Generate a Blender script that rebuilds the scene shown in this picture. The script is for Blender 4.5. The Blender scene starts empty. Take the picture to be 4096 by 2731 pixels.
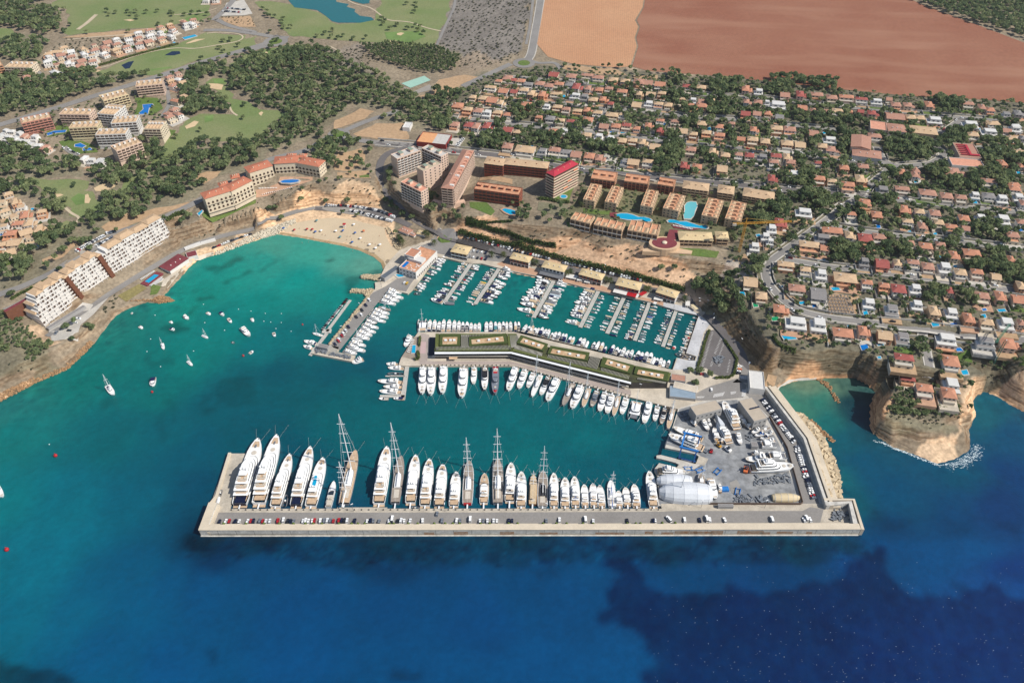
import bpy,math,random,bisect
import numpy as np
from mathutils import Vector,geometry as mgeo
rad=math.radians
SC=bpy.context.scene
CAM_H,PITCH,FPX,CX,CY=465.0,rad(42),3150.0,2048.0,1365.5
cam=bpy.data.cameras.new('camera');cam.sensor_fit='HORIZONTAL';cam.sensor_width=36
cam.lens=36*FPX/4096;cam.clip_start=5;cam.clip_end=9000
co=bpy.data.objects.new('camera',cam);SC.collection.objects.link(co)
co.location=(0,0,CAM_H);co.rotation_euler=(math.pi/2-PITCH,0,0);SC.camera=co
SUN_EL,SUN_AZ=46.0,-20.0
wd=bpy.data.worlds.new('World');SC.world=wd;wd.use_nodes=True
nt=wd.node_tree;sky=nt.nodes.new('ShaderNodeTexSky');sky.sky_type='NISHITA';sky.sun_disc=False
sky.sun_elevation=rad(SUN_EL);sky.sun_rotation=rad(90-SUN_AZ);sky.altitude=100
nt.links.new(sky.outputs[0],nt.nodes['Background'].inputs[0]);nt.nodes['Background'].inputs[1].default_value=0.09
sl=bpy.data.lights.new('sun','SUN');sl.energy=4.3;sl.angle=rad(0.5);sl.color=(1,.95,.86)
so=bpy.data.objects.new('sun',sl);SC.collection.objects.link(so)
sd=Vector((math.cos(rad(SUN_AZ))*math.cos(rad(SUN_EL)),math.sin(rad(SUN_AZ))*math.cos(rad(SUN_EL)),math.sin(rad(SUN_EL))))
so.rotation_euler=sd.to_track_quat('Z','Y').to_euler();so.location=(300,300,900)
vs=SC.view_settings;vs.view_transform='Standard';vs.look='None';vs.exposure=0.32;vs.gamma=1
SC.cycles.max_bounces=4;SC.cycles.diffuse_bounces=2;SC.cycles.glossy_bounces=2;SC.cycles.transmission_bounces=2
SC.cycles.use_denoising=True
rnd=random.Random(7)
TL=dict(A=(0,0,.43554),B=(1024,0,.43554),C=(2048,0,.43554),D=(3072,0,.43554),E=(0,683,.43554),F=(1024,683,.43554),
  G=(2048,683,.43554),H=(3072,683,.43554),I=(0,1366,.43537),J=(700,1650,.43537),K=(1650,1650,.43537),L=(2500,1500,.44638),
  M=(3072,1250,.43537),N=(1500,1200,.43537),O=(0,2048,.87075),Q=(2048,2048,.87075),a=(1650,1000,.22321),b=(2050,1080,.22321),
  c=(2400,1150,.22321),d=(1200,1100,.22321),e=(2550,1180,.22321),f=(2600,1580,.30612),g=(2150,560,.22321),h=(1550,540,.22321),
  R=(3500,440,.4464),Z=(0,0,1.7415),P=(0,0,1.0))
cp,sp=math.cos(PITCH),math.sin(PITCH)
def ray(px,py):
    u=(px-CX)/FPX;v=(CY-py)/FPX
    return u,cp+v*sp,-sp+v*cp
HORIZ=CY-FPX*math.tan(PITCH)
def pxm(y,z=25):return(y-HORIZ)*math.cos(PITCH)/(CAM_H-z)
def W(p,z=0.0):
    r=ray(*p);t=(z-CAM_H)/r[2]
    return(r[0]*t,r[1]*t)
def proj(x,y,z):
    dz=z-CAM_H;d=y*cp-dz*sp;v=y*sp+dz*cp
    return CX+FPX*x/d,CY-FPX*v/d
def px(t,x,y):
    o=TL[t];return(o[0]+x*o[2],o[1]+y*o[2])
def pl(s):
    "'A 1 2 3 4 B 5 6' -> picture points; a letter switches the tile"
    out=[];t='P';q=[]
    for w in s.split():
        if w[0].isalpha():t=w
        else:
            q.append(float(w))
            if len(q)==2:out.append(px(t,*q));q=[]
    return out
def pl3(s):
    out=[];t='P';q=[]
    for w in s.split():
        if w[0].isalpha():t=w
        else:
            q.append(float(w))
            if len(q)==3:out.append((px(t,q[0],q[1]),q[2]));q=[]
    return out
COAST=pl('''P -400 1750 I -250 640 0 540 190 440 330 370 480 310 600 260 680 180 790 80 870 10 E 940 1480 1000 1400 1060 1330 1150 1280 1240 1240
 1350 1205 1460 1215 1610 1195 1560 1160 1500 1150 1560 1080 1650 990 1740 880 1800 830 1900 790 2040 750 2200 690 2351 640 F 110 600 200 582
 400 612 600 652 800 690 950 732 1080 790 1150 850 1168 905 1190 960 1230 1000 1300 960 1480 980 1560 830 1660 765 1900 820 2150 880 2351 900
 G 0 940 230 985 800 1110 1280 1215 1500 1270 1720 1330 1700 1400 1600 1568 L 420 60 350 330 1330 300 M -160 620 -60 900 60 745 110 680 240 625 440 605 560 600 660 588
 780 585 900 640 1000 730 945 860 950 1050 1000 1130 1150 1230 1380 1310 1550 1385 1700 1345 1850 1265 1850 1150 1840 1060 1905 940 1870 840 1900 760
 1980 720 2100 760 2240 850 2352 900 2700 1100 3300 1400''')
LINES='''E 430 1450 6 700 1290 6 1000 1130 6 1300 930 6 1640 700 6 2000 570 6 2351 475 5 F 200 400 5 540 340 5 640 350 4.5 860 380 4.2 1200 440 4 1400 505 4
I 0 300 11 200 180 13 480 60 11 E 700 1500 9 900 1300 7 1090 1110 6
I 0 430 5 250 340 4 450 240 4 620 160 4 700 60 4 E 920 1400 3 1080 1260 3 1300 1170 3 1450 1150 3 1620 960 2.5 1800 790 3 2040 700 3.5 2351 580 3.5 F 200 500 3.5 400 470 3.5 700 440 3.6 1000 480 3.5 1230 540 3.2
F 200 560 1.2 600 610 1.2 950 690 1.2 1180 800 1.2 1230 880 1.5
E 1640 640 7 2000 540 7 2351 425 7 F 200 370 7 500 312 7 700 312 6.5 950 322 6 1150 350 5.5 1270 420 5
E 1600 560 14 1900 500 15 2351 390 16 F 250 280 14 500 220 15 800 230 15 1100 240 15
E 1560 505 22 1850 445 23 2100 392 23 2351 322 23 F 200 235 23 370 190 23 500 92 24 700 92 24 1000 105 24 1090 90 23
F 1110 30 22 1150 130 16 1200 230 12 1290 330 8 1400 410 6 1540 500 4
F 1240 30 24 1290 170 23 1330 235 22 1590 365 20 1640 300 24
F 1560 480 5 1640 400 10 1700 470 9 1900 520 12
F 1910 350 23 1925 425 21 2351 445 23 G 0 485 24 440 512 25 640 532 25 800 562 25 1200 650 24 1215 715 23 1540 775 23 1900 850 21 2060 930 18
F 1920 500 13 2351 605 13 G 0 600 13 400 690 13 640 640 16
F 1660 575 4.5 1850 615 4.5 2351 725 4.5 G 0 700 4.5 300 795 4.5 600 875 4.5 1000 965 4.5 1500 1095 4.5 1600 1118 5
G 440 720 10 640 690 14 1000 850 11 1300 970 9 1560 1075 7
G 1200 800 16 1600 900 15 1900 960 12
F 1650 620 3 2351 800 3 G 0 800 3 600 930 3 1200 1070 3 1520 1140 3
e 950 30 4 1280 290 4 1600 640 4 1900 960 4 2130 1290 4 2240 1420 4
e 1300 60 9 1560 330 10 1800 600 11 2000 800 10 2200 1100 8
G 2080 1000 22 2060 1090 23 2110 1190 23 M 0 280 23 100 330 23 300 352 23 580 340 24 800 365 25 960 405 25 1080 545 25 1160 700 24 1050 880 20 1040 940 17 1120 1000 14 1300 1060 11 1480 1100 10 1600 1060 10 1750 1000 10 1870 950 11 1830 850 16 1800 790 19 1870 690 19 1900 600 19 2050 575 19 2352 610 19 2700 640 20
M 100 470 9 200 580 3 450 592 2.5
M 150 420 16 400 440 17 520 470 18 700 500 19
M 1200 1120 6 1450 1190 5 1650 1180 5 1800 1180 4
E 0 1250 20 100 1150 22 480 955 24 700 760 25 1050 575 25 1400 490 25 1800 300 25 2000 180 26 2351 20 27
E 330 1300 14 500 1120 21
M 0 100 25 1000 80 26 2352 230 26 3000 300 27
H 0 840 26 500 480 28 930 130 29 2351 380 29 3200 400 29
B 90 1470 27 700 1240 28 1500 1330 28 2351 1430 28
C 0 900 32 1500 1050 32 2351 1100 32 D 1000 1000 33 2351 1110 33 3400 1150 33
A -600 1200 34 0 1100 34 1200 780 34 2351 430 35
A -900 -60 42 0 0 42 2351 0 42 B 2351 0 42 C 2351 0 43 D 2351 0 44 3400 0 44
P -1500 -500 60 2048 -500 60 5600 -500 60'''
TL_lines=[pl3(l)for l in LINES.split('\n')]
def dense(lo,hi,mid0,mid1,fine,coarse):
    a=list(np.arange(mid0,mid1+fine*.5,fine));v=mid0;L=[]
    s=fine
    while v>lo:s=min(coarse,s*1.12);v-=s;L.append(v)
    R=[];v=a[-1];s=fine
    while v<hi:s=min(coarse,s*1.08);v+=s;R.append(v)
    return np.array(L[::-1]+a+R)
XS=dense(-1500,1500,-520,540,2.4,9.0);YS=dense(180,2700,300,740,2.4,9.0)
NX,NY=len(XS),len(YS)
GX,GY=np.meshgrid(XS,YS)
def poly_mask(poly,X,Y):
    m=np.zeros(X.shape,bool);n=len(poly);j=n-1
    for i in range(n):
        xi,yi=poly[i];xj,yj=poly[j]
        if yi!=yj:
            c=((yi>Y)!=(yj>Y))&(X<(xj-xi)*(Y-yi)/(yj-yi)+xi);m^=c
        j=i
    return m
def inpoly(p,poly):
    x,y=p;r=False;j=len(poly)-1
    for i in range(len(poly)):
        xi,yi=poly[i];xj,yj=poly[j]
        if(yi>y)!=(yj>y)and x<(xj-xi)*(y-yi)/(yj-yi)+xi:r=not r
        j=i
    return r
def build_height():
    V=[];E=[]
    def add(line):
        i0=len(V)
        for(p,z)in line:
            w=W(p,z);V.append((w[0],w[1],z))
        E.extend((i,i+1)for i in range(i0,len(V)-1))
    add([(p,.3)for p in COAST])
    for l in TL_lines:add(l)
    for c in((-1600,100,0),(1600,100,0),(-1600,2800,70),(1600,2800,70),(-1600,900,40),(1600,900,30)):V.append(c)
    vs_,es_,fs_,ov,_,_=mgeo.delaunay_2d_cdt([Vector(v[:2])for v in V],E,[],0,1e-4)
    z=[]
    for k,o in enumerate(ov):
        if o:z.append(V[o[0]][2])
        else:
            q=min(V,key=lambda a:(a[0]-vs_[k].x)**2+(a[1]-vs_[k].y)**2);z.append(q[2])
    Hh=np.zeros((NY,NX))
    for f in fs_:
        (x0,y0),(x1,y1),(x2,y2)=[vs_[i]for i in f];z0,z1,z2=[z[i]for i in f]
        ia,ib=np.searchsorted(XS,min(x0,x1,x2)),np.searchsorted(XS,max(x0,x1,x2),'right')
        ja,jb=np.searchsorted(YS,min(y0,y1,y2)),np.searchsorted(YS,max(y0,y1,y2),'right')
        if ia>=ib or ja>=jb:continue
        X=GX[ja:jb,ia:ib];Y=GY[ja:jb,ia:ib]
        d=(y1-y2)*(x0-x2)+(x2-x1)*(y0-y2)
        if abs(d)<1e-9:continue
        a=((y1-y2)*(X-x2)+(x2-x1)*(Y-y2))/d;b=((y2-y0)*(X-x2)+(x0-x2)*(Y-y2))/d;c=1-a-b
        m=(a>=-1e-6)&(b>=-1e-6)&(c>=-1e-6)
        Hh[ja:jb,ia:ib][m]=(a*z0+b*z1+c*z2)[m]
    cw=[W(p,0)for p in COAST]
    sea=cw+[(1600,300),(1600,-200),(-1600,-200),(-1600,250)]
    ms=poly_mask(sea,GX,GY)
    D=np.full(GX.shape,1e9)
    for(ax,ay),(bx,by)in zip(cw,cw[1:]):
        m=(GX>min(ax,bx)-30)&(GX<max(ax,bx)+30)&(GY>min(ay,by)-30)&(GY<max(ay,by)+30)
        if not m.any():continue
        dx,dy=bx-ax,by-ay;L2=dx*dx+dy*dy+1e-9
        t=np.clip(((GX[m]-ax)*dx+(GY[m]-ay)*dy)/L2,0,1)
        D[m]=np.minimum(D[m],np.hypot(GX[m]-ax-t*dx,GY[m]-ay-t*dy))
    Hh[ms]=-np.minimum(5,.35*D[ms])
    return Hh,sea,ms
HG,SEA,SEAM=build_height()
for s,z in(('F 1180 930 1330 720 1640 620 2351 790 G 0 830 600 950 1200 1090 1560 1170 1740 1250 e 1300 500 1700 900 1880 1200 1900 1568 L 1100 130 1330 280 300 330 400 60 e 600 1330 1050 380 G 1280 1195 800 1080 0 910 F 2150 850 1640 760 1400 1000 1200 980',1.2),):
    po=[W(p,2)for p in pl(s)];m=poly_mask(po,GX,GY)&~SEAM;HG[m]=np.minimum(HG[m],z)
def vnoise(X,Y,sc,seed):
    "value noise on numpy arrays, -1..1"
    x=X/sc;y=Y/sc;xi=np.floor(x).astype(np.int64);yi=np.floor(y).astype(np.int64);fx=x-xi;fy=y-yi
    fx=fx*fx*(3-2*fx);fy=fy*fy*(3-2*fy)
    def hsh(a,b):
        n=(a*374761393+b*668265263+seed*974634541)&0x7fffffff;n=((n^(n>>13))*1274126177)&0x7fffffff
        return((n^(n>>16))&0xffff)/32767.5-1
    return(hsh(xi,yi)*(1-fx)+hsh(xi+1,yi)*fx)*(1-fy)+(hsh(xi,yi+1)*(1-fx)+hsh(xi+1,yi+1)*fx)*fy
gy_,gx_=np.gradient(HG,YS,XS)
SLOPE=np.hypot(gx_,gy_)
_k=np.clip((SLOPE-.35)/.5,0,1)*(~SEAM)*(HG>1.3)
ROUGH=_k*(vnoise(GX,GY,7,1)*1.1+vnoise(GX,GY,21,2)*1.5+vnoise(GX,GY,3.5,3)*1.3)
HV=HG+np.maximum(ROUGH,-.6*np.maximum(HG,0))
HV+=(~SEAM)*(HG>20)*vnoise(GX,GY,30,5)*0.0
_xs,_ys=list(XS),list(YS)
def hgt(x,y):
    i=min(max(bisect.bisect_right(_xs,x)-1,0),NX-2);j=min(max(bisect.bisect_right(_ys,y)-1,0),NY-2)
    fx=min(max((x-_xs[i])/(_xs[i+1]-_xs[i]),0),1);fy=min(max((y-_ys[j])/(_ys[j+1]-_ys[j]),0),1)
    return(HV[j,i]*(1-fx)+HV[j,i+1]*fx)*(1-fy)+(HV[j+1,i]*(1-fx)+HV[j+1,i+1]*fx)*fy
def G3(p,up=0.0):
    "picture point -> ground point (x, y, z); up = height above ground of the point seen"
    r=ray(*p);lo=0.0;z=25.0
    t0=(70-CAM_H)/r[2];t1=(0-CAM_H)/r[2];n=40;pt=t0
    for k in range(n+1):
        t=t0+(t1-t0)*k/n
        if CAM_H+r[2]*t-up<=max(0,hgt(r[0]*t,r[1]*t)):break
        pt=t
    a,b=pt,t
    for _ in range(14):
        m=(a+b)/2
        if CAM_H+r[2]*m-up<=max(0,hgt(r[0]*m,r[1]*m)):b=m
        else:a=m
    return(r[0]*b,r[1]*b,max(0,hgt(r[0]*b,r[1]*b)))
MATS={}
def mat(name,col,rough=.7,spec=.3,n1=0.0,sc1=1.0,n2=0.0,sc2=10.0,col2=None,metal=0.0,bump=0.0,attr=None,hue=None):
    "principled material, base colour broken up by two scales of object-space noise"
    if name in MATS:return MATS[name]
    m=bpy.data.materials.new(name);m.use_nodes=True;t=m.node_tree;N=t.nodes;Lk=t.links
    b=N['Principled BSDF'];b.inputs['Roughness'].default_value=rough;b.inputs['Metallic'].default_value=metal
    b.inputs['Specular IOR Level'].default_value=spec
    geo=N.new('ShaderNodeNewGeometry');src=None
    rgb=N.new('ShaderNodeRGB');rgb.outputs[0].default_value=(*col,1);src=rgb.outputs[0]
    if attr:
        at=N.new('ShaderNodeAttribute');at.attribute_name=attr;src=at.outputs['Color']
    def mul(src,fac,sc,c2=None):
        nz=N.new('ShaderNodeTexNoise');nz.inputs['Scale'].default_value=sc;nz.inputs['Detail'].default_value=4
        Lk.new(geo.outputs['Position'],nz.inputs['Vector'])
        mr=N.new('ShaderNodeMapRange');Lk.new(nz.outputs[0],mr.inputs[0])
        mr.inputs[1].default_value=.3;mr.inputs[2].default_value=.7
        mx=N.new('ShaderNodeMix');mx.data_type='RGBA'
        if c2 is not None:
            mr.inputs[3].default_value=0;mr.inputs[4].default_value=fac
            Lk.new(mr.outputs[0],mx.inputs[0]);Lk.new(src,mx.inputs[6]);mx.inputs[7].default_value=(*c2,1)
        else:
            mx.blend_type='MULTIPLY';mx.inputs[0].default_value=1
            mr.inputs[3].default_value=1-fac;mr.inputs[4].default_value=1+fac
            Lk.new(src,mx.inputs[6]);Lk.new(mr.outputs[0],mx.inputs[7])
        return mx.outputs[2]
    if n1:src=mul(src,n1,sc1,col2)
    if n2:src=mul(src,n2,sc2)
    Lk.new(src,b.inputs['Base Color'])
    if bump:
        nz=N.new('ShaderNodeTexNoise');nz.inputs['Scale'].default_value=sc2;nz.inputs['Detail'].default_value=3
        Lk.new(geo.outputs['Position'],nz.inputs['Vector'])
        bp=N.new('ShaderNodeBump');bp.inputs['Strength'].default_value=bump;bp.inputs['Distance'].default_value=.3
        Lk.new(nz.outputs[0],bp.inputs['Height']);Lk.new(bp.outputs[0],b.inputs['Normal'])
    MATS[name]=m;return m
def ad(b,n,m,*a,**k):return newobj(n,b.mesh(n,m),*a,**k)
class MB:
    def __init__(s):s.v=[];s.f=[]
    def quad(s,a,b,c,d):
        n=len(s.v);s.v+=[a,b,c,d];s.f.append((n,n+1,n+2,n+3))
    def prism(s,poly,z0,z1,top=None,bottom=False):
        n=len(s.v);k=len(poly);t=top or poly
        s.v+=[(x,y,z0)for x,y in poly]+[(x,y,z1)for x,y in t]
        for i in range(k):s.f.append((n+i,n+(i+1)%k,n+k+(i+1)%k,n+k+i))
        s.f.append(tuple(range(n+k,n+2*k)))
        if bottom:s.f.append(tuple(range(n+k-1,n-1,-1)))
        return s
    def box(s,x0,x1,y0,y1,z0,z1):
        return s.prism([(x0,y0),(x1,y0),(x1,y1),(x0,y1)],z0,z1,bottom=True)
    def hip(s,x0,x1,y0,y1,z0,h,ov=.4,ridge=.35):
        x0-=ov;x1+=ov;y0-=ov;y1+=ov;n=len(s.v)
        if x1-x0>=y1-y0:
            r=(y1-y0)*ridge if ridge else 0;ym=(y0+y1)/2;R=[(x0+r,ym,z0+h),(x1-r,ym,z0+h)]
            s.v+=[(x0,y0,z0),(x1,y0,z0),(x1,y1,z0),(x0,y1,z0)]+R
            s.f+=[(n,n+1,n+5,n+4),(n+1,n+2,n+5),(n+2,n+3,n+4,n+5),(n+3,n,n+4),(n+3,n+2,n+1,n)]
        else:
            r=(x1-x0)*ridge;xm=(x0+x1)/2
            s.v+=[(x0,y0,z0),(x1,y0,z0),(x1,y1,z0),(x0,y1,z0),(xm,y0+r,z0+h),(xm,y1-r,z0+h)]
            s.f+=[(n,n+1,n+4),(n+1,n+2,n+5,n+4),(n+2,n+3,n+5),(n+3,n,n+4,n+5),(n+3,n+2,n+1,n)]
        return s
    def tube(s,p,q,r0,r1=None,k=6):
        r1=r0 if r1 is None else r1;p=Vector(p);q=Vector(q);d=(q-p).normalized()
        a=d.orthogonal().normalized();b=d.cross(a);n=len(s.v)
        for c,r in((p,r0),(q,r1)):
            for i in range(k):
                t=2*math.pi*i/k;s.v.append(tuple(c+a*math.cos(t)*r+b*math.sin(t)*r))
        for i in range(k):s.f.append((n+i,n+(i+1)%k,n+k+(i+1)%k,n+k+i))
        s.f.append(tuple(range(n+k,n+2*k)));s.f.append(tuple(range(n+k-1,n-1,-1)))
        return s
    def ball(s,c,rx,ry,rz,k=8,j=5):
        n=len(s.v);cx,cy,cz=c
        for jj in range(j+1):
            ph=math.pi*jj/j
            for i in range(k):
                t=2*math.pi*i/k;s.v.append((cx+rx*math.sin(ph)*math.cos(t),cy+ry*math.sin(ph)*math.sin(t),cz-rz*math.cos(ph)))
        for jj in range(j):
            for i in range(k):s.f.append((n+jj*k+i,n+jj*k+(i+1)%k,n+(jj+1)*k+(i+1)%k,n+(jj+1)*k+i))
        return s
    def mesh(s,name,m,smooth=False):
        me=bpy.data.meshes.new(name);me.from_pydata([tuple(v)for v in s.v],[],s.f);me.materials.append(m)
        if smooth:me.polygons.foreach_set('use_smooth',[True]*len(me.polygons))
        return me
LINK=SC.collection.objects.link
def newobj(name,data,parent=None,loc=(0,0,0),rz=0.0,sc=(1,1,1),m=None):
    o=bpy.data.objects.new(name,data);LINK(o);o.location=loc
    if rz:o.rotation_euler=(0,0,rz)
    if sc!=(1,1,1):o.scale=sc
    if parent:o.parent=parent
    if m is not None and data is not None:
        o.material_slots[0].link='OBJECT';o.material_slots[0].material=m
    return o
LABELS={}
def tag(o,label,cat,group=None):
    n=LABELS.get(label,0);LABELS[label]=n+1
    o['label']=label;o['category']=cat
    if group:o['group']=group
    return o
def thing(name,label,cat,loc=(0,0,0),rz=0.0,group=None,sc=(1,1,1)):
    return tag(newobj(name,None,None,loc,rz,sc),label,cat,group)
def struct(name,mb,m,smooth=False):
    o=newobj(name,mb.mesh(name,m,smooth));o['kind']='structure';return o
def ordn(n):
    w=['first','second','third','fourth','fifth','sixth','seventh','eighth','ninth','tenth','eleventh','twelfth']
    if n<=12:return w[n-1]
    return f"{n}{'th' if 10 <= n % 100 <= 20 else {1: 'st', 2: 'nd', 3: 'rd'}.get(n % 10, 'th')}"
def place(parts,name,label,cat,loc,rz=0.0,sc=(1,1,1),group=None,mats=None):
    "parts: (part name, mesh, [sub-parts]); copies share mesh data, mats recolours parts by name"
    t=thing(name,label,cat,loc,rz,group,sc)
    for pn,me,*sub in parts:
        c=newobj(pn,me,t,m=(mats or{}).get(pn))
        for sn,sm in(sub[0]if sub else[]):newobj(sn,sm,c,m=(mats or{}).get(sn))
    return t
def grid_mesh(name,xs,ys,Z,keep=None):
    nx,ny=len(xs),len(ys);X,Y=np.meshgrid(xs,ys)
    co_=np.stack([X,Y,Z],-1).reshape(-1,3).astype(np.float32)
    idx=np.arange(nx*ny).reshape(ny,nx)
    q=np.stack([idx[:-1,:-1],idx[:-1,1:],idx[1:,1:],idx[1:,:-1]],-1).reshape(-1,4)
    if keep is not None:
        k=keep.reshape(-1);q=q[k[q].any(1)]
    return raw_mesh(name,co_,q)
def raw_mesh(name,co_,q):
    me=bpy.data.meshes.new(name);n=len(q);k=q.shape[1]
    me.vertices.add(len(co_));me.vertices.foreach_set('co',np.ascontiguousarray(co_,np.float32).ravel())
    me.loops.add(n*k);me.loops.foreach_set('vertex_index',np.ascontiguousarray(q,np.int32).ravel())
    me.polygons.add(n);me.polygons.foreach_set('loop_start',np.arange(0,n*k,k,dtype=np.int32));me.polygons.foreach_set('loop_total',np.full(n,k,np.int32))
    me.update(calc_edges=True);return me
def vcol(me,name,rgb):
    a=me.color_attributes.new(name,'FLOAT_COLOR','POINT')
    c=np.ones((len(me.vertices),4),np.float32);c[:,:3]=rgb;a.data.foreach_set('color',c.ravel())
def smooth(me):me.polygons.foreach_set('use_smooth',np.ones(len(me.polygons),bool))
def drape(name,poly3,m,off=.15,step=10.0,kind='structure',fz=None,warp=0.0):
    "a thin sheet laid on the terrain over a ground polygon"
    P=[];n=len(poly3)
    for i in range(n):
        a=poly3[i];b=poly3[(i+1)%n];k=max(1,int(math.hypot(b[0]-a[0],b[1]-a[1])/step))
        for j in range(k):P.append((a[0]+(b[0]-a[0])*j/k,a[1]+(b[1]-a[1])*j/k))
    if warp:P=[(x+warp*float(vnoise(np.array(x),np.array(y),13,81)),y+warp*float(vnoise(np.array(x),np.array(y),13,82)))for x,y in P]
    nb=len(P);E=[(i,(i+1)%nb)for i in range(nb)]
    x0,x1=min(p[0]for p in P),max(p[0]for p in P);y0,y1=min(p[1]for p in P),max(p[1]for p in P)
    st=max(step,math.sqrt((x1-x0)*(y1-y0)/2500))
    X,Y=np.meshgrid(np.arange(x0+st/2,x1,st),np.arange(y0+st/2,y1,st))
    if X.size:
        mk=poly_mask(P,X,Y);P+=list(zip(X[mk].tolist(),Y[mk].tolist()))
    v,e,f,*_=mgeo.delaunay_2d_cdt([Vector(p)for p in P],E,[list(range(nb))],1,1e-4)
    mb=MB();mb.v=[(p.x,p.y,(fz if fz is not None else hgt(p.x,p.y))+off)for p in v]
    mb.f=[tuple(q)for q in f]
    me=mb.mesh(name,m);o=newobj(name,me)
    if len(me.polygons)and me.polygons[0].normal.z<0:me.flip_normals()
    o['kind']=kind;return o
def gp(s,up=0.0):return[G3(p,up)for p in pl(s)]
def ribbon(name,pts,width,m,off=.2,kind='structure',taper=None):
    "a road along ground points"
    D=[]
    for a,b in zip(pts,pts[1:]):
        k=max(1,int(math.hypot(b[0]-a[0],b[1]-a[1])/6))
        D+=[(a[0]+(b[0]-a[0])*j/k,a[1]+(b[1]-a[1])*j/k)for j in range(k)]
    D.append(pts[-1][:2])
    for _ in range(3):
        D=[D[0]]+[((D[i-1][0]+2*D[i][0]+D[i+1][0])/4,(D[i-1][1]+2*D[i][1]+D[i+1][1])/4)for i in range(1,len(D)-1)]+[D[-1]]
    mb=MB()
    for i,p in enumerate(D):
        a=D[max(0,i-1)];b=D[min(len(D)-1,i+1)];dx,dy=b[0]-a[0],b[1]-a[1];l=math.hypot(dx,dy)+1e-9
        nx,ny=-dy/l,dx/l
        zz=hgt(*p)
        for s in(1,0,-1):
            q=(p[0]+nx*s*width/2,p[1]+ny*s*width/2);mb.v.append((q[0],q[1],max(zz-.6,min(zz+.6,hgt(*q)))+off))
    for i in range(len(D)-1):
        n=i*3;mb.f+=[(n,n+1,n+4,n+3),(n+1,n+2,n+5,n+4)]
    me=mb.mesh(name,m);o=newobj(name,me);o['kind']=kind
    if me.polygons[0].normal.z<0:me.flip_normals()
    return o,D
TONE=.74
def lin(r,g,b,k=None):
    k=k or TONE
    return tuple(k*(c/255/12.92 if c/255<=.04045 else((c/255+.055)/1.055)**2.4)for c in(r,g,b))
GC=np.zeros(GX.shape+(3,));GC[:]=(.235,.19,.135)
def zone(s,col,amt=1.0,warp=8.0):
    po=[W(p,30)[:2]for p in pl(s)]
    wx=GX+vnoise(GX,GY,22,11)*warp;wy=GY+vnoise(GX,GY,22,12)*warp
    m=poly_mask(po,wx,wy)[...,None]*amt;GC[:]=GC*(1-m)+np.array(col)*m
WOODS=['A -900 -60 -300 -60 0 20 150 0 420 0 250 90 480 100 600 150 550 300 450 330 250 300 100 260 0 260 -900 300',
 'A -700 330 0 380 200 360 450 400 350 560 400 690 0 520 -700 500',
 'A -500 760 0 720 250 690 480 740 600 640 850 660 900 730 1380 690 1250 735 880 840 500 970 0 1090 -500 1200',
 'A 1730 660 2351 560 B 300 480 500 450 650 470 0 700 0 960 A 2260 860 2100 830 2090 720 1950 700 1850 790 1960 890 2110 950 2130 1050 1990 1050 1850 1030 1700 1100 1740 950 1620 850 1720 760',
 'A -300 1330 0 1330 200 1360 420 1400 560 1510 700 1480 760 1568 E 780 20 520 60 200 70 -300 60',
 'A 1080 1490 1320 1310 1430 1290 1500 1370 1540 1440 1380 1568 E 1240 90 1040 160 780 60 900 -20',
 'A 1650 1420 1900 1290 2000 1330 2351 1290 B 30 1330 30 1500 E 1900 60 1700 90 1400 20 A 1450 1540',
 'B 0 590 350 480 640 450 900 590 1000 650 1200 720 1280 760 1330 830 1450 880 1750 950 1790 1050 1700 1160 1400 1150 1120 1080 1300 1010 1000 980 780 950 850 1040 690 1080 600 1240 430 1280 150 1360 20 1400 0 1300 60 1250 270 1060 200 1000 0 980',
 'B 960 430 1250 415 1650 450 1880 540 1830 650 1680 690 1400 650 1100 550',
 'B 530 1380 740 1380 760 1460 700 1560 600 1568 540 1500','B 560 1240 760 1270 740 1370 560 1340','B 800 1290 940 1300 960 1390 850 1400',
 'E 0 130 250 110 420 190 620 390 600 450 480 400 380 250 0 220','E 990 250 1200 190 1330 60 1450 20 1850 20 1920 130 1790 220 1400 340 1350 440 1080 480 900 550 740 540 770 430 980 360',
 'E 300 560 480 480 740 540 620 680 540 650 380 760 250 720 300 610','E -200 780 0 760 340 750 370 860 260 1000 0 1030 -200 1040','E 480 880 700 750 920 740 900 790 690 880 520 930',
 'E -200 1260 0 1270 200 1350 360 1568 I 540 0 490 40 380 170 330 270 260 190 200 60 0 110 -200 130',
 'G 1620 1090 1760 1010 1900 970 2060 980 2040 1120 2100 1240 2160 1350 2000 1320 1850 1240 1720 1150','G 1640 1090 1750 1010 1900 980 2050 1000 2040 1130 1900 1230 1740 1140','G 2200 820 2330 830 2330 960 2220 1000',
 'e 1340 150 1500 160 1650 420 1560 500 1420 300','e 1700 60 1850 120 1900 300 1700 250 1560 120',
 'M 1080 880 1200 700 1420 820 1520 850 1800 860 1880 930 1700 960 1500 950 1200 960','M 1100 900 1220 720 1400 830 1500 860 1780 880 1720 940 1500 930 1240 950',
 'D 1330 5 1420 45 1750 175 2000 255 2351 365 2900 620 2900 -140 1250 -140 1250 -60',
 'A 1680 880 1860 950 1850 1030 1700 1110','F 1180 40 1240 60 1230 130 1170 110','F 1200 240 1270 240 1330 340 1270 370 1200 330']
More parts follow.
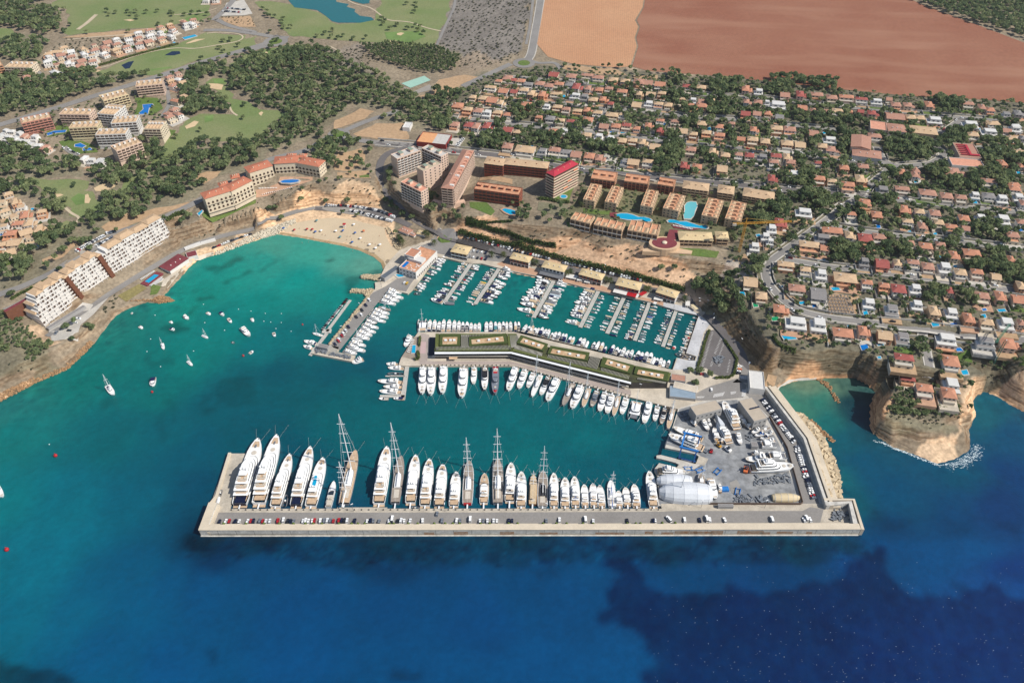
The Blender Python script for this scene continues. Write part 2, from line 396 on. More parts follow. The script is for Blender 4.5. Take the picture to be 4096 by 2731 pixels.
TOWNW=['C 60 1230 350 1260 600 1180 660 1250 860 1290 1080 1330 980 1440 880 1420 540 1330 300 1320','C 1060 760 1250 790 1240 840 1060 830',
 'C 1460 650 1530 680 1560 830 1700 800 1680 860 1450 760','C 1800 760 2110 730 2120 830 1950 900 1800 850','C 1430 850 1570 860 1600 1000 1900 900 2000 950 2110 1060 2090 1090 1540 1070 1480 960',
 'C 1540 1110 1700 1120 1680 1190 1560 1180','C 1280 1220 1560 1250 1530 1350 1640 1450 1560 1490 1480 1568 1300 1568 1300 1400 1400 1330','C 1700 1410 1870 1400 1890 1530 1760 1500',
 'D 0 710 300 730 620 770 620 840 250 800 220 880 0 880','D 150 1040 640 1080 750 1150 680 1190 300 1130','D 1530 910 1770 930 1750 1050 1540 1020','D 1100 1240 1390 1240 1410 1300 1560 1300 1610 1400 1400 1480 1080 1400',
 'D 660 1200 770 1240 780 1400 660 1390','D 690 1060 860 1050 830 1140 700 1130','D 370 1310 460 1330 510 1420 370 1400','H 220 210 560 210 630 290 490 370 380 320 230 270','H 0 270 190 250 220 420 100 430 0 400',
 'H 570 650 810 700 800 870 560 840','H 830 660 990 670 980 750 840 740','H 1070 680 1380 670 1330 780 1090 800','H 970 190 1100 250 1190 290 1050 350 970 330','H 1650 590 1770 590 1770 670 1660 690',
 'H 1770 510 1950 480 2140 500 2190 610 1950 610 1780 570','H 1810 840 2351 860 2500 1070 2351 1070 2000 950 1830 890','H 1480 950 1670 990 1650 1030 1490 1010','H 1440 1090 1630 1090 1610 1190 1440 1200',
 'H 1650 1130 1850 1140 1970 1230 1890 1280 1690 1200','H 1110 30 1290 70 1270 120 1110 110','H 1440 0 1620 10 1640 100 1780 90 1790 140 1600 150','H 1590 -40 1620 60 1500 60','M 1320 290 1440 290 1460 430 1330 430',
 'C 0 1010 160 1020 160 1100 0 1120','C 130 1120 330 1130 320 1180 150 1170','C 600 1120 710 1130 690 1190 610 1180','C 930 1050 1080 1060 1060 1110 930 1090','C 1880 1340 2110 1340 2110 1390 1990 1390','H 590 370 730 380 700 470 600 450','H 750 410 910 420 900 510 790 500','B 1650 850 1800 870 1800 950 1660 940','B 1820 840 1920 860 1900 930 1830 920','B 1620 1100 1790 1090 1780 1220 1600 1210','B 2070 1240 2300 1230 2290 1380 2060 1380','B 2190 1090 2310 1100 2290 1230 2180 1220','G 1270 20 1440 10 1430 60 1290 60','G 1560 40 1680 30 1670 80 1570 80','H 300 1 420 20 400 170 290 150','H 170 90 270 100 260 190 170 180']
TOWN='B 1800 850 2120 700 2351 660 C 0 660 240 640 480 650 1000 680 1500 720 2351 780 D 640 840 1300 900 2351 980 D 4200 1150 M 4200 700 2352 480 2100 520 1920 490 1880 600 1860 700 1750 780 1560 830 1190 680 1060 520 960 390 800 350 580 330 300 340 100 310 G 2060 1090 2080 930 1990 820 2000 640 2150 560 2330 470 2300 330 2100 260 1500 60 650 60 300 0 0 0 B 2060 1400 1700 1150'
SCRUBZ='B 1650 440 1860 0 1860 -60 C 190 -60 100 400 60 520 B 2300 560 2050 650 1850 650 1880 540'
zone(TOWN,(.15,.135,.095))
zone('G 640 110 2300 270 2340 560 1600 620 500 430',(.13,.125,.07))
for w in WOODS:zone(w,(.19,.17,.115),.85)
zone('B 600 480 1000 450 1000 640 1200 700 900 700 560 680 450 560',(.21,.18,.15),.6)
zone(SCRUBZ,(.185,.165,.145))
zone('B 2000 500 1800 600 1690 730 1800 790 1980 740 2250 600',(.27,.21,.15),.8)
zone('C 450 620 1000 640 1060 690 1500 720 2351 760 2351 700 1100 640 560 600',(.36,.27,.19),.8)
zone('I -300 300 0 250 150 110 300 240 480 60 620 -40 870 0 600 260 330 370 0 560 -300 700',(.6,.43,.275))
zone('E 130 1290 250 1250 420 1430 300 1480',(.45,.32,.21));zone('E 700 1500 1000 1300 1160 1180 1500 1140 1560 1160 1240 1250 1000 1400 870 1568',(.58,.43,.29))
zone('E 1580 580 2351 320 2351 530 F 600 430 1230 500 1280 400 1100 60 520 80 200 200 0 270 0 520 E 1600 760',(.58,.41,.26),.95)
zone('F 1640 380 1920 350 2351 430 G 0 480 640 520 1200 640 1540 770 1950 830 2100 900 2050 1000 1700 1030 1600 1120 1300 1060 600 870 0 700 F 1660 580',(.54,.36,.23),.95)
zone('G 1900 800 2080 720 2240 800 2200 920 2060 1000 1900 900',(.38,.33,.28),.9)
zone('M 0 540 100 430 300 350 580 335 960 395 1080 540 1200 700 1060 900 960 1000 940 860 460 600 200 640 60 760',(.52,.33,.195),.95)
zone('M 1860 950 1900 600 1950 500 2352 480 3000 600 3000 900 2352 900 2100 740 1900 800 1890 950 1840 1150 1850 1280 1550 1400 1000 1160 940 1060 1040 960 1200 1020 1480 1090',(.56,.4,.26),.95)
zone('e 1400 150 1850 100 2000 330 2240 520 M 60 400 0 540 e 2150 1250 1900 900 1600 560 1300 220',(.19,.14,.085),.9)
GC*=1+.16*vnoise(GX,GY,9,21)[...,None]+.12*vnoise(GX,GY,31,22)[...,None]
me=grid_mesh('ground',XS,YS,HV,(HV>-3.5));vcol(me,'gcol',np.clip(GC,0,1).reshape(-1,3));smooth(me)
def ground_mat():
    m=bpy.data.materials.new('ground');m.use_nodes=True;t=m.node_tree;N=t.nodes;L=t.links;b=N['Principled BSDF']
    b.inputs['Roughness'].default_value=.95;b.inputs['Specular IOR Level'].default_value=.1
    geo=N.new('ShaderNodeNewGeometry');at=N.new('ShaderNodeAttribute');at.attribute_name='gcol'
    n1=N.new('ShaderNodeTexNoise');n1.inputs['Scale'].default_value=.35;n1.inputs['Detail'].default_value=6;L.new(geo.outputs['Position'],n1.inputs['Vector'])
    mr=N.new('ShaderNodeMapRange');L.new(n1.outputs[0],mr.inputs[0]);mr.inputs[1].default_value=.3;mr.inputs[2].default_value=.7;mr.inputs[3].default_value=.7;mr.inputs[4].default_value=1.3
    mx=N.new('ShaderNodeMix');mx.data_type='RGBA';mx.blend_type='MULTIPLY';mx.inputs[0].default_value=1;L.new(at.outputs['Color'],mx.inputs[6]);L.new(mr.outputs[0],mx.inputs[7])
    mp=N.new('ShaderNodeMapping');mp.inputs['Scale'].default_value=(.05,.05,.75);L.new(geo.outputs['Position'],mp.inputs[0])
    n2=N.new('ShaderNodeTexNoise');n2.inputs['Scale'].default_value=1;n2.inputs['Detail'].default_value=5;L.new(mp.outputs[0],n2.inputs['Vector'])
    cr=N.new('ShaderNodeValToRGB');L.new(n2.outputs[0],cr.inputs[0]);e=cr.color_ramp.elements
    e[0].position=.3;e[0].color=(.62,.55,.5,1);e[1].position=.68;e[1].color=(1.2,1.15,1.1,1);x=e.new(.5);x.color=(1.05,.93,.85,1);x=e.new(.44);x.color=(.72,.6,.52,1)
    sx=N.new('ShaderNodeSeparateXYZ');L.new(geo.outputs['Normal'],sx.inputs[0])
    st=N.new('ShaderNodeMapRange');L.new(sx.outputs[2],st.inputs[0]);st.inputs[1].default_value=.93;st.inputs[2].default_value=.78;st.inputs[3].default_value=0;st.inputs[4].default_value=1
    m2=N.new('ShaderNodeMix');m2.data_type='RGBA';m2.blend_type='MULTIPLY';L.new(st.outputs[0],m2.inputs[0]);L.new(mx.outputs[2],m2.inputs[6]);L.new(cr.outputs[0],m2.inputs[7])
    L.new(m2.outputs[2],b.inputs['Base Color'])
    bp=N.new('ShaderNodeBump');bp.inputs['Strength'].default_value=.8;bp.inputs['Distance'].default_value=.8;L.new(n2.outputs[0],bp.inputs['Height']);L.new(bp.outputs[0],b.inputs['Normal'])
    return m
me.materials.append(ground_mat());newobj('ground',me)['kind']='structure'
SEAC='''0 960 30 120 115;60 880 25 120 110;0 1000 5 120 118;0 1150 0 118 125;0 1300 0 112 130;0 1450 0 105 130;60 1400 0 105 130;200 850 0 118 110;260 760 20 120 110;250 1000 0 100 108;150 1150 0 108 125;100 1280 0 110 132;300 1150 0 98 120;330 1300 0 85 120;200 1420 0 98 130;
350 880 0 112 110;420 820 0 125 118;430 700 10 140 125;520 640 20 150 135;600 600 35 155 140;650 560 70 160 140;720 580 60 165 145;800 590 80 170 150;850 605 95 165 145;700 640 5 150 138;780 680 0 140 130;600 700 0 138 128;520 760 0 128 122;600 800 0 115 118;680 780 0 112 115;560 880 0 92 102;640 860 0 85 98;480 950 0 92 105;420 1050 0 88 108;440 1130 0 75 100;
360 1000 0 95 108;700 900 0 90 100;800 900 0 95 102;760 960 0 98 105;900 960 0 100 106;1000 980 0 103 108;1200 960 0 105 110;1350 1000 0 104 110;1400 1080 0 92 105;1200 1060 0 108 112;1000 1050 0 102 108;640 1050 0 80 98;560 1000 0 85 100;860 840 0 85 100;760 860 0 86 100;
1000 640 0 110 108;1080 660 0 112 110;1150 680 0 115 112;1200 720 0 118 112;1000 720 0 122 118;920 720 0 115 112;1100 720 0 122 115;1300 720 0 112 108;1380 760 0 108 106;1480 790 0 102 105;1580 760 0 95 100;1600 700 0 90 95;1500 720 0 100 104;900 800 0 98 108;960 600 0 105 105;
450 1240 0 45 70;600 1240 0 48 75;900 1250 0 58 85;1200 1245 0 62 88;1500 1250 0 60 90;1800 1250 0 62 90;1950 1240 0 62 95;500 1280 0 50 88;900 1290 0 52 92;
400 1350 0 80 122;300 1400 0 88 128;250 1500 0 85 128;500 1350 0 78 125;700 1400 0 72 122;900 1400 0 70 120;1100 1400 0 70 122;1300 1380 0 72 122;700 1530 0 76 128;1000 1530 0 75 125;1250 1500 0 76 128;1450 1520 0 78 130;400 1530 0 82 132;1350 1300 0 72 118;1200 1320 0 70 118;600 1300 0 72 118;
1450 1300 0 60 105;1600 1310 0 64 110;1800 1310 0 58 105;1450 1360 0 72 122;1500 1400 2 68 120;1700 1400 4 64 120;1900 1400 5 66 122;1600 1530 4 70 126;1800 1530 6 70 128;2000 1500 9 72 136;2200 1500 12 76 142;2330 1530 14 76 142;2330 1400 13 74 138;1950 1290 4 66 120;2050 1250 0 70 120;2150 1280 0 75 128;2250 1260 0 78 132;2330 1320 8 52 112;2200 1200 0 62 105;2300 1180 8 55 105;2050 1200 0 60 100;2050 1120 0 75 110;2000 1080 5 80 110;2330 1100 5 60 110;2200 1080 0 78 105;2300 1000 5 75 110;2250 960 20 95 110;
1830 930 60 130 110;1880 910 30 120 105;1900 960 20 110 108;1950 1000 10 90 105;1980 1050 0 80 108;1950 930 15 60 70;1990 960 5 45 65;1910 1090 15 100 110;1960 1160 5 85 100;1900 890 110 140 115;1850 880 110 140 115'''
def seacol():
    pts_=[]
    for l in SEAC.replace('\n','').split(';'):
        x,y,r,g,b=map(float,l.split());w=W((x*1.7415,y*1.7415));pts_.append((w[0],w[1])+lin(r,g,b,1.0))
    return np.array(pts_)
sx_=np.concatenate([np.linspace(-1500,-480,40)[:-1],np.arange(-480,521,2.4),np.linspace(521,1500,40)[1:]])
sy_=np.concatenate([np.linspace(-100,196,20)[:-1],np.arange(196,740,2.4),[750,780,820]])
X,Y=np.meshgrid(sx_,sy_);SP=seacol()
wx=X+vnoise(X,Y,40,31)*9+vnoise(X,Y,13,32)*4;wy=Y+vnoise(X,Y,40,33)*9+vnoise(X,Y,13,34)*4
num=np.zeros(X.shape+(3,));den=np.zeros(X.shape)
for q in SP:
    w=1/((wx-q[0])**2+(wy-q[1])**2+60)**1.7;den+=w;num+=w[...,None]*q[2:]
SCOL=num/den[...,None]
def weed(s,fac,warp=5.0,soft=0.0,col=(1,1,1)):
    "meadows of sea grass and rock on the sea bed, seen as darker water"
    po=[W(p)[:2]for p in pl(s)]
    xx=X+vnoise(X,Y,26,41)*warp+vnoise(X,Y,9,42)*warp*.6+vnoise(X,Y,5,47)*warp*.3;yy=Y+vnoise(X,Y,26,43)*warp+vnoise(X,Y,9,44)*warp*.6+vnoise(X,Y,5,48)*warp*.3
    m=poly_mask(po,xx,yy).astype(float)
    for _ in range(1):m=(m+np.roll(m,1,0)+np.roll(m,-1,0)+np.roll(m,1,1)+np.roll(m,-1,1))/5
    m*=.86+.28*np.clip(.5+.5*vnoise(X,Y,4.5,49)+.3*vnoise(X,Y,11,50),0,1)
    SCOL[:]*=1-m[...,None]*(1-fac*np.array(col))
weed('Q 440 250 500 330 430 430 440 500 560 540 620 580 640 650 720 680 650 730 660 860 2600 860 2600 700 2351 390 2050 380 1870 390 1780 350 1740 180 1640 180 1500 300 1200 360 900 340 640 330 520 240',1,7,col=(.5,.37,.49))
weed('O 840 110 870 210 1270 220 1480 240 1560 260 1620 290 1700 250 Q 0 240 430 230 600 240 900 235 1300 240 1600 190 1600 110',.72,4,col=(.6,.95,.9))
weed('O -100 700 60 705 170 700 230 720 310 750 380 780 440 840 -100 840',.42,6);weed('O 945 640 990 640 1005 700 970 690',.6,3);weed('O 1800 745 1860 730 1950 745 1930 790 1800 800',.62,4)
weed('Q 90 270 150 250 215 250 225 290 150 300 100 305',.8,4);weed('Q 2010 310 2100 340 2140 390 2050 360',.75,4);weed('Q 1680 -40 1780 30 2351 40 2351 100 2200 50 1900 30 1740 90 1660 60',.75,6)
weed('F 610 810 690 790 740 800 700 830 620 825',.55,3);weed('F 0 780 100 700 90 720 0 800',.7,3);weed('F 20 920 190 810 190 830 60 930',.7,3);weed('F 240 845 275 850 260 860',.6,2);weed('F 370 940 390 945 378 950',.6,2)
weed('F 820 960 960 950 1100 930 1150 960 960 990 860 1100 870 1140 1000 1160 960 1220 860 1160 800 1120',.62,3)
for s_ in('E 1810 1200 1950 1150 1970 1175 1840 1230','E 1700 1310 1800 1260 1800 1290 1720 1330','E 1480 1400 1650 1380 1780 1420 1600 1500 1440 1460','E 1850 880 2050 870 2200 780 2250 800 2050 930 1900 940','E 2000 1030 2200 950 2330 870 2330 900 2080 1050','E 1860 1080 1930 1075 1900 1100','E 1750 1110 1810 1105 1790 1130','I 1860 500 2100 380 2352 350 2352 500 2100 600 1880 620','I 1540 570 1650 580 1660 690 1560 640','I 1370 830 1430 720 1600 780 1600 850 1480 920','I 1360 100 1600 80 1630 200 1400 190','I 1000 540 1150 510 1040 640','I 1240 610 1320 610 1290 650','I 830 880 890 880 860 920'):
    weed(s_,.58 if s_[0]=='E' else.8,5 if s_[0]=='E' else 10)
dsh=np.full(X.shape,1e9)
for i,(a,b)in enumerate(zip(COAST,COAST[1:])):
    (ax,ay),(bx,by)=W(a),W(b);dx,dy=bx-ax,by-ay
    m=(X>min(ax,bx)-60)&(X<max(ax,bx)+60)&(Y>min(ay,by)-60)&(Y<max(ay,by)+60)
    if 20<i+1<40 or not m.any():continue
    t=np.clip(((X[m]-ax)*dx+(Y[m]-ay)*dy)/(dx*dx+dy*dy+1e-9),0,1);dsh[m]=np.minimum(dsh[m],np.hypot(X[m]-ax-t*dx,Y[m]-ay-t*dy))
k=np.exp(-dsh/26)*(.5+.5*vnoise(X,Y,60,51));st=vnoise(X,Y,4.2,52)*.55+vnoise(X,Y,2.5,53)*.5
SCOL*=1+(k*np.clip(st,-1,.7)*.9)[...,None]*np.array([1.5,1,.8])
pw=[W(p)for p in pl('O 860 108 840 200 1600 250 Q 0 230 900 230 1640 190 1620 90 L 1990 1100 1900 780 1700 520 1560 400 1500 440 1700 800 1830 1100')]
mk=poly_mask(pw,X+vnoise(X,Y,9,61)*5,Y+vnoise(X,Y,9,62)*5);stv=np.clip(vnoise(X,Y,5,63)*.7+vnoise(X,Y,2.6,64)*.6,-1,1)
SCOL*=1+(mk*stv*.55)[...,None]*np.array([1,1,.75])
SCOL*=(1+.05*vnoise(X,Y,14,71)+.06*vnoise(X,Y,6,72)+.07*vnoise(X,Y*2.2,3.2,73))[...,None]
me=grid_mesh('sea_water',sx_,sy_,np.zeros(X.shape));vcol(me,'wcol',np.clip(SCOL*.66,0,1).reshape(-1,3))
def water_mat(name,attr=None,col=(0,.1,.12),bs=.55,sc=.55):
    m=mat(name,col,rough=.12,spec=.5,n1=.07,sc1=.25,n2=.05,sc2=1.2,attr=attr);t=m.node_tree;N=t.nodes;L=t.links;b=N['Principled BSDF'];b.inputs['IOR'].default_value=1.33
    geo=N.new('ShaderNodeNewGeometry');nz=N.new('ShaderNodeTexNoise');nz.inputs['Scale'].default_value=sc;nz.inputs['Detail'].default_value=5;nz.inputs['Roughness'].default_value=.6;L.new(geo.outputs['Position'],nz.inputs['Vector'])
    bp=N.new('ShaderNodeBump');bp.inputs['Strength'].default_value=bs;bp.inputs['Distance'].default_value=.5;L.new(nz.outputs[0],bp.inputs['Height']);L.new(bp.outputs[0],b.inputs['Normal'])
    return m
me.materials.append(water_mat('sea_water','wcol'));newobj('sea_water',me)['kind']='structure'
def field_mat(name,c1,c2,ang,sc,amt,big=None):
    m=mat(name,c1,rough=.95,spec=.05,n1=.9,sc1=.012,col2=c2,n2=.1,sc2=.3);t=m.node_tree;N=t.nodes;L=t.links;b=N['Principled BSDF']
    src=b.inputs['Base Color'].links[0].from_socket
    geo=N.new('ShaderNodeNewGeometry');mp=N.new('ShaderNodeMapping');mp.vector_type='TEXTURE';mp.inputs['Rotation'].default_value=(0,0,ang);L.new(geo.outputs['Position'],mp.inputs[0])
    wv=N.new('ShaderNodeTexWave');wv.inputs['Scale'].default_value=sc;wv.inputs['Distortion'].default_value=1.5;wv.inputs['Detail'].default_value=2;wv.inputs['Detail Scale'].default_value=.6;L.new(mp.outputs[0],wv.inputs['Vector'])
    mr=N.new('ShaderNodeMapRange');L.new(wv.outputs['Fac'],mr.inputs[0]);mr.inputs[3].default_value=1-amt;mr.inputs[4].default_value=1+amt
    mx=N.new('ShaderNodeMix');mx.data_type='RGBA';mx.blend_type='MULTIPLY';mx.inputs[0].default_value=1;L.new(src,mx.inputs[6]);L.new(mr.outputs[0],mx.inputs[7])
    if big:
        mp2=N.new('ShaderNodeMapping');mp2.inputs['Scale'].default_value=(.005,.009,1);mp2.inputs['Rotation'].default_value=(0,0,.12);L.new(geo.outputs['Position'],mp2.inputs[0])
        nz=N.new('ShaderNodeTexNoise');nz.inputs['Scale'].default_value=1;nz.inputs['Detail'].default_value=2.5;L.new(mp2.outputs[0],nz.inputs['Vector'])
        m2=N.new('ShaderNodeMapRange');L.new(nz.outputs[0],m2.inputs[0]);m2.inputs[1].default_value=.46;m2.inputs[2].default_value=.85
        m3=N.new('ShaderNodeMix');m3.data_type='RGBA';L.new(m2.outputs[0],m3.inputs[0]);L.new(mx.outputs[2],m3.inputs[6]);m3.inputs[7].default_value=(*big,1);L.new(m3.outputs[2],b.inputs['Base Color'])
    else:L.new(mx.outputs[2],b.inputs['Base Color'])
    return m
M_TAN=field_mat('stubble',lin(196,146,112),lin(206,160,124),-.08,.11,.07)
M_RED=field_mat('ploughed_earth',lin(152,100,80),lin(164,116,94),.02,.12,.04,lin(180,136,112))
M_GRASS=mat('fairway',lin(120,138,86),.95,.1,.8,.02,.14,.5,col2=lin(148,148,108))
M_GREEN=mat('green',lin(118,144,84),.95,.1,.2,.05,.08,.5)
M_LAWN=mat('lawn',lin(96,124,62),.95,.1,.5,.06,.2,.6,col2=lin(130,132,80))
M_SAND=mat('beach_sand',lin(216,196,166),.95,.05,.06,.05,.05,1.2)
M_WET=mat('wet_sand',lin(186,160,122),.6,.2,.15,.1,.08,.6)
M_BUNK=mat('bunker_sand',lin(222,196,158),.95,.05,.08,.2)
M_ROAD=mat('asphalt',lin(150,146,142),.9,.15,.1,.04,.08,.6)
M_ROAD2=mat('old_asphalt',lin(164,158,150),.9,.15,.1,.04,.08,.6)
M_DARKR=mat('dark_asphalt',lin(118,113,112),.9,.15,.12,.05,.08,.5)
M_PATH=mat('gravel_path',lin(206,190,164),.95,.1,.1,.1)
M_EARTH=mat('bare_earth',lin(198,166,132),.95,.1,.35,.05,.15,.3,col2=lin(168,140,110))
M_PALE=mat('pale_concrete',lin(206,200,190),.85,.2,.12,.12,.08,.8)
M_CREAM=mat('cream_concrete',lin(208,196,178),.85,.2,.22,.07,.1,.8)
M_STONE=mat('quay_stone',lin(196,186,170),.85,.2,.18,.2,.1,1.0)
M_TERRA=mat('terracotta_paving',lin(200,160,132),.85,.2,.1,.2,.08,1)
M_YARD=mat('boatyard_asphalt',lin(132,135,140),.85,.25,.6,.035,.3,.25,col2=lin(176,176,174))
M_WHITE=mat('white_paint',(.78,.77,.75),.5,.3)
M_LAKE=water_mat('lake_water',None,lin(40,112,118),.15,.4)
M_PONDW=water_mat('pond_water',None,lin(22,40,66),.1,.4)
M_POOL=water_mat('pool_water',None,lin(20,170,215),.12,1.0)
M_POOLB=water_mat('deep_pool_water',None,lin(8,120,205),.12,1.0)
M_POOLG=water_mat('green_pool_water',None,lin(40,160,110),.12,1.0)
drape('ploughed_field',gp('C 1228 -60 1212 70 1147 190 1176 250 1142 350 1160 430 1104 614 1250 655 1800 694 2351 748 D 640 820 1300 885 2000 920 2500 960 3300 1010 3300 880 2351 395 2000 262 1750 170 1420 50 1200 -60'),M_RED,.3,20)
drape('stubble_field',gp('C 312 -60 1216 -60 1200 70 1128 190 1160 250 1126 350 1146 430 1086 614 960 625 560 590 330 525 230 410'),M_TAN,.3,20)
FW=['A 440 60 640 -60 1880 -60 1960 150 1900 175 1600 232 1400 262 1100 275 640 332 560 300 640 240 600 90','A 0 260 110 265 150 330 240 350 0 370 -300 380 -300 250','A 800 668 950 640 1300 488 1600 420 1900 305 2250 330 2265 360 2100 425 2351 330 2351 420 1900 545 1400 690 1100 690 950 690',
 'B -20 20 300 30 560 100 700 200 760 218 1085 195 1150 0 1160 -60 1790 -60 1770 100 1640 425 1500 442 1200 405 800 385 340 335 270 290 200 200','B 0 470 200 440 400 408 440 420 300 500 0 575 A 2200 600 2100 590',
 'A 1910 765 1960 712 2080 722 2095 790 2150 900 2260 925 2351 990 B 0 1000 200 1010 272 1055 130 1140 50 1250 0 1295 A 2330 1270 2000 1290 1880 1270 1660 1410 1440 1530 1340 1568 1480 1330 1640 1210 1700 1115 1860 1040 2000 1055 2150 1065 2100 950 2000 860',
 'E 90 90 300 52 520 82 700 100 800 90 830 160 770 185 880 230 975 300 960 352 780 430 640 400 600 310 560 290 480 230 400 170 250 110','E 1060 240 1200 150 1300 80 1390 0 1290 0 1200 60 1130 160 1040 200','A 500 760 700 790 640 850 420 880 200 930 0 950 0 890 200 850','E 480 540 640 470 730 490 740 530 600 540 500 570']
for s in FW:drape('fairway',gp(s),M_GRASS,.18,7,warp=4.5)
drape('scrub_strip',gp('A 560 350 1150 340 1330 320 1500 250 1200 280 820 310 620 340'),M_EARTH,.24)
for s in('A 1700 170 1800 140 1830 190 1720 205','B 330 450 400 410 430 430 330 480 150 510 50 500 100 470','B 1180 300 1500 290 1560 340 1400 400 1200 360','E 650 260 720 210 800 230 790 300 700 320','A 1960 735 2040 722 2080 770 1970 770','A 1880 1070 1960 1060 1960 1110 1880 1130','A 1380 640 1570 615 1585 625 1390 655'):drape('putting_green',gp(s),M_GREEN,.26,12)
for s in('A 1135 185 1200 180 1240 190 1200 200','A 1640 195 1680 180 1720 190 1680 207','A 120 345 180 322 210 335 150 358','A 860 655 900 643 925 650 890 668','A 1710 400 1800 365 1890 360 1800 390 1720 405','A 1925 770 1990 775 2050 785 2040 830 1990 825 1930 810','A 1845 800 1870 790 1880 835 1850 830','A 1700 1165 1780 1115 1820 1125 1790 1165 1715 1190','B 1295 310 1330 302 1365 310 1330 332 1295 325','B 1225 380 1270 372 1330 400 1290 410 1230 395','B 265 450 300 433 330 440 290 463','B 190 468 230 458 250 465 210 475','B 150 495 180 482 205 492 170 508','B 65 490 90 480 108 488 85 500','B 22 1050 50 1030 75 1040 45 1070','E 775 230 800 220 815 250 838 265 825 300 785 302 780 255','E 870 160 940 125 1080 105 1060 150 960 190 880 190','E 500 220 560 212 585 222 530 245','A 1130 -5 1130 -5 1140 0','E 600 280 630 282 625 292 600 290','A 2300 515 2340 507 2351 518 2310 528')[:-3]:
    drape('bunker',gp(s),M_BUNK,.34,3,warp=1.2)
drape('golf_lake',gp('B 285 -60 300 10 355 72 560 97 640 150 700 200 755 213 960 213 1085 188 1060 162 955 150 905 112 912 88 832 66 855 42 740 22 720 -60'),M_LAKE,.3,14)
drape('golf_lake',gp('B 850 -60 860 5 980 40 1040 35 1060 -60'),M_LAKE,.3,14)
for s in('A 1115 602 1180 572 1232 563 1192 630 1150 637','A 1510 512 1580 475 1650 474 1658 496 1600 512'):drape('golf_pond',gp(s),M_PONDW,.3,8)
for s,w in(('A 770 660 1000 610 1200 530 1420 470 1620 440 1780 455 2040 410 2200 385 2262 345 2200 310 1990 298 1900 310',2.2),('A 500 820 640 798 820 755 920 720',2),('A 60 920 250 878 440 850',2),('A 715 275 800 215 885 138',6),('A 1600 140 1880 120 1990 80',2),('B 820 -10 900 40 1050 70 1130 130 1200 190 1420 205 1560 260 1700 290',2.5),('E 600 540 680 500 780 430 660 410 620 360 590 330',3),('E 840 410 980 350',2),('A 2110 980 2130 1050 2180 1065',2.5),('A 620 370 900 340 1140 325 1330 300',3),('B 680 430 780 480 800 540',2.5),('B 960 570 1010 640',3)):ribbon('golf_path',gp(s),w,M_PATH,.4)
drape('beach',gp('F 200 575 260 545 360 480 560 445 700 432 900 450 1000 480 1180 520 1190 590 1240 690 1310 740 1290 780 1200 880 1170 900 1148 850 1080 792 950 734 800 692 600 654 400 614'),M_SAND,.12,6)
drape('wet_sand',gp('F 200 578 400 612 600 652 800 690 950 732 1080 790 1150 850 1166 905 1190 880 1170 830 1100 770 960 712 800 670 600 634 400 596 230 565'),M_WET,.2,6)
drape('cove_beach',gp('M 75 745 110 685 240 628 440 614 450 600 300 602 190 618 90 690 62 740'),M_PALE,.3,5)
for s in('B 720 1110 830 1060 960 1000 1100 1020 1000 1100 800 1170 700 1190','B 900 1230 1100 1130 1350 1130 1400 1280 1200 1280 950 1250','B 740 1400 960 1370 1000 1420 960 1520 860 1568 720 1560','F 740 10 1040 0 1050 60 900 80 740 70','B 1690 730 1900 690 2080 710 1900 760 1750 870 1480 890 1600 840','C 440 600 560 600 960 640 1040 690 900 690 540 650 430 640','C 1110 700 1350 700 1350 740 1120 720','E 1740 70 1900 0 2020 0 1990 60 1880 120','E 930 520 1100 420 1380 360 1700 290 1740 310 1400 430 1120 540 960 570','E 380 820 560 730 740 620 760 650 560 780 390 880','G 2040 820 2140 760 2240 810 2160 870','H 610 1130 830 1150 830 1310 560 1310 550 1150','M 0 560 100 590 60 700 0 770 -80 700'):drape('bare_ground',gp(s),M_EARTH,.16,5,warp=3)
for s in('g 230 960 680 800 610 1000 560 1090 220 1040','g 820 1230 1080 1260 1060 1350 820 1300','g 1090 1280 1300 1270 1290 1350 1060 1340','G 1530 710 1900 740 1870 800 1540 780','M 1700 400 1820 340 1870 360 1880 470 1720 420','M 2210 400 2352 390 2352 490 2200 460','F 1960 290 2120 290 2200 370 2160 410 1970 340','G 500 470 660 500 640 530 520 515','A 1240 900 1450 900 1500 1000 1400 1060 1240 1060 1260 960','A 1500 1180 1620 1200 1560 1270 1480 1250','A 430 1180 620 1140 640 1230 430 1260','A 540 1300 700 1280 860 1330 900 1400 640 1420','A 0 650 150 690 160 740 0 760','C 40 1350 110 1360 100 1420 40 1410','F 950 50 1040 30 1040 60 955 65','E 1380 1050 1500 1020 1440 1130 1380 1140'):drape('lawn',gp(s),M_LAWN,.3,6,warp=1.2)
drape('dry_meadow',gp('E 1080 1150 1280 1040 1350 1080 1160 1205'),mat('dry_grass',lin(150,138,92),.95,.1,.3,.1,.2,.5,col2=lin(120,120,76)),.25,8)
drape('sports_court',gp('B 1335 770 1545 700 1605 740 1420 812'),mat('court_green',lin(168,206,190),.8,.2,.04,.2),.4,8);drape('sports_court',gp('R 1095 345 1165 348 1165 385 1090 395'),MATS['court_green'],.4,8);drape('parking_lot',gp('B 1430 850 1590 780 1640 820 1450 870'),M_ROAD2,.35);drape('parking_lot',gp('B 1310 780 1420 830 1440 865 1400 840'),M_ROAD2,.35)
drape('parking_lot',gp('A 2080 30 2240 0 2320 130 2240 145 2030 150 2050 100'),M_PALE,.3);drape('scrub_bank',gp('A 2030 165 2300 150 2351 250 2200 250 2060 200'),M_EARTH,.2)
drape('parking_lot',gp('E 680 750 960 600 1060 580 1080 640 980 800 900 770 760 780'),M_ROAD2,.3);drape('parking_lot',gp('h 1040 180 1160 60 1400 60 1270 240'),M_PALE,.3);drape('wasteland',gp('h 1290 240 1400 60 1570 70 1440 260'),mat('dry_weeds',lin(140,134,112),.95,.1,.3,.1,.2,.5,col2=lin(104,112,74)),.3)
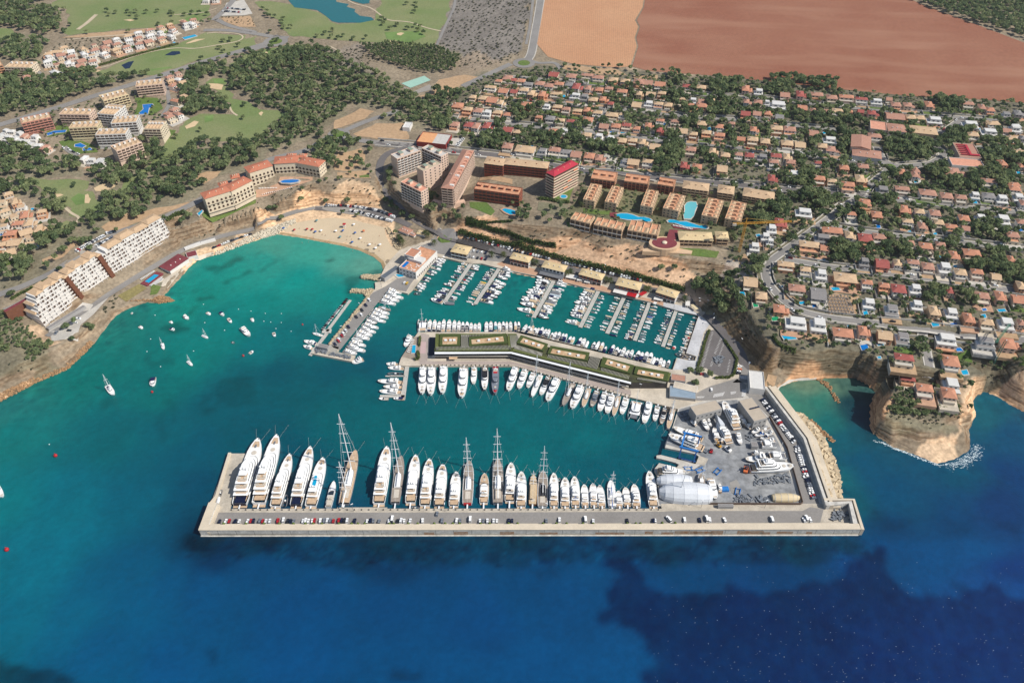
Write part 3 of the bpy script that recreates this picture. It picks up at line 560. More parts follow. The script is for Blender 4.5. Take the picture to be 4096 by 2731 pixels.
drape('wasteland',gp('g 20 1110 560 1180 400 1380 0 1260'),MATS['dry_weeds'],.3);drape('wasteland',gp('h 1660 770 1800 740 2240 800 2240 890 1640 830'),M_EARTH,.3)
drape('paved_terrace',gp('g 1180 190 1290 280 1440 290 1400 440 1200 460'),M_PALE,.3)
drape('forecourt',gp('E 440 1450 760 1210 860 1230 1020 1140 860 1320 740 1420 720 1568 480 1568'),M_PALE,.3,8)
drape('hotel_terrace',gp('F 0 180 200 120 220 60 520 60 520 90 400 130 200 190 0 250'),M_TERRA,.3,8);drape('hotel_garden',gp('E 1860 380 2351 200 2351 300 1860 420'),M_LAWN,.3,8)
drape('shore_terrace',gp('E 1420 1050 1500 1000 1800 790 1900 760 2000 740 1780 830 1640 960 1540 1080'),M_CREAM,.3,6)
drape('parking_lot',gp('F 540 330 660 320 960 325 1160 355 1280 430 1250 480 960 415 640 370'),M_ROAD2,.3,8)
ROADS=[('C 330 722 620 762 1050 800 1240 825 1500 846 1900 886 2351 906 D 270 941 820 996 1640 1068 1800 1085 2351 1115 3300 1150',7),('C 0 905 280 928 550 960 880 995 1330 1040 1700 1080 2351 1112 D 0 1132 300 1163 700 1197',7),
 ('C 0 1140 330 1175 640 1210 1040 1250 1280 1285 1900 1335 2351 1385 D 0 1393 520 1443 640 1462 1000 1490 1130 1530',7.5),('B 1800 1078 2130 1110 C 0 1140',6),('h -200 140 0 155 700 212 1200 290 2000 372 2240 402 g 800 560 1400 560 2100 690 G 1330 66 1700 100 2300 150 H 100 168 300 187 700 215 860 230',10),
 ('D 1800 1085 1620 1220 1430 1262 1280 1285 1040 1240',10),('D 1430 1262 1600 1390 1640 1420 1500 1510 1150 1535 1050 1480 1000 1350',9),('D 1150 1535 1100 1568 H 930 130 850 230 680 342 500 482 200 700 0 845 G 2310 900 2330 1000 2360 1060 H 30 1060 130 1190 270 1290 560 1352 1000 1402 1400 1442 1700 1492 2351 1562 3300 1600',9),
 ('H 860 230 1080 255 1400 296 2351 388 3300 470',7),('H 540 503 900 562 1400 622 1650 645 2351 722 3300 800',7),('H 150 812 560 882 900 922 1700 1022 2351 1112 3300 1200',7),('M 1420 170 1450 330 1470 600',7),('C 0 705 430 748 620 762',6),('C 1040 1560 1100 1500',5),('D 1600 1400 2000 1350 2351 1345 3300 1360',6),('C 860 1000 770 1205',4),
 ('C 272 -60 240 150 190 440 172 520 120 580',10),('C 175 560 240 590 400 570 450 640',6),('B 2340 590 2100 700 1900 795',9),('B 1840 -60 1820 80 1740 240 1660 420',4),('C 200 -60 165 250 130 410',4),
 ('A -500 1260 0 1150 500 1000 880 880 1240 770 1500 690 1900 560 2351 430 B 100 400',11),('A 1870 280 2080 280 2351 312 B 150 340 300 350',9),('B -20 460 60 430 230 420 300 370 170 330',7),('A 1960 190 2050 110 2150 0 2180 -60',9),('A 2351 300 2100 240 1980 180',8),('A 1490 1070 1560 960 1520 740',5),('A 590 1350 640 1400 720 1430',6),('A 250 590 390 690',5),
 ('E -300 1210 0 1140 100 1110 480 940 640 840 1000 620 1130 540 1400 480 1800 292 2000 170 2351 0 B 90 1470 480 1380 690 1240 820 1200 1000 1120 1310 1020',8),('B 690 1240 1000 1300 1500 1345 1900 1400',8),('B 1500 1345 1200 1400 1140 1480 F 1130 40 1200 220 1400 405 1540 500 1700 592 2351 768',8.5),('F 1700 592 2351 768 G 0 795 200 835 520 905 900 992 1300 1085 1550 1145 e 900 25 1200 330 1500 600 1800 950 1930 1200 1900 1500 L 1050 110 1100 180 1250 330 1440 570 1560 840 1700 1200',8.5),
 ('F 540 345 860 362 1100 390 1300 450 1420 510',7),('E 430 1520 760 1300 1000 1140 1300 950 1640 745 1780 680 2000 610 2351 500 F 0 505 200 430 400 365 540 340',6.5),('E -100 1330 50 1290 130 1230 400 1100 500 1000',4)]
RPTS=[]
for i,(s,w)in enumerate(ROADS):
    w*=.72 if i==7 else(.85 if i<16 else 1);P_=gp(s);town=i<17
    if town:ribbon('pavement',P_,w+2.6,M_PALE,.22)
    o_,D_=ribbon('road',P_,w,M_ROAD if i not in(4,31,32,33)else M_DARKR,.34);RPTS+=[(p[0],p[1],w/2+1.5)for p in D_]
for s,r in(('C 110 582',15),('D 1120 1535',11),('B 760 1235',13),('B 180 385',17),('F 1730 655',14)):
    c=gp(s)[0];drape('roundabout',[(c[0]+r*math.cos(a*.26),c[1]+r*math.sin(a*.26))for a in range(24)],M_ROAD,.4);drape('roundabout_island',[(c[0]+r*.55*math.cos(a*.26),c[1]+r*.55*math.sin(a*.26))for a in range(24)],M_LAWN,.5)
def wz(s,z):return[W(p,z)[:2]for p in pl(s)]
def ccw(P):return P if sum(a[0]*b[1]-b[0]*a[1]for a,b in zip(P,P[1:]+P[:1]))>0 else P[::-1]
def slab(name,poly,z0,z1,m,kind='structure'):
    mb=MB();mb.prism(ccw(poly),z0,z1);o=newobj(name,mb.mesh(name,m))
    if kind:o['kind']=kind
    return o
def sheet(name,s,z,m,off):return drape(name,wz(s,z),m,off,30,fz=z)
QZ=1.8
QUAY=wz('d 1345 250 540 1250 200 1400 385 1440 925 1545 990 1440 660 1375 1545 230 1600 250 1930 330 2000 270 a 20 680 440 120 640 152 830 205 1050 235 1230 240 1400 285 1840 390 2240 470 b 430 112 720 172 1000 235 1320 315 1700 402 1980 462 2240 522 c 880 252 1130 332 1370 402 1770 492 e 870 1040 1050 1098 1020 1195 850 1150 700 1122 630 1332 c 1300 1472 150 1187 b 1640 1482 1000 1312 680 1232 150 1112 0 1102 a 1950 1467 110 1470 N 395 297 370 330 240 530 215 602 1240 604 1290 606 2352 892 L 430 292 480 305 f 370 172',QZ)+wz('L 1100 130 e 1960 1500 1900 1200 1800 950 1280 290 G 1500 1105 0 745 F 1660 578 1400 690 1310 735 1190 870 1135 985 d 1460 70 1500 110 1340 130 1350 200',QZ)
slab('quay',QUAY,-4,QZ,M_CREAM)
YARD=wz('f 370 172 300 400 195 640 195 685 590 765 640 800 615 880 140 780 85 785 85 820 140 830 330 880 378 905 350 942 120 885 60 960 60 985 100 1060 110 1440',QZ)+wz('L 310 1170 1700 1300 1790 1190 1600 610 1330 270 1240 150 1100 110',QZ)
slab('boatyard_ground',YARD,-4,QZ+.004,M_PALE)
DK=wz('J 490 374 650 374 500 882 1490 880 1490 869 1950 868 1950 880 K 2290 880',2.0)+wz('L 320 1150 1790 1150 2030 1130',2.0)+wz('L 2090 1430 J 240 1130',0.0)
slab('breakwater_deck',DK,-4,2.0,M_STONE)
sheet('breakwater_road','J 390 915 360 1020 1500 1020 K 2300 1016 L 1750 1320 1780 1200 1660 1180 1590 1215 1500 1215 450 1215 K 2300 908 1400 912 300 916 J 600 916',2.0,M_ROAD,.03)
sheet('dock_road','L 1120 120 1250 150 1330 290 1560 610 1760 1200 1590 1190 1580 1130 1450 660 1290 380 1180 260 1080 170',QZ,M_ROAD,.05)
sheet('boatyard_asphalt','f 385 185 520 145 600 180 950 70 1140 60 1330 300 1560 420 1680 620 1960 1390 1950 1425 120 1425 110 1070 500 1020 700 880 640 880 660 790 590 755 205 640 310 400',QZ,M_YARD,.03)
sheet('boatyard_patch','f 640 790 760 830 720 920 600 895',QZ,M_STONE,.06);sheet('boatyard_patch','f 1040 1140 1130 1100 1180 1180 1100 1290 1060 1280',QZ,mat('worn_asphalt',lin(160,156,150),.9,.2,.2,.1),.06)
M_MAUVE=mat('mauve_paving',lin(182,168,160),.85,.2,.1,.1,.07,.6)
sheet('promenade','N 420 300 500 320 480 560 1240 560 2352 830 2352 878 1270 595 410 590',QZ,M_MAUVE,.03)
sheet('promenade','a 1500 255 1620 200 1680 230 2100 310 2240 360 b 460 40 930 130 1250 220 1560 260 2000 430 2240 470 c 880 200 1140 260 1130 325 880 248 430 140 b 1690 395 1320 308 430 106 a 2240 462 1840 382',QZ,M_TERRA,.03)
M_LCON=mat('light_concrete',lin(206,206,208),.85,.2,.16,.08,.1,.5)
sheet('concrete_apron','c 1135 265 1560 340 1980 640 1860 800 1760 1200 1720 1470 1310 1475 1395 1260 1540 1300 1720 1310 1740 1230 1548 1172 1772 500 1370 408 1135 335',QZ,M_LCON,.03)
sheet('car_park','e 1285 640 1400 615 1560 820 1740 1090 1770 1180 1710 1430 1650 1420 1560 1480 1330 1400 1240 1310 1075 1300 1150 1040',QZ,M_DARKR,.04)
sheet('quay_road','F 1320 760 1700 620 2351 770 2351 850 1900 800 1660 760 1620 730 1500 700',QZ,M_ROAD,.03)
sheet('quay_road','d 1300 320 1540 200 1900 -40 2080 40 1990 150 1900 300 1600 240 720 1340 600 1300 540 1240',QZ,M_ROAD,.05)
sheet('quay_road','d 540 1260 700 1290 660 1370 920 1440 900 1510 400 1410 260 1390',QZ,mat('worn_concrete',lin(172,168,158),.9,.2,.2,.2,.1,.8),.05)
sheet('marina_road','G 0 795 520 905 1300 1085 1540 1150 1500 1110 1240 1050 600 905 0 765',QZ,M_ROAD,.09)
sheet('junction','e 1800 950 1960 1080 2100 1290 2010 1300 1980 1568 1700 1568 1850 1450 1860 1250 1750 1050',QZ,M_ROAD,.05);sheet('junction','L 620 170 760 100 1000 30 1090 90 1060 200 860 220 640 230',QZ,M_ROAD,.05)
sheet('wooden_deck','N 250 520 360 335 425 340 410 560 380 555',QZ,mat('deck_boards',lin(166,152,138),.8,.2,.15,.3),.05)
sheet('pink_paving','N 420 380 470 385 465 490 415 490',QZ,mat('pink_paving',lin(206,178,176),.85),.06)
def stripes(name,s,z,n,m,frac=.5):
    a,b,c,d=wz(s,z);mb=MB()
    for i in range(n):
        t0=i/n;t1=(i+frac)/n;L2=lambda p,q,t:(p[0]+(q[0]-p[0])*t,p[1]+(q[1]-p[1])*t,z+.09)
        mb.quad(L2(a,b,t0),L2(a,b,t1),L2(d,c,t1),L2(d,c,t0))
    return struct(name,mb,m)
M_MARK=mat('road_marking',(.75,.74,.72),.8)
stripes('zebra_crossing','e 1860 1225 1975 1225 1990 1275 1875 1275',QZ,8,M_MARK);stripes('zebra_crossing','e 1840 1445 1960 1445 1970 1510 1850 1500',QZ,8,M_MARK);stripes('zebra_crossing','L 1050 130 1090 125 1080 190 1045 190',QZ,7,M_MARK)
for s,n in(('e 1330 660 1140 1290 1180 1300 1360 670',26),('e 1480 770 1360 1060 1400 1075 1510 790',12),('e 1545 830 1440 1110 1465 1120 1570 850',12),('e 1340 1130 1290 1290 1330 1300 1380 1150',7),('e 1640 1160 1590 1400 1620 1405 1670 1170',9),('e 1470 1160 1440 1290 1480 1300 1510 1170',6)):stripes('parking_bays',s,QZ,n,M_MARK,.14)
for s in('L 800 170 900 150 880 185 790 200','L 945 150 1000 145 990 165 950 175','L 640 190 720 190 700 205 650 205'):stripes('hatched_island',s,QZ,10,M_MARK,.4)
M_WALL=mat('harbour_wall',lin(212,208,200),.9,.15,.2,.25,.14,.7)
M_WTOP=mat('wall_top',lin(222,208,186),.9,.15,.07,.1,.05,.6)
M_RUST=mat('stained_concrete',lin(176,128,92),.9,.1,.9,.45,.2,1.0,col2=lin(184,174,158))
def wall_run(name,label,pts,widths_heights,cat='wall',mt=None,stains=0):
    "a wall along world points; (offset0, offset1, top, part name) strips measured to the left of the run"
    t=thing(name,label,cat,(pts[0][0],pts[0][1],0))
    n=len(pts);N=[]
    for i in range(n):
        a=pts[max(0,i-1)];b=pts[min(n-1,i+1)];l=math.hypot(b[0]-a[0],b[1]-a[1]);N.append((-(b[1]-a[1])/l,(b[0]-a[0])/l))
    for o0,o1,zb,zt,pn,m in widths_heights:
        mb=MB()
        for i in range(n-1):
            q=[]
            for k,o in((i,o0),(i+1,o0),(i+1,o1),(i,o1)):q.append((pts[k][0]+N[k][0]*o-pts[0][0],pts[k][1]+N[k][1]*o-pts[0][1]))
            mb.prism(ccw(q),zb,zt,bottom=True)
        newobj(pn,mb.mesh(pn,m),t)
    return t
dkA,dkB=W(pl('J 240 1130')[0],0),W(pl('L 2088 1430')[0],0)
t=wall_run('breakwater_wall','long cream breakwater wall facing the open sea at the front of the harbour',[dkA,dkB],[(0,4.4,-4,6.6,'parapet',M_WALL),(4.4,6.6,2,4.6,'walkway',M_WTOP),(-.25,4.5,6.6,7.0,'coping',M_WTOP),(-.8,0,-4,.5,'footing',M_WALL)])
L_=math.hypot(dkB[0]-dkA[0],dkB[1]-dkA[1]);ux,uy=(dkB[0]-dkA[0])/L_,(dkB[1]-dkA[1])/L_
rs=MB()
for f,w in((.355,10),(.4,14),(.47,14),(.53,18),(.615,20),(.645,9),(.69,8),(.715,12),(.735,22),(.765,18),(.79,12),(.83,26),(.865,10),(.89,16),(.935,6)):
    x=f*L_-7;w*=.7;h=rnd.uniform(2.5,4.5);b_=rnd.uniform(.6,1.2)
    rs.prism([(ux*x+uy*.03,uy*x-ux*.03),(ux*(x+w)+uy*.03,uy*(x+w)-ux*.03),(ux*(x+w)-uy*.5,uy*(x+w)+ux*.5),(ux*x-uy*.5,uy*x+ux*.5)],b_,b_+h,bottom=True)
ad(rs,'rust_stain',M_RUST,t)
jm=MB();k=0
while k<L_:
    jm.prism([(ux*k+uy*.02,uy*k-ux*.02),(ux*(k+.25)+uy*.02,uy*(k+.25)-ux*.02),(ux*(k+.25)-uy*.1,uy*(k+.25)+ux*.1),(ux*k-uy*.1,uy*k+ux*.1)],.6,6.5,bottom=True);k+=12.5
ad(jm,'joint',mat('joint_grey',lin(120,116,110),.9),t)  # narrow grey joint strips, evenly spaced along the sea face
spl=wz('J 236 1075 300 830 318 828',7.0)
wall_run('breakwater_wall','short cream sea wall at the left end of the breakwater, beside the widest yacht berth',[dkA,W(pl('J 318 838')[0],5)],[(-5.2,0,-4,6.65,'parapet',M_WALL),(-5.3,.2,6.65,7.06,'coping',M_WTOP),(-7.0,-5.2,2,4.4,'walkway',M_WTOP)])
wall_run('breakwater_wall','low cream parapet along the outer edge of the left-hand spur quay',wz('J 318 838 372 770 492 376',2.0),[(-2.2,0,-4,3.3,'parapet',M_WTOP)])
rw=wz('L 1238 140 1330 262 1585 600 1785 1200',2.0)
wall_run('breakwater_wall','tall curving concrete wall behind the row of parked cars on the right-hand dike',rw,[(-.0,2.0,0,6.6,'parapet',M_WALL),(2.0,3.4,0,5.6,'channel',mat('channel_grey',lin(120,116,112),.9)),(3.4,5.6,0,6.6,'coping',M_WTOP),(5.6,11,-3,4.6,'walkway',M_WTOP)])
cb=wz('L 2030 1122 2122 1370',7.0)
wall_run('breakwater_wall','cream wall round the sunken corner enclosure at the right end of the breakwater',[W(pl('L 1790 1180')[0],3),W(pl('L 2005 1165')[0],3),(dkB[0]-2.6,dkB[1]+.3)],[(-1.6,1.6,-4,6.7,'parapet',M_WALL),(1.6,3.0,0,5.4,'channel',MATS['channel_grey']),(3.0,5.0,-4,6.8,'coping',M_WTOP)])
M_SHRUB=mat('shrub_leaves',lin(104,122,58),.9,.1,.3,1.5)
pm=MB();pm.box(-.5,.5,-.5,.5,0,.7);pm=pm.mesh('planter',M_STONE)
sm_=MB();sm_.tube((0,0,.6),(0,0,3.2),1.0,.25,8);sm_.ball((0,0,1.4),1.15,1.15,1.0,8,4);sm_=sm_.mesh('conifer',M_SHRUB)
xs=[J for J in(450,655,820,960,1090,1200,1270,1350,1507,1623,1682,1744,1970,2010,2143,2230)]
pxl=[px('J',x,1032)for x in xs]+[px('K',x,1030)for x in(200,300,370,432,625,708,882,965,1198,1320,1415,1563,1657,1970,2050,2092,2292)]+[px('L',330,1335),px('L',447,1335)]
for i,p in enumerate(pxl):
    w=W(p,4.6);place([('planter',pm),('conifer',sm_)],'potted_conifer',f'small green conifer in a planter on the breakwater walkway, {ordn(i+1)} from the left','potted tree',(w[0],w[1],4.6),group='potted conifers along the breakwater')
bo=MB();bo.tube((0,0,0),(0,0,.9),.35,.28,6);bo.ball((0,0,.95),.45,.45,.22,6,3);BOL=bo.mesh('bollard',mat('bollard_iron',lin(52,50,50),.6))
k=0
for(s0,s1,z,n)in(('J 520 895','K 2260 893',2.03,60),('N 430 600','N 1230 602',QZ,22),('N 1300 618','N 2340 880',QZ,30)):
    a,b=W(pl(s0)[0],z),W(pl(s1)[0],z)
    wh={60:'outer breakwater quay',22:'straight south quay of the island',30:'slanting south quay of the island'}[n]
    for i in range(n):
        f=i/(n-1);tag(newobj('bollard',BOL,None,(a[0]+(b[0]-a[0])*f,a[1]+(b[1]-a[1])*f,z)),f'dark iron mooring bollard on the {wh}, {ordn(i+1)} from the left','bollard','mooring bollards')
JET=[]
def jetty(label,s,w,z=.75):
    a,b=wz(s,z);l=math.hypot(b[0]-a[0],b[1]-a[1]);an=math.atan2(b[1]-a[1],b[0]-a[0])
    t=thing('jetty',label,'jetty',(a[0],a[1],0),an,'jetties of the inner basin')
    mb=MB();mb.box(0,l,-w/2,w/2,.1,z);ad(mb,'deck',mat('pontoon_deck',lin(196,192,184),.85,.2,.1,.3),t)
    pb=MB();pb.box(-.15,.15,-.15,.15,z,z+1.0);pm_=pb.mesh('pedestal',M_WHITE)
    for i in range(int(l/9)):newobj('pedestal',pm_,t,(5+i*9,(w/2-.3)*(1 if i%2 else-1),0))
    return a,b
jl=['a 1062 225 590 900','a 1570 305 1120 965','b 748 175 375 850','b 1548 355 1212 1025','b 2012 460 1695 1135','c 892 255 622 948','c 1368 402 1125 1058']
jw=(3.6,3.6,3.8,3.6,3.6,3.4,3.2)
for i,s in enumerate(jl):JET.append(jetty(f'straight pale pontoon jetty with boats on both sides, {ordn(i+1)} from the left in the inner basin',s,jw[i]))
jetty('short cross pontoon at the seaward end of the leftmost inner basin jetty','a 400 870 700 945',2.0)
jetty('straight grey pontoon running down from the left end of the island quay','N 295 604 255 915',3.6);jetty('short grey pontoon at the foot of the pontoon left of the island','N 45 880 272 882',2.6);jetty('thin wooden finger pontoon between the boats left of the island','N 95 697 272 695',1.2)
jetty('long white pontoon crowded with jet skis beside the rocky mole','d 900 445 480 1010',2.6);jetty('wide white floating platform at the lower end of the jet ski pontoon','d 395 1005 560 1000',5.0);jetty('brown wooden footbridge running from the jet ski pontoon to the open water','d 480 1040 175 1440',3.0)
def rocks(name,label,s,z0,z1,n,r,m):
    po=wz(s,.8);x0,x1=min(p[0]for p in po),max(p[0]for p in po);y0,y1=min(p[1]for p in po),max(p[1]for p in po)
    mb=MB();k=0;tries=0
    while k<n and tries<n*40:
        tries+=1;x,y=rnd.uniform(x0,x1),rnd.uniform(y0,y1)
        if not inpoly((x,y),po):continue
        R=r*rnd.uniform(.6,1.3);z=rnd.uniform(z0,z1)+max(0,hgt(x,y));i0=len(mb.v)
        mb.ball((x,y,z),R,R*rnd.uniform(.7,1),R*.8,5,3)
        mb.v[i0:]=[(a+rnd.uniform(-.2,.2)*R,b+rnd.uniform(-.2,.2)*R,c+rnd.uniform(-.15,.15)*R)for a,b,c in mb.v[i0:]];k+=1
    o=newobj(name,mb.mesh(name,m));tag(o,label,'rocks');o['kind']='stuff'
M_ROCK=mat('limestone_rock',lin(204,186,156),.95,.1,.2,.4,.15,1.5)
rocks('rock_armour','pale limestone boulders along the seaward side of the west mole','d 1340 260 1260 350 1180 420 1000 640 760 940 560 1180 520 1250 560 1255 760 1010 1000 730 1240 420',.1,1.4,620,1.15,M_ROCK)
rocks('rock_armour','pale boulders of the lower groyne beside the small launching beach','d 930 260 1330 262 1240 360 1170 380 1150 330 900 310',.2,2.0,420,1.0,M_ROCK);rocks('rock_armour','pale boulders of the upper groyne beside the grey boathouse','d 1090 10 1440 0 1420 60 1500 120 1400 105 1110 60',.2,2.0,420,1.0,M_ROCK)
rocks('rock_armour','white boulder revetment left of the beach','E 1870 795 2040 735 2351 600 F 150 540 360 470 370 500 200 580 0 632 E 2200 690 2000 765',.2,1.0,700,1.1,mat('white_rock',lin(220,208,186),.95,.1,.2,.4,.15,1.5))
rocks('rock_armour','tumbled boulders between the beach and the palm garden','F 1190 540 1230 540 1330 730 1290 740',.1,.8,120,1.0,M_ROCK)
rocks('shore_rock','brown stones at the point below the pool terrace','E 1150 1225 1350 1190 1460 1215 1600 1195 1560 1165 1500 1155 1400 1190',0,.8,260,.8,mat('brown_rock',lin(176,140,104),.95,.1,.3,.5));rocks('shore_rock','reddish stones strewn along the left shore','I 0 545 330 375 620 250 790 90 870 0 830 0 600 240 320 350 0 500',-.1,.5,520,.8,MATS['brown_rock'])
rocks('shore_rock','fallen rocks at the foot of the right-hand cove cliff','M 440 600 560 640 660 820 640 840 560 700',-.2,.5,110,.9,MATS['brown_rock']);rocks('shore_rock','brown rock shelf between the concrete blocks and the cove','L 1420 270 1600 360 1700 410 1750 470 1880 580 1860 600 1700 470 1560 370',-.3,.5,200,1.1,MATS['brown_rock'])
cbm=MB();cbm.box(-1.45,1.45,-1.45,1.45,-1.45,1.45);CBM=cbm.mesh('concrete_block',mat('block_concrete',lin(214,194,162),.95,.1,.12,.4,.1,1.2))
po=wz('L 1440 330 1600 360 1700 460 1780 560 1840 680 1890 800 1940 960 1935 1100 1830 1112 1770 950 1700 800 1640 640 1540 480',1.5)
edge=wz('L 1420 300 1540 480 1640 640 1700 800 1770 950 1830 1112',3)
x0,x1=min(p[0]for p in po),max(p[0]for p in po);y0,y1=min(p[1]for p in po),max(p[1]for p in po);k=0;tr=0;BL=[]
while k<240 and tr<20000:
    tr+=1;x,y=rnd.uniform(x0,x1),rnd.uniform(y0,y1)
    if not inpoly((x,y),po)or any((x-a)**2+(y-b)**2<4.6 for a,b in BL):continue
    BL.append((x,y));k+=1
BL.sort(key=lambda p:-p[1])
for i,(x,y)in enumerate(BL):
    de=min(math.hypot(x-a-(c-a)*t,y-b-(d-b)*t)for(a,b),(c,d)in zip(edge,edge[1:])for t in(0,.25,.5,.75,1))
    o=newobj('concrete_block',CBM,None,(x,y,max(.2,3.4-de*.2)));o.rotation_euler=(rnd.uniform(-.5,.5),rnd.uniform(-.5,.5),rnd.uniform(0,3));o.scale=(rnd.uniform(.85,1.15),)*3
    tag(o,'tumbled cream concrete cube in the armour slope outside the right-hand dike','concrete block','armour blocks of the right-hand dike')
fm_=MB()  # flat white quads added to stand in for sun glints on the water
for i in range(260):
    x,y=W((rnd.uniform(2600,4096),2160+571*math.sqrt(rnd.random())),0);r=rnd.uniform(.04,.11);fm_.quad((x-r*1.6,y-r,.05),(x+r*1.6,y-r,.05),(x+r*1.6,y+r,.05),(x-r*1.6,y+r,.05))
fo=MB()
M_FOAM_GLINT=mat('foam_and_glint',(.6,.68,.7),.8,.2,.3,1)  # one white for the surf and for the added sun glints
fl=wz('M 965 1170 1050 1190 1150 1240 1250 1275 1380 1330 1480 1360 1560 1400 1650 1385 1720 1365 1800 1320 1860 1280 1880 1200',0)
for i in range(760):
    j=rnd.choice([0,1,2,2,3,3,4,5,6,7,7,8,8,8,9,9,9,9,10,10,10]);j=min(j,len(fl)-2);t=rnd.random();sp_=1.5 if j<7 else 5
    x=fl[j][0]+(fl[j+1][0]-fl[j][0])*t+rnd.gauss(.5,sp_*.5)+(2 if j>7 else 0);y=fl[j][1]+(fl[j+1][1]-fl[j][1])*t-abs(rnd.gauss(0,sp_*.6));r=rnd.uniform(.1,.42);n=6;i0=len(fo.v)
    fo.v+=[(x+r*rnd.uniform(.5,1.3)*1.5*math.cos(a),y+r*rnd.uniform(.4,1)*math.sin(a),.03+.004*(i%20))for a in[q*2*math.pi/n for q in range(n)]];fo.f.append(tuple(range(i0,i0+n)))
o=newobj('glint_flecks',fm_.mesh('glint_flecks',M_FOAM_GLINT));tag(o,'tiny white foam flecks scattered over the dark sea at the lower right','foam');o['kind']='stuff'  # these flecks are added to stand in for sun glints, not foam
o=newobj('surf',fo.mesh('surf',M_FOAM_GLINT));tag(o,'white surf breaking round the rocky headland','surf');o['kind']='stuff'
M_GEL=mat('gelcoat_white',(.80,.80,.79),.25,.5,.04,.3);M_CREAMH=mat('gelcoat_cream',lin(232,222,202),.3,.5,.04,.3)
M_NAVY=mat('navy_paint',lin(24,32,62),.25,.5,.1,.4);M_GREYH=mat('grey_paint',lin(132,138,148),.3,.5,.08,.3);M_BLKH=mat('black_paint',lin(36,38,46),.3,.5,.1,.4)
M_TEAK=mat('teak_deck',lin(208,180,150),.7,.2,.15,.6,.1,3);M_DECKW=mat('deck_white',(.72,.71,.69),.5,.3,.06,.5);M_GLASS=mat('tinted_glass',(.02,.028,.04),.08,.6)
M_CNAVY=mat('navy_canvas',lin(32,40,84),.85,.2,.15,.6);M_CTAN=mat('tan_canvas',lin(214,190,156),.85,.2,.1,.6);M_CGREY=mat('grey_canvas',lin(120,122,128),.85,.2,.1,.6);M_CBLK=mat('dark_canvas',lin(44,44,50),.85,.2,.1,.6)
M_SEAT=mat('pale_cushions',lin(214,204,190),.8,.2,.12,1.2);M_ALU=mat('alloy_spar',(.72,.73,.74),.4,.5,.05,.3);M_RED=M_RED if False else M_RED
M_REDP=mat('red_paint',lin(190,36,44),.4,.4,.1,.5);M_BLUEP=mat('blue_canvas',lin(30,96,176),.7,.3,.1,.5);M_WOOD=mat('varnished_wood',lin(150,100,62),.5,.4,.2,.5);M_GREYD=mat('grey_teak',lin(162,150,138),.8,.2,.12,.6)
M_ANTIF=mat('antifouling',lin(60,48,60),.8,.2,.2,.5);M_WRAP=mat('shrink_wrap',lin(226,230,236),.45,.4,.05,.12,.05,.7)
HT=(0,.12,.3,.5,.66,.79,.89,.96,1.0)
def gun(B,bow=1.0):return[B/2*k for k in(.86,.95,1,1,.97,.85,.62,.34,.02)]
def gw(B,t):
    G=gun(B)
    for i in range(8):
        if t<=HT[i+1]:return G[i]+(G[i+1]-G[i])*(t-HT[i])/(HT[i+1]-HT[i])
    return 0.02
def hull(L,B,fb,keel=-.4):
    mb=MB();G=gun(B)
    for t,g in zip(HT,G):
        z=fb*(1+.38*t*t);xs=t*L;xw=xs-(L*.035 if t>.9 else 0)
        mb.v+=[(xs,-g,z),(xw,-g*.86,.05),(xw,-g*.5,keel),(xw,g*.5,keel),(xw,g*.86,.05),(xs,g,z),(xs,g*.93,z),(xs,-g*.93,z)]
    for i in range(8):
        a=i*8;b=a+8
        for k in range(7):mb.f.append((a+k,b+k,b+k+1,a+k+1))if k not in(5,6)else None
        mb.f.append((a+5,b+5,b+6,a+6));mb.f.append((b+7,b,a,a+7))
    mb.f.append((0,1,2,3,4,5));return mb
def deckm(L,B,fb,t0=0.0,t1=1.0,dz=-.12,k=.94):
    mb=MB();T=[t0]+[t for t in HT if t0<t<t1]+[t1]
    for t in T:
        g=gw(B,t)*k;z=fb*(1+.38*t*t)+dz;mb.v+=[(t*L,-g,z),(t*L,g,z)]
    for i in range(len(T)-1):mb.f.append((2*i,2*i+2,2*i+3,2*i+1))
    return mb
def outl(L,B,t0,t1,wf,nose=(1,1,1,.93,.72,.34)):
    R=[]
    for f,n in zip((0,.35,.65,.83,.95,1),nose):
        t=t0+(t1-t0)*f;R.append((t*L,min(B/2*wf,gw(B,t)*.93)*n))
    return[(x,-y)for x,y in R]+[(x,y)for x,y in R[::-1]]
def tierm(mb,L,B,t0,t1,wf,z0,z1,rake=.35,inset=.93,grow=1.0,rear=0.0):
    b=outl(L,B,t0,t1,wf);xm=t0*L;l=(t1-t0)*L;h=z1-z0
    b=[(xm+(x-xm)*grow-(grow-1)*l*.02,y*grow)for x,y in b]
    t=[(xm+rear*h+(x-xm)*(1-rake*h/l*1.0),y*inset)for x,y in b]
    mb.prism(b,z0,z1,top=t);return b,t
def band(mb,bt,z0,z1,lo,hi):
    b,t=bt;f=lambda k:[((p[0]*(1-k)+q[0]*k)+(.06 if p[0]>b[0][0]+.1 else.25),(p[1]*(1-k)+q[1]*k)*1.02)for p,q in zip(b,t)]
    h=z1-z0;mb.prism(f(lo),z0+h*lo,z0+h*hi,top=f(hi))
def arch(mb,x,w,z0,z1):
    mb.box(x-.25,x+.35,-w,-w+.25,z0,z1);mb.box(x-.25,x+.35,w-.25,w,z0,z1);mb.box(x-.4,x+.5,-w-.05,w+.05,z1,z1+.22)
def ymesh(mb,n,m):return mb.mesh(n,m)
_yc={}
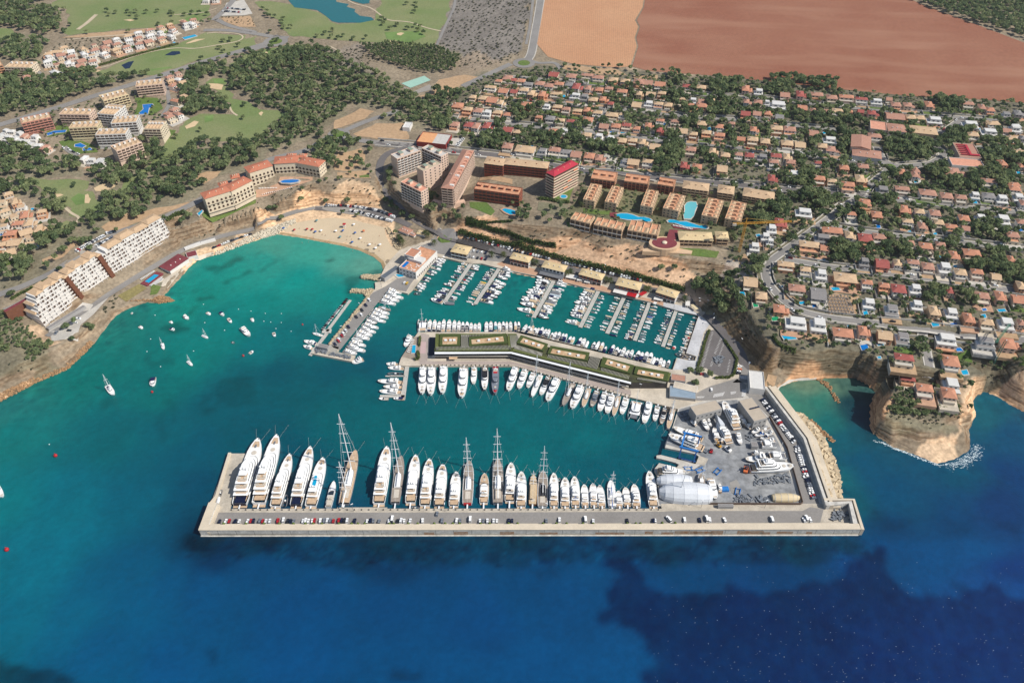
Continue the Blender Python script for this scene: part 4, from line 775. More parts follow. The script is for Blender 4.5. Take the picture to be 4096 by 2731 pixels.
def yacht(L,B,nt=2,key='',hullm=None,teak=None,wide=.8):
    "motor yacht with nt decks above the hull"
    ck=(round(L,1),round(B,1),nt,key)
    if ck in _yc:return _yc[ck]
    teak=teak or M_TEAK;fb=max(1.1,L*.062)if L<30 else L*.052+.5
    P=[('hull',ymesh(hull(L,B,fb),'hull',hullm or M_GEL)),('deck',ymesh(deckm(L,B,fb,.12,.97),'deck',M_DECKW)),('swim_platform',ymesh(MB().box(-L*.03,.2,-B*.4,B*.4,.3,.55),'swim_platform',teak)),
         ('foredeck',ymesh(deckm(L,B,fb,.85,.94,-.06,.66),'foredeck',teak if L>36 else M_SEAT))]
    P.append(('cockpit',ymesh(deckm(L,B,fb,.03,.17,-.05,.78),'cockpit',teak)))
    h=2.3 if L>24 else(1.9 if L>14 else 1.45);z=fb*1.02
    T={1:[(.2,.66,.8)],2:[(.18,.68,.84),(.24,.52,.66)],3:[(.15,.70,.9),(.2,.60,.78),(.3,.5,.58)],4:[(.13,.72,.94),(.17,.64,.84),(.24,.56,.72),(.34,.5,.5)]}[nt]
    if nt>1:T=[(a,b*(1 if L>30 else 1.04),c)for a,b,c in T]
    for i,(t0,t1,wf)in enumerate(T):
        z1=z+h*(1 if i<nt-1 or nt<3 else.8);mb=MB();bt=tierm(mb,L,B,t0,t1,wf*wide/.8 if i else wf,z,z1,1.1 if i==0 else.9,.92)
        wb=MB();band(wb,bt,z,z1,.42,.74);subs=[('window_band',ymesh(wb,'window_band',M_GLASS))]
        rf=MB();e=[(x-(L*.05 if x<t0*L+1 else 0),y*1.06)for x,y in bt[1]];rf.prism(ccw(e),z1,z1+.18,bottom=True);subs.append(('roof_deck',ymesh(rf,'roof_deck',M_GEL)))
        P.append(('cabin' if i==0 else 'upper_deck',ymesh(mb,'cabin',M_GEL),subs))
        if i<nt-1 or nt==1:
            td=MB();q=outl(L,B,t0-.02,(T[i+1][0]if i<nt-1 else t0+.12)+.02,wf*.66,(1,)*6);td.prism(ccw(q),z1+.18,z1+.25)
            P.append(('sun_deck',ymesh(td,'sun_deck',teak if L>20 else M_SEAT)))
            if L>22:
                sb=MB();xq=(t0+.015)*L;w_=B*wf*.26
                for s in(-1,1):sb.box(xq,xq+L*.035,s*w_-w_*.5,s*w_+w_*.5,z1+.25,z1+.65)
                sb.box(xq-L*.02,xq-L*.008,-w_*1.6,w_*1.6,z1+.25,z1+.8);P.append(('sofa',ymesh(sb,'sofa',M_SEAT)))
        z=z1+.18
    ar=MB();t0,t1,wf=T[-1];xa=(t0+.03)*L;arch(ar,xa,B*wf*.34,z-.05,z+h*.45);subs=[]
    if L>20:
        for s in(-1,1):ar.tube((xa,s*B*.12,z+h*.4),(xa-.3,s*B*.12,z+h*.75),.12,.06)
        for s in(-1,0,1):
            d=MB();d.ball((xa+.1,s*B*.17,z+h*.62+(.5 if s==0 else 0)),L*.012+.25,L*.012+.25,L*.012+.25,8,5);subs.append(('radome',d.mesh('radome',M_GEL,True)))
        ar.tube((xa,0,z+h*.4),(xa-.5,0,z+h*1.5),.16,.05)
    P.append(('radar_arch',ymesh(ar,'radar_arch',M_GEL),subs))
    if nt==1 or(nt==2 and L<24):
        sc=MB();sc.box((t0+.02)*L,(t0+.08)*L,-B*.28,B*.28,z,z+.45);P.append(('seat',ymesh(sc,'seat',M_SEAT)))
        ws=MB();a=t0+(t1-t0)*.62;ws.box(a*L,a*L+.2,-B*wf*.4,B*wf*.4,z-.02,z+.4);P.append(('windscreen',ymesh(ws,'windscreen',M_GLASS)))
    if L>26:
        hd=MB();tc=.76;hd.tube((tc*L,0,fb*1.2),(tc*L,0,fb*1.2+.12),B*.16,B*.16,12);P.append(('foredeck_lounge',ymesh(hd,'foredeck_lounge',M_SEAT)))
        tn=MB();tn.ball((.86*L,0,fb*1.32),L*.03,B*.07,.5,8,4);P.append(('deck_tender',ymesh(tn,'deck_tender',M_CGREY)))
    _yc[ck]=P;return P
def sailer(L,B,masts=((.58,1.25),),hullm=None,deck=None,key='',cover=None):
    fb=L*.05+.35;P=[('hull',ymesh(hull(L,B,fb),'hull',hullm or M_GEL)),('deck',ymesh(deckm(L,B,fb,.02,.98,-.03,.95),'deck',deck or M_TEAK))]
    mb=MB();z=fb*1.05;h=.5+L*.02;bt=tierm(mb,L,B,.3,.62,.62,z,z+h,.8,.85);wb=MB();band(wb,bt,z,z+h,.3,.75)
    P.append(('deckhouse',ymesh(mb,'deckhouse',M_GEL),[('window_band',ymesh(wb,'window_band',M_GLASS))]))
    cp=MB();cp.box(.1*L,.27*L,-B*.24,B*.24,z-.1,z+.12);P.append(('cockpit',ymesh(cp,'cockpit',M_SEAT)))
    for f,hm in masts:
        H=hm*L*(1.2 if L>30 else 1);x=f*L;m=MB();m.tube((x,0,fb),(x-H*.03,0,fb+H),L*.0075+.08,L*.004+.05,6);subs=[]
        ns=5 if L>30 else(4 if L>22 else 2);sp_=MB()
        for k in range(1,ns+1):
            zz=fb+H*k/(ns+1.0);w=B*.5*(1-.45*k/(ns+1));xx=x-H*.03*k/(ns+1);sp_.tube((xx-.1,-w,zz),(xx-.1,w,zz),L*.003+.05,None,4)
        subs.append(('spreaders',ymesh(sp_,'spreaders',M_ALU)))
        st=MB();r=.035+L*.0006
        st.tube((L*.98 if f>.45 else f*L+L*.2,0,fb*1.3),(x-H*.03,0,fb+H*.98),r*1.6,None,4);st.tube((.02*L if f>.45 else 0,0,fb),(x-H*.03,0,fb+H),r,None,4)
        for s in(-1,1):st.tube((x-.3,s*B*.48,fb),(x-H*.015,s*B*.3,fb+H*.55),r,None,3);st.tube((x-H*.015,s*B*.3,fb+H*.55),(x-H*.03,0,fb+H*.97),r,None,3)
        subs.append(('rigging',ymesh(st,'rigging',M_ALU)))
        P.append(('mast',ymesh(m,'mast',M_ALU),subs))
        b=MB();b.tube((x,0,fb+1.9+L*.02),(x-L*.3,0,fb+1.8+L*.02),L*.005+.16,None,6);P.append(('boom',ymesh(b,'boom',cover or M_GEL)))
    return P
def cruiser(kind):
    "small boats drawn 10 m long and 3.2 m wide"
    L,B,fb=10,3.2,1.05;P=[('hull',ymesh(hull(L,B,fb),'hull',M_GEL)),('deck',ymesh(deckm(L,B,fb,.3,.97),'deck',M_DECKW))]
    ck=MB();ck.box(.3,3.6,-1.25,1.25,.75,.8);
    if kind!='cover':P.append(('cockpit',ymesh(deckm(L,B,fb,.03,.42,-.04,.82),'cockpit',M_SEAT if kind in('open','cuddy')else M_TEAK)))
    if kind=='open':
        w=MB();tierm(w,L,B,.45,.62,.7,1.1,1.65,1.2,.9);P.append(('windscreen',ymesh(w,'windscreen',M_GLASS)));s=MB();s.box(.5,1.4,-1.1,1.1,1.0,1.45);s.box(2.6,3.3,-1.0,-.2,1.0,1.6);s.box(2.6,3.3,.2,1.0,1.0,1.6);P.append(('seat',ymesh(s,'seat',M_SEAT)))
        b=MB();tierm(b,L,B,.62,.9,.6,1.1,1.4,.5,.85);P.append(('cuddy',ymesh(b,'cuddy',M_GEL)))
    if kind=='canopy':
        b=MB();bt=tierm(b,L,B,.36,.84,.74,1.1,1.75,1.6,.85);g=MB();band(g,bt,1.1,1.75,.3,.85);P.append(('cabin',ymesh(b,'cabin',M_GEL),[('window_band',ymesh(g,'window_band',M_GLASS))]))
        c=MB();c.prism(ccw(outl(L,B,.1,.5,.8,(1,)*6)),2.1,2.25,top=ccw(outl(L,B,.12,.48,.7,(1,)*6)),bottom=True);c.tube((1.2,1.2,1),(1.2,1.2,2.1),.05);c.tube((1.2,-1.2,1),(1.2,-1.2,2.1),.05);P.append(('canopy',ymesh(c,'canopy',M_CNAVY)))
    if kind=='cuddy':
        b=MB();bt=tierm(b,L,B,.42,.8,.7,1.1,2.0,1.3,.85);g=MB();band(g,bt,1.1,2.0,.4,.85);P.append(('cabin',ymesh(b,'cabin',M_GEL),[('window_band',ymesh(g,'window_band',M_GLASS))]))
        e=MB();e.box(-.5,.1,-.9,-.2,.2,1.3);e.box(-.5,.1,.2,.9,.2,1.3);P.append(('outboard_motor',ymesh(e,'outboard_motor',M_CBLK)))
    if kind=='cover':
        c=MB();c.prism(ccw(outl(L,B,.02,.93,.95)),1.1,1.7,top=ccw([(x*.9+.5,y*.35)for x,y in outl(L,B,.02,.93,.95)]));P.append(('boat_cover',ymesh(c,'boat_cover',M_CGREY)))
    if kind=='rib':
        P=[('hull',ymesh(hull(L,B*.9,.7),'hull',M_GEL))];t=MB();G=[(x*L,gw(B,x)*.93)for x in HT]
        for s in(-1,1):
            for a,b in zip(G,G[1:]):t.tube((a[0],s*a[1],.75),(b[0],s*b[1],.8),.34,None,6)
        P.append(('tube',ymesh(t,'tube',M_CGREY)));c=MB();c.box(4,5.2,-.5,.5,.6,1.6);P.append(('console',ymesh(c,'console',M_GEL)));s=MB();s.box(2.2,3.6,-.6,.6,.5,1.2);P.append(('seat',ymesh(s,'seat',M_CBLK)));e=MB();e.box(-.5,.2,-.35,.35,.3,1.5);P.append(('outboard_motor',ymesh(e,'outboard_motor',M_CBLK)))
    return P
PB={k:cruiser(k)for k in('open','canopy','cuddy','cover','rib')}
PB['fly']=yacht(10,3.3,1,'proto');PB['fly2']=yacht(14,4.2,1,'proto2');PB['my2']=yacht(22,5.8,2,'proto3')
PLEN=dict(open=(10,3.2),canopy=(10,3.2),cuddy=(10,3.2),cover=(10,3.2),rib=(10,3.2),fly=(10,3.3),fly2=(14,4.2),my2=(22,5.8))
PB['sail']=sailer(12,3.6);PLEN['sail']=(12,3.6);PB['sail_big']=sailer(24,5.6);PLEN['sail_big']=(24,5.6)
def put(kind,stern,bow,B,label,cat='boat',group=None,mats=None,z=0.0,name='motor_boat',zs=None):
    L=math.hypot(bow[0]-stern[0],bow[1]-stern[1]);pl_,pb_=PLEN[kind];k=L/pl_
    return place(PB[kind],name,label,cat,(stern[0],stern[1],z),math.atan2(bow[1]-stern[1],bow[0]-stern[0]),(k,B/pb_,zs or(k*.5+B/pb_*.5)),group,mats)
CANV=[M_CNAVY,M_CNAVY,M_CGREY,M_CTAN,M_CBLK,M_DECKW]
def vary(kind):
    r=rnd.random();m={}
    m['canopy']=rnd.choice(CANV);m['boat_cover']=rnd.choice([M_CGREY,M_DECKW,M_CTAN,M_CNAVY]);m['seat']=rnd.choice([M_SEAT,M_SEAT,M_CNAVY,M_CGREY,M_CTAN]);m['cockpit']=rnd.choice([M_SEAT,M_TEAK,M_DECKW,M_CNAVY,M_CBLK,M_GREYD]);m['tube']=rnd.choice([M_CGREY,M_DECKW,M_CBLK])
    if r<.06:m['hull']=M_NAVY
    elif r<.10:m['hull']=M_BLKH
    elif r<.16:m['hull']=M_CREAMH
    elif r<.2:m['hull']=M_GREYH
    return m
DESC=dict(open='open white speedboat',canopy='white boat with a canopy',cuddy='white cabin boat',cover='boat under a fitted cover',rib='inflatable boat with an outboard',fly='white flybridge cruiser',fly2='white flybridge motor yacht',my2='large white motor yacht',sail='sailing boat with one mast')
def boat_row(A,Bq,bows,where,group,z=1.0,special={},gap=.9,slant=None,minL=0,weights=None):
    "bows: picture points; sterns lie on the quay line A-B (ground points)"
    dx,dy=Bq[0]-A[0],Bq[1]-A[1];l=math.hypot(dx,dy);ux,uy=dx/l,dy/l;R=[]
    for i,p in enumerate(bows):
        b=W(p,z);s=(b[0]-A[0])*ux+(b[1]-A[1])*uy;d=-(b[0]-A[0])*uy+(b[1]-A[1])*ux
        R.append([s,d,b,i])
    S=sorted(r[0]for r in R)
    for r in R:
        s,d,b,i=r;sg=1 if d>0 else-1;sh=(slant or 0)*abs(d)
        foot=(A[0]+ux*(s+sh)-uy*gap*sg,A[1]+uy*(s+sh)+ux*gap*sg);L=math.hypot(b[0]-foot[0],b[1]-foot[1])
        k=S.index(s);sp_=min([abs(S[j]-s)for j in(k-1,k+1)if 0<=j<len(S)]or[9])
        B=max(1.7,min(L*.31 if L<16 else L*.26,max(sp_,2.4)*.97))
        if i in special:kind=special[i][0];ms=special[i][1]if len(special[i])>1 else None
        else:
            kind=rnd.choice(['open','cuddy','cover','rib','canopy']if L<7.5 else['open','canopy','canopy','cuddy','fly','cover']if L<11 else['fly','fly2','canopy','open','fly2']if L<15.5 else['fly2','fly2','my2','canopy']);ms=vary(kind)
        if kind in('sail',):B=min(B,L*.3)
        put(kind,foot,b,B,f'{DESC[kind]} {where(i)}','sailing boat' if kind=='sail' else 'boat',group,ms,name='sailing_boat' if kind=='sail' else('inflatable_boat' if kind=='rib' else 'motor_boat'))
SIDES=[
 ('a 862 212 868 243 812 285 806 313 798 340 752 370 740 435 685 472 652 545 632 580 557 602 528 685 500 720 435 745 428 788 392 820',{}),
 ('a 1226 240 1202 298 1186 330 1190 362 1122 405 1106 432 1092 465 1066 515 1022 560 992 602 956 655 942 685 922 720 862 790 806 850 792 880 758 905',{8:('canopy',{'canopy':M_REDP}),14:('cover',{'boat_cover':M_DECKW})}),
 ('a 1410 290 1385 338 1338 370 1313 395 1295 430 1288 455 1260 480 1252 510 1208 562 1192 592 1173 617 1150 650 1120 690 1083 725 1063 755 1050 792 1003 850',{8:('cover',{'boat_cover':mat('yellow_canvas',lin(236,190,60),.7)}),13:('cover',{'boat_cover':M_CTAN}),14:('cover',{'boat_cover':M_CTAN})}),
 ('a 1835 390 1756 425 1758 475 1712 525 1680 620 1642 670 1606 700 1600 765 1566 805 1532 858 1450 890 1456 955',{0:('my2',{}),3:('fly2',{'hull':M_GREYH}),5:('fly2',{'hull':M_BLKH}),7:('fly2',{'cockpit':M_CNAVY})}),
 ('b 428 120 424 180 405 225 415 275 365 315 280 345 242 390 258 455 172 480 153 530 133 590 83 690',{11:('fly2',{})}),
 ('b 986 245 970 290 932 365 872 385 882 440 874 482 837 510 812 555 800 605 772 640 724 675 732 725 702 770 637 805 657 868',{4:('cover',{'boat_cover':M_CGREY}),5:('cover',{'boat_cover':mat('ice_canvas',lin(198,212,220),.7)}),8:('cover',{'boat_cover':M_CGREY}),7:('fly2',{'hull':M_CREAMH})}),
 ('b 1310 315 1275 350 1258 390 1218 430 1190 475 1193 515 1138 548 1103 575 1118 635 1103 680 1063 715 1033 760 1038 802 970 885 938 912',{14:('my2',{}),13:('fly2',{})}),
 ('b 1690 390 1642 470 1646 515 1622 580 1577 602 1577 660 1562 718 1522 765 1482 852 1452 888 1426 930 1411 988 1392 1026',{10:('cover',{'boat_cover':M_DECKW})}),
 ('b 1820 485 1808 525 1780 580 1738 630 1733 670 1703 712 1663 810 1658 852 1628 905 1608 935 1560 995 1568 1050',{}),
 ('b 2140 568 2102 605 2096 642 2086 677 2062 717 2057 752 2042 792 2032 825 2012 868 1967 930 1967 962 1942 1012 1922 1052 1892 1092 1887 1122 1880 1180',{9:('cover',{'boat_cover':M_CTAN})}),
 ('c 728 255 724 300 720 332 708 380 662 420 658 457 653 490 598 545 598 580 588 630 570 657 556 692 536 722 498 770 498 802 457 830 453 865 432 897',{12:('cover',{'boat_cover':M_CTAN})}),
 ('c 1032 352 1017 407 1017 468 982 518 947 538 942 572 922 602 942 638 902 692 897 732 842 792 827 832 822 882 817 932 792 972',{3:('cover',{'boat_cover':M_CNAVY}),4:('cover',{'boat_cover':M_BLUEP}),5:('cover',{'boat_cover':M_CTAN})}),
 ('c 1198 400 1193 445 1168 482 1143 525 1143 565 1158 600 1108 627 1083 667 1103 717 1043 760 1068 812 1018 852 1003 890 978 922 963 970',{}),
 ('c 1507 487 1467 522 1452 572 1417 652 1392 705 1387 770 1372 822 1347 872 1322 912 1312 952 1292 987 1287 1022 1282 1047 1262 1087',{0:('cover',{'boat_cover':M_DECKW}),3:('rib',)})]
for k,(s,spc)in enumerate(SIDES):
    A,Bq=JET[k//2];w=jw[k//2]/2;l=math.hypot(Bq[0]-A[0],Bq[1]-A[1]);n=(-(Bq[1]-A[1])/l,(Bq[0]-A[0])/l);bows=pl(s);b0=W(bows[0],1);sg=1 if(b0[0]-A[0])*n[0]+(b0[1]-A[1])*n[1]>0 else-1
    A2=(A[0]+n[0]*w*sg,A[1]+n[1]*w*sg);B2=(Bq[0]+n[0]*w*sg,Bq[1]+n[1]*w*sg);sd_='left' if k%2==0 else 'right'
    boat_row(A2,B2,bows,lambda i:f'{sd_} of the {ordn(k//2+1)} jetty, {ordn(i+1)} out from the quay','boats in the inner basin',special=spc)
boat_row(W(pl('a 440 130')[0],1.8),W(pl('a 20 680')[0],1.8),pl('a 630 148 602 185 580 218 547 247 532 288 510 352 442 410 390 448 337 517 302 558 247 605 247 658 222 697 172 737'),lambda i:f'along the club quay left of the jetties, {ordn(i+1)} from the top','boats in the inner basin')
boat_row(W(pl('e 1095 375')[0],1.8),W(pl('e 872 1035')[0],1.8),pl('c 1660 530 1618 600 1600 640 1582 682 1552 727 1537 772 1528 802 1517 852 1522 885 1472 912 1488 947 1477 987 1437 1057 1437 1097 1412 1132'),lambda i:f'on the pale right-hand quay of the inner basin, {ordn(i+1)} from the top','boats in the inner basin',special={8:('canopy',{'canopy':M_REDP})})
boat_row(W(pl('a 270 1466')[0],1.8),W(pl('a 1950 1466')[0],1.8),pl('a 318 1250 405 1250 485 1275 568 1245 665 1250 758 1260 838 1270 908 1290 983 1290 1055 1298 1127 1315 1198 1300 1330 1285 1408 1275 1490 1290 1560 1290 1630 1285 1692 1282 1760 1285 1845 1287 1905 1285'),lambda i:f'on the north quay of the island, {ordn(i+1)} from the catamaran','boats on the north quay of the island',
  special={2:('fly2',{'cockpit':M_CBLK,'hull':M_NAVY}),7:('open',{'hull':M_BLKH,'cockpit':M_CNAVY}),8:('open',{'cockpit':M_CNAVY}),14:('canopy',{'canopy':mat('teal_canvas',lin(96,150,156),.7)}),20:('open',{'cockpit':M_CBLK,'hull':M_BLKH})})
NB=pl('b 260 975 318 1005 380 995 425 1035 480 1035 550 1030 612 1050 668 1065 725 1120 790 1105 855 1115 920 1135 975 1145 1055 1188 1110 1200 1240 1215 1305 1220 1360 1270 1478 1290 1560 1280 1630 1300 1685 1365 1825 1345 1895 1385 1940 1420 2020 1390 2090 1430 2160 1430 c 625 1200 705 1140 770 1165 855 1160 930 1175 985 1245 1035 1260 1105 1255 1160 1300 1245 1300')
NS=pl('b 180 1108 240 1122 300 1135 360 1152 412 1168 480 1172 545 1188 600 1208 680 1230 730 1245 790 1262 870 1262 910 1282 990 1300 1050 1320 1170 1355 1235 1368 1305 1385 1425 1412 1490 1425 1570 1445 1635 1475 1750 1495 1830 1520 1880 1540 1950 1540 2020 1560 2100 1570 c 605 1285 650 1310 715 1330 785 1335 860 1362 930 1372 1000 1388 1070 1418 1130 1422 1200 1436')
for i,(b,s)in enumerate(zip(NB,NS)):
    b=W(b,1);s=W(s,1);L=math.hypot(b[0]-s[0],b[1]-s[1]);kd='sail' if i==2 else('cover' if i in(17,33)else rnd.choice(['fly2','fly','canopy','open','fly2']if L>10 else['open','canopy','cuddy']))
    put(kd,s,b,min(L*.31,4.2),f'{DESC[kd]} on the slanting north quay of the island, {ordn(i+1)} from the bend','sailing boat' if kd=='sail' else 'boat','boats on the north quay of the island',{}if kd=='sail' else vary(kd),name='sailing_boat' if kd=='sail' else 'motor_boat')
boat_row(W(pl('d 1545 230')[0],1.8),W(pl('d 725 1370')[0],1.8),pl('d 1825 328 1862 420 1787 472 1728 530 1612 702 1592 772 1547 842 1387 868 1417 955 1367 1030 1302 1085 1257 1148 1190 1275 1182 1368 1027 1412'),lambda i:f'moored to the west mole, {ordn(i+1)} from the top','motor yachts along the west mole',gap=1.5,
  special={i:(('my2' if i in(1,6,9,13)else 'fly2'),{'hull':M_BLKH}if i==7 else({'cockpit':M_CNAVY}if i in(4,6)else{}))for i in range(15)})
for s,lab in(('d 1400 575 1632 640','grey sailing yacht among the motor yachts of the west mole'),('d 930 1130 1130 1195','sailing yacht with a dark mast low on the west mole'),('d 405 1085 225 1035','cream sailing boat beside the wooden footbridge'),('a 1075 930 958 912','small white sailing boat at the end of the second jetty')):
    p=[W(q,1)for q in pl(s)];L=math.dist(*p);put('sail',p[0],p[1],L*.28,lab,'sailing boat',None,{'hull':M_GREYH if 'grey' in lab else M_CREAMH,'deck':M_GREYD if 'grey' in lab else M_DECKW},name='sailing_boat')
MISC=[('my2','d 1130 1505 930 1570','white ferry boat with a flat white roof at the mole head',5.5),('fly2','d 285 1230 72 1175','white motor boat with a navy canopy left of the footbridge',4.2),('fly','d 225 1320 63 1265','white cabin boat left of the footbridge, below the navy-canopied boat',3.6),('my2','d 1985 1085 1880 1285','white motor yacht moored beside the pool deck of the island',5.2),
 ('fly2','N 205 592 103 583','white boat at the top left corner of the island pontoon, upper of two',3.8),('fly2','N 258 630 118 620','cream boat at the top of the island pontoon, lower of two',4),('rib','N 250 678 117 674','long grey inflatable boat beside the wooden finger pontoon',3.2),('fly2','N 250 762 22 745','sleek grey motor yacht on the pontoon left of the island',5.5),('fly2','N 250 803 74 795','white motor yacht below the grey yacht on the pontoon left of the island',4.5),('fly2','N 240 850 40 838','large white motor yacht just above the foot pontoon left of the island',5),
 ('open','N 125 908 34 902','grey open boat below the foot pontoon left of the island',3),('canopy','N 270 908 167 902','white boat below the foot pontoon left of the island, right of the grey one',3.2),('canopy','a 540 945 332 878','white boat with an open cockpit across the end of the first jetty',4.6),('cover','a 750 960 560 950','pale grey boat lying across the right end of the first jetty',4.2),('open','a 1130 970 1058 965','small blue boat at the very end of the second jetty',2.8),
 ('rib','c 1510 1232 1355 1182','long grey and red inflatable entering the covered berth',3.6),('rib','c 1700 1272 1520 1218','long white inflatable in the covered berth, upper one',3.4),('rib','c 1690 1315 1495 1258','long white inflatable in the covered berth, lower one',3.4),('canopy','c 1310 1100 1350 1045','small red-roofed boat under way in the inner basin',3.0),('rib','b 330 815 245 805','white inflatable tied at the end of the third jetty',2.6),
 ('rib','J 1005 858 1022 752','grey inflatable tender beside the third superyacht',3.2),('open','J 1410 872 1466 637','slim white open launch between a yacht and the teak ketch',5),('rib','J 415 780 432 718','small white tender standing on the left-hand spur quay',2.2),('cover','J 395 845 412 782','white covered tender on the left-hand spur quay, nearer the corner',2.4),('rib','J 2172 868 2246 872','dark tender tied to the quay between two superyachts',2.4),('rib','K 1340 650 1352 595','small tender between two white motor yachts',2.2),
 ('rib','a 30 770 135 785','grey work boat beside the club quay',3),('cover','b 1105 285 1150 265','tiny white dinghy below the promenade restaurants',2),
 ('open','E 1206 1310 1214 1296','tiny dinghy near the left shore',1.8),('cuddy','E 1278 1425 1308 1445','white cabin boat at anchor nearest the left shore',3),('cuddy','E 1560 1378 1582 1395','small white boat anchored in the middle of the bay',2.6),('canopy','E 1560 1445 1602 1458','white boat anchored below the middle of the bay',3.2),('fly','E 1690 1332 1730 1358','white motor boat anchored off the rocky point',3.6),('cuddy','E 1898 1298 1932 1318','white boat anchored left of a similar boat in mid bay',3),('canopy','E 2020 1296 2054 1328','white boat anchored in mid bay, right of two similar ones',3.2),('open','E 2094 1352 2124 1392','open boat anchored in mid bay with a cream cockpit',3),('cuddy','E 2310 1350 2325 1382','small boat anchored at the right side of the bay',2.8),('fly2','E 2220 1440 2294 1518','largest motor yacht anchored in the bay',5.2),
 ('canopy','I 1412 332 1398 410','white motor boat anchored alone in the lower bay',5),('open','I 2288 108 2326 82','small boat anchored at the right of the lower bay',2.8),('fly2','I -60 1300 25 1430','white motor boat cut by the left edge of the picture',5),('open','F 160 1482 172 1518','small white boat moored in the bay near the mole',2.8),('rib','I 2128 -2 2150 12','tiny grey dinghy moored in the bay',2.2)]
for kd,s,lab,B in MISC:
    p=[W(q,1)for q in pl(s)];on=2.0 if 'spur' in lab else 0
    ms={'hull':M_GREYH}if 'grey' in lab else({'canopy':M_REDP,'hull':M_CREAMH}if 'red-roofed' in lab else({'hull':M_NAVY,'cockpit':M_CNAVY}if 'blue' in lab else{}))
    if 'covered tender' in lab:ms['boat_cover']=M_DECKW
    if 'teal' not in ms and kd=='cover' and not ms:ms['boat_cover']=M_CGREY
    if 'navy canopy' in lab:ms['cockpit']=M_CNAVY
    put(kd,p[0],p[1],B,lab,'boat',None,ms,name='inflatable_boat' if kd=='rib' else 'motor_boat',z=on)
for s,lab,cv in(('I 1490 15 1503 70','white sailing boat anchored in the upper middle of the bay',M_GEL),('I 1722 178 1768 220','white sailing boat anchored right of the bay centre',M_GEL),('I 985 405 1046 492','white sailing boat with a navy cockpit canopy anchored off the left shore',M_CNAVY),('E 1855 1508 1912 1535','white sailing boat anchored near the big motor yacht',M_GEL)):
    p=[W(q,.8)for q in pl(s)];L=math.dist(*p);put('sail',p[0],p[1],L*.32,lab,'sailing boat','sailing boats at anchor',{'deck':M_DECKW,'cockpit':cv,'boom':cv},name='sailing_boat')
def cat_(L,B):
    P=[];h=MB()
    for s in(-1,1):
        q=hull(L,B*.28,1.5);n=len(h.v);h.v+=[(x,y+s*B*.36,z)for x,y,z in q.v];h.f+=[tuple(i+n for i in f)for f in q.f]
    P.append(('hull',h.mesh('hull',M_GEL)));d=MB();d.box(.03*L,.7*L,-B*.4,B*.4,1.3,1.6);P.append(('bridge_deck',d.mesh('bridge_deck',M_GEL)));n=MB();n.box(.7*L,.9*L,-B*.26,B*.26,1.35,1.4);P.append(('trampoline',n.mesh('trampoline',M_CGREY)))
    c=MB();bt=tierm(c,L,B,.2,.66,.8,1.6,3.3,.8,.85);w=MB();band(w,bt,1.6,3.3,.4,.8);P.append(('cabin',c.mesh('cabin',M_GEL),[('window_band',w.mesh('window_band',M_GLASS))]));k=MB();k.box(.04*L,.2*L,-B*.3,B*.3,1.6,1.66);P.append(('cockpit',k.mesh('cockpit',M_TEAK)))
    return P
def cat_at(s,B,lab,mast=True,z=0):
    p=[W(q,1.2+z)for q in pl(s)];L=math.dist(*p);P=cat_(L,B)
    if mast:
        m=MB();m.tube((L*.55,0,3),(L*.52,0,L*1.25),.22,.12);sp_=MB()
        for f in(.35,.65):sp_.tube((L*.53,-1.6,3+(L*1.25-3)*f),(L*.53,1.6,3+(L*1.25-3)*f),.08)
        P.append(('mast',m.mesh('mast',M_ALU),[('spreaders',sp_.mesh('spreaders',M_ALU))]));b=MB();b.tube((L*.54,0,4.4),(L*.16,0,4.4),.3);P.append(('boom',b.mesh('boom',M_GEL)))
    place(P,'catamaran',lab,'catamaran',(p[0][0],p[0][1],z),math.atan2(p[1][1]-p[0][1],p[1][0]-p[0][0]))
cat_at('a 182 1455 182 1245',9.0,'big white sailing catamaran at the left end of the north quay of the island');cat_at('L 112 238 70 405',10,'white sailing catamaran with open trampoline bow near the boatyard corner');cat_at('f 1455 640 1650 640',7,'white catamaran on the hard beside the grey container',False,QZ+.8);cat_at('f 1555 790 1785 790',8,'white catamaran with large deck windows on the hard at the right',True,QZ+.8)
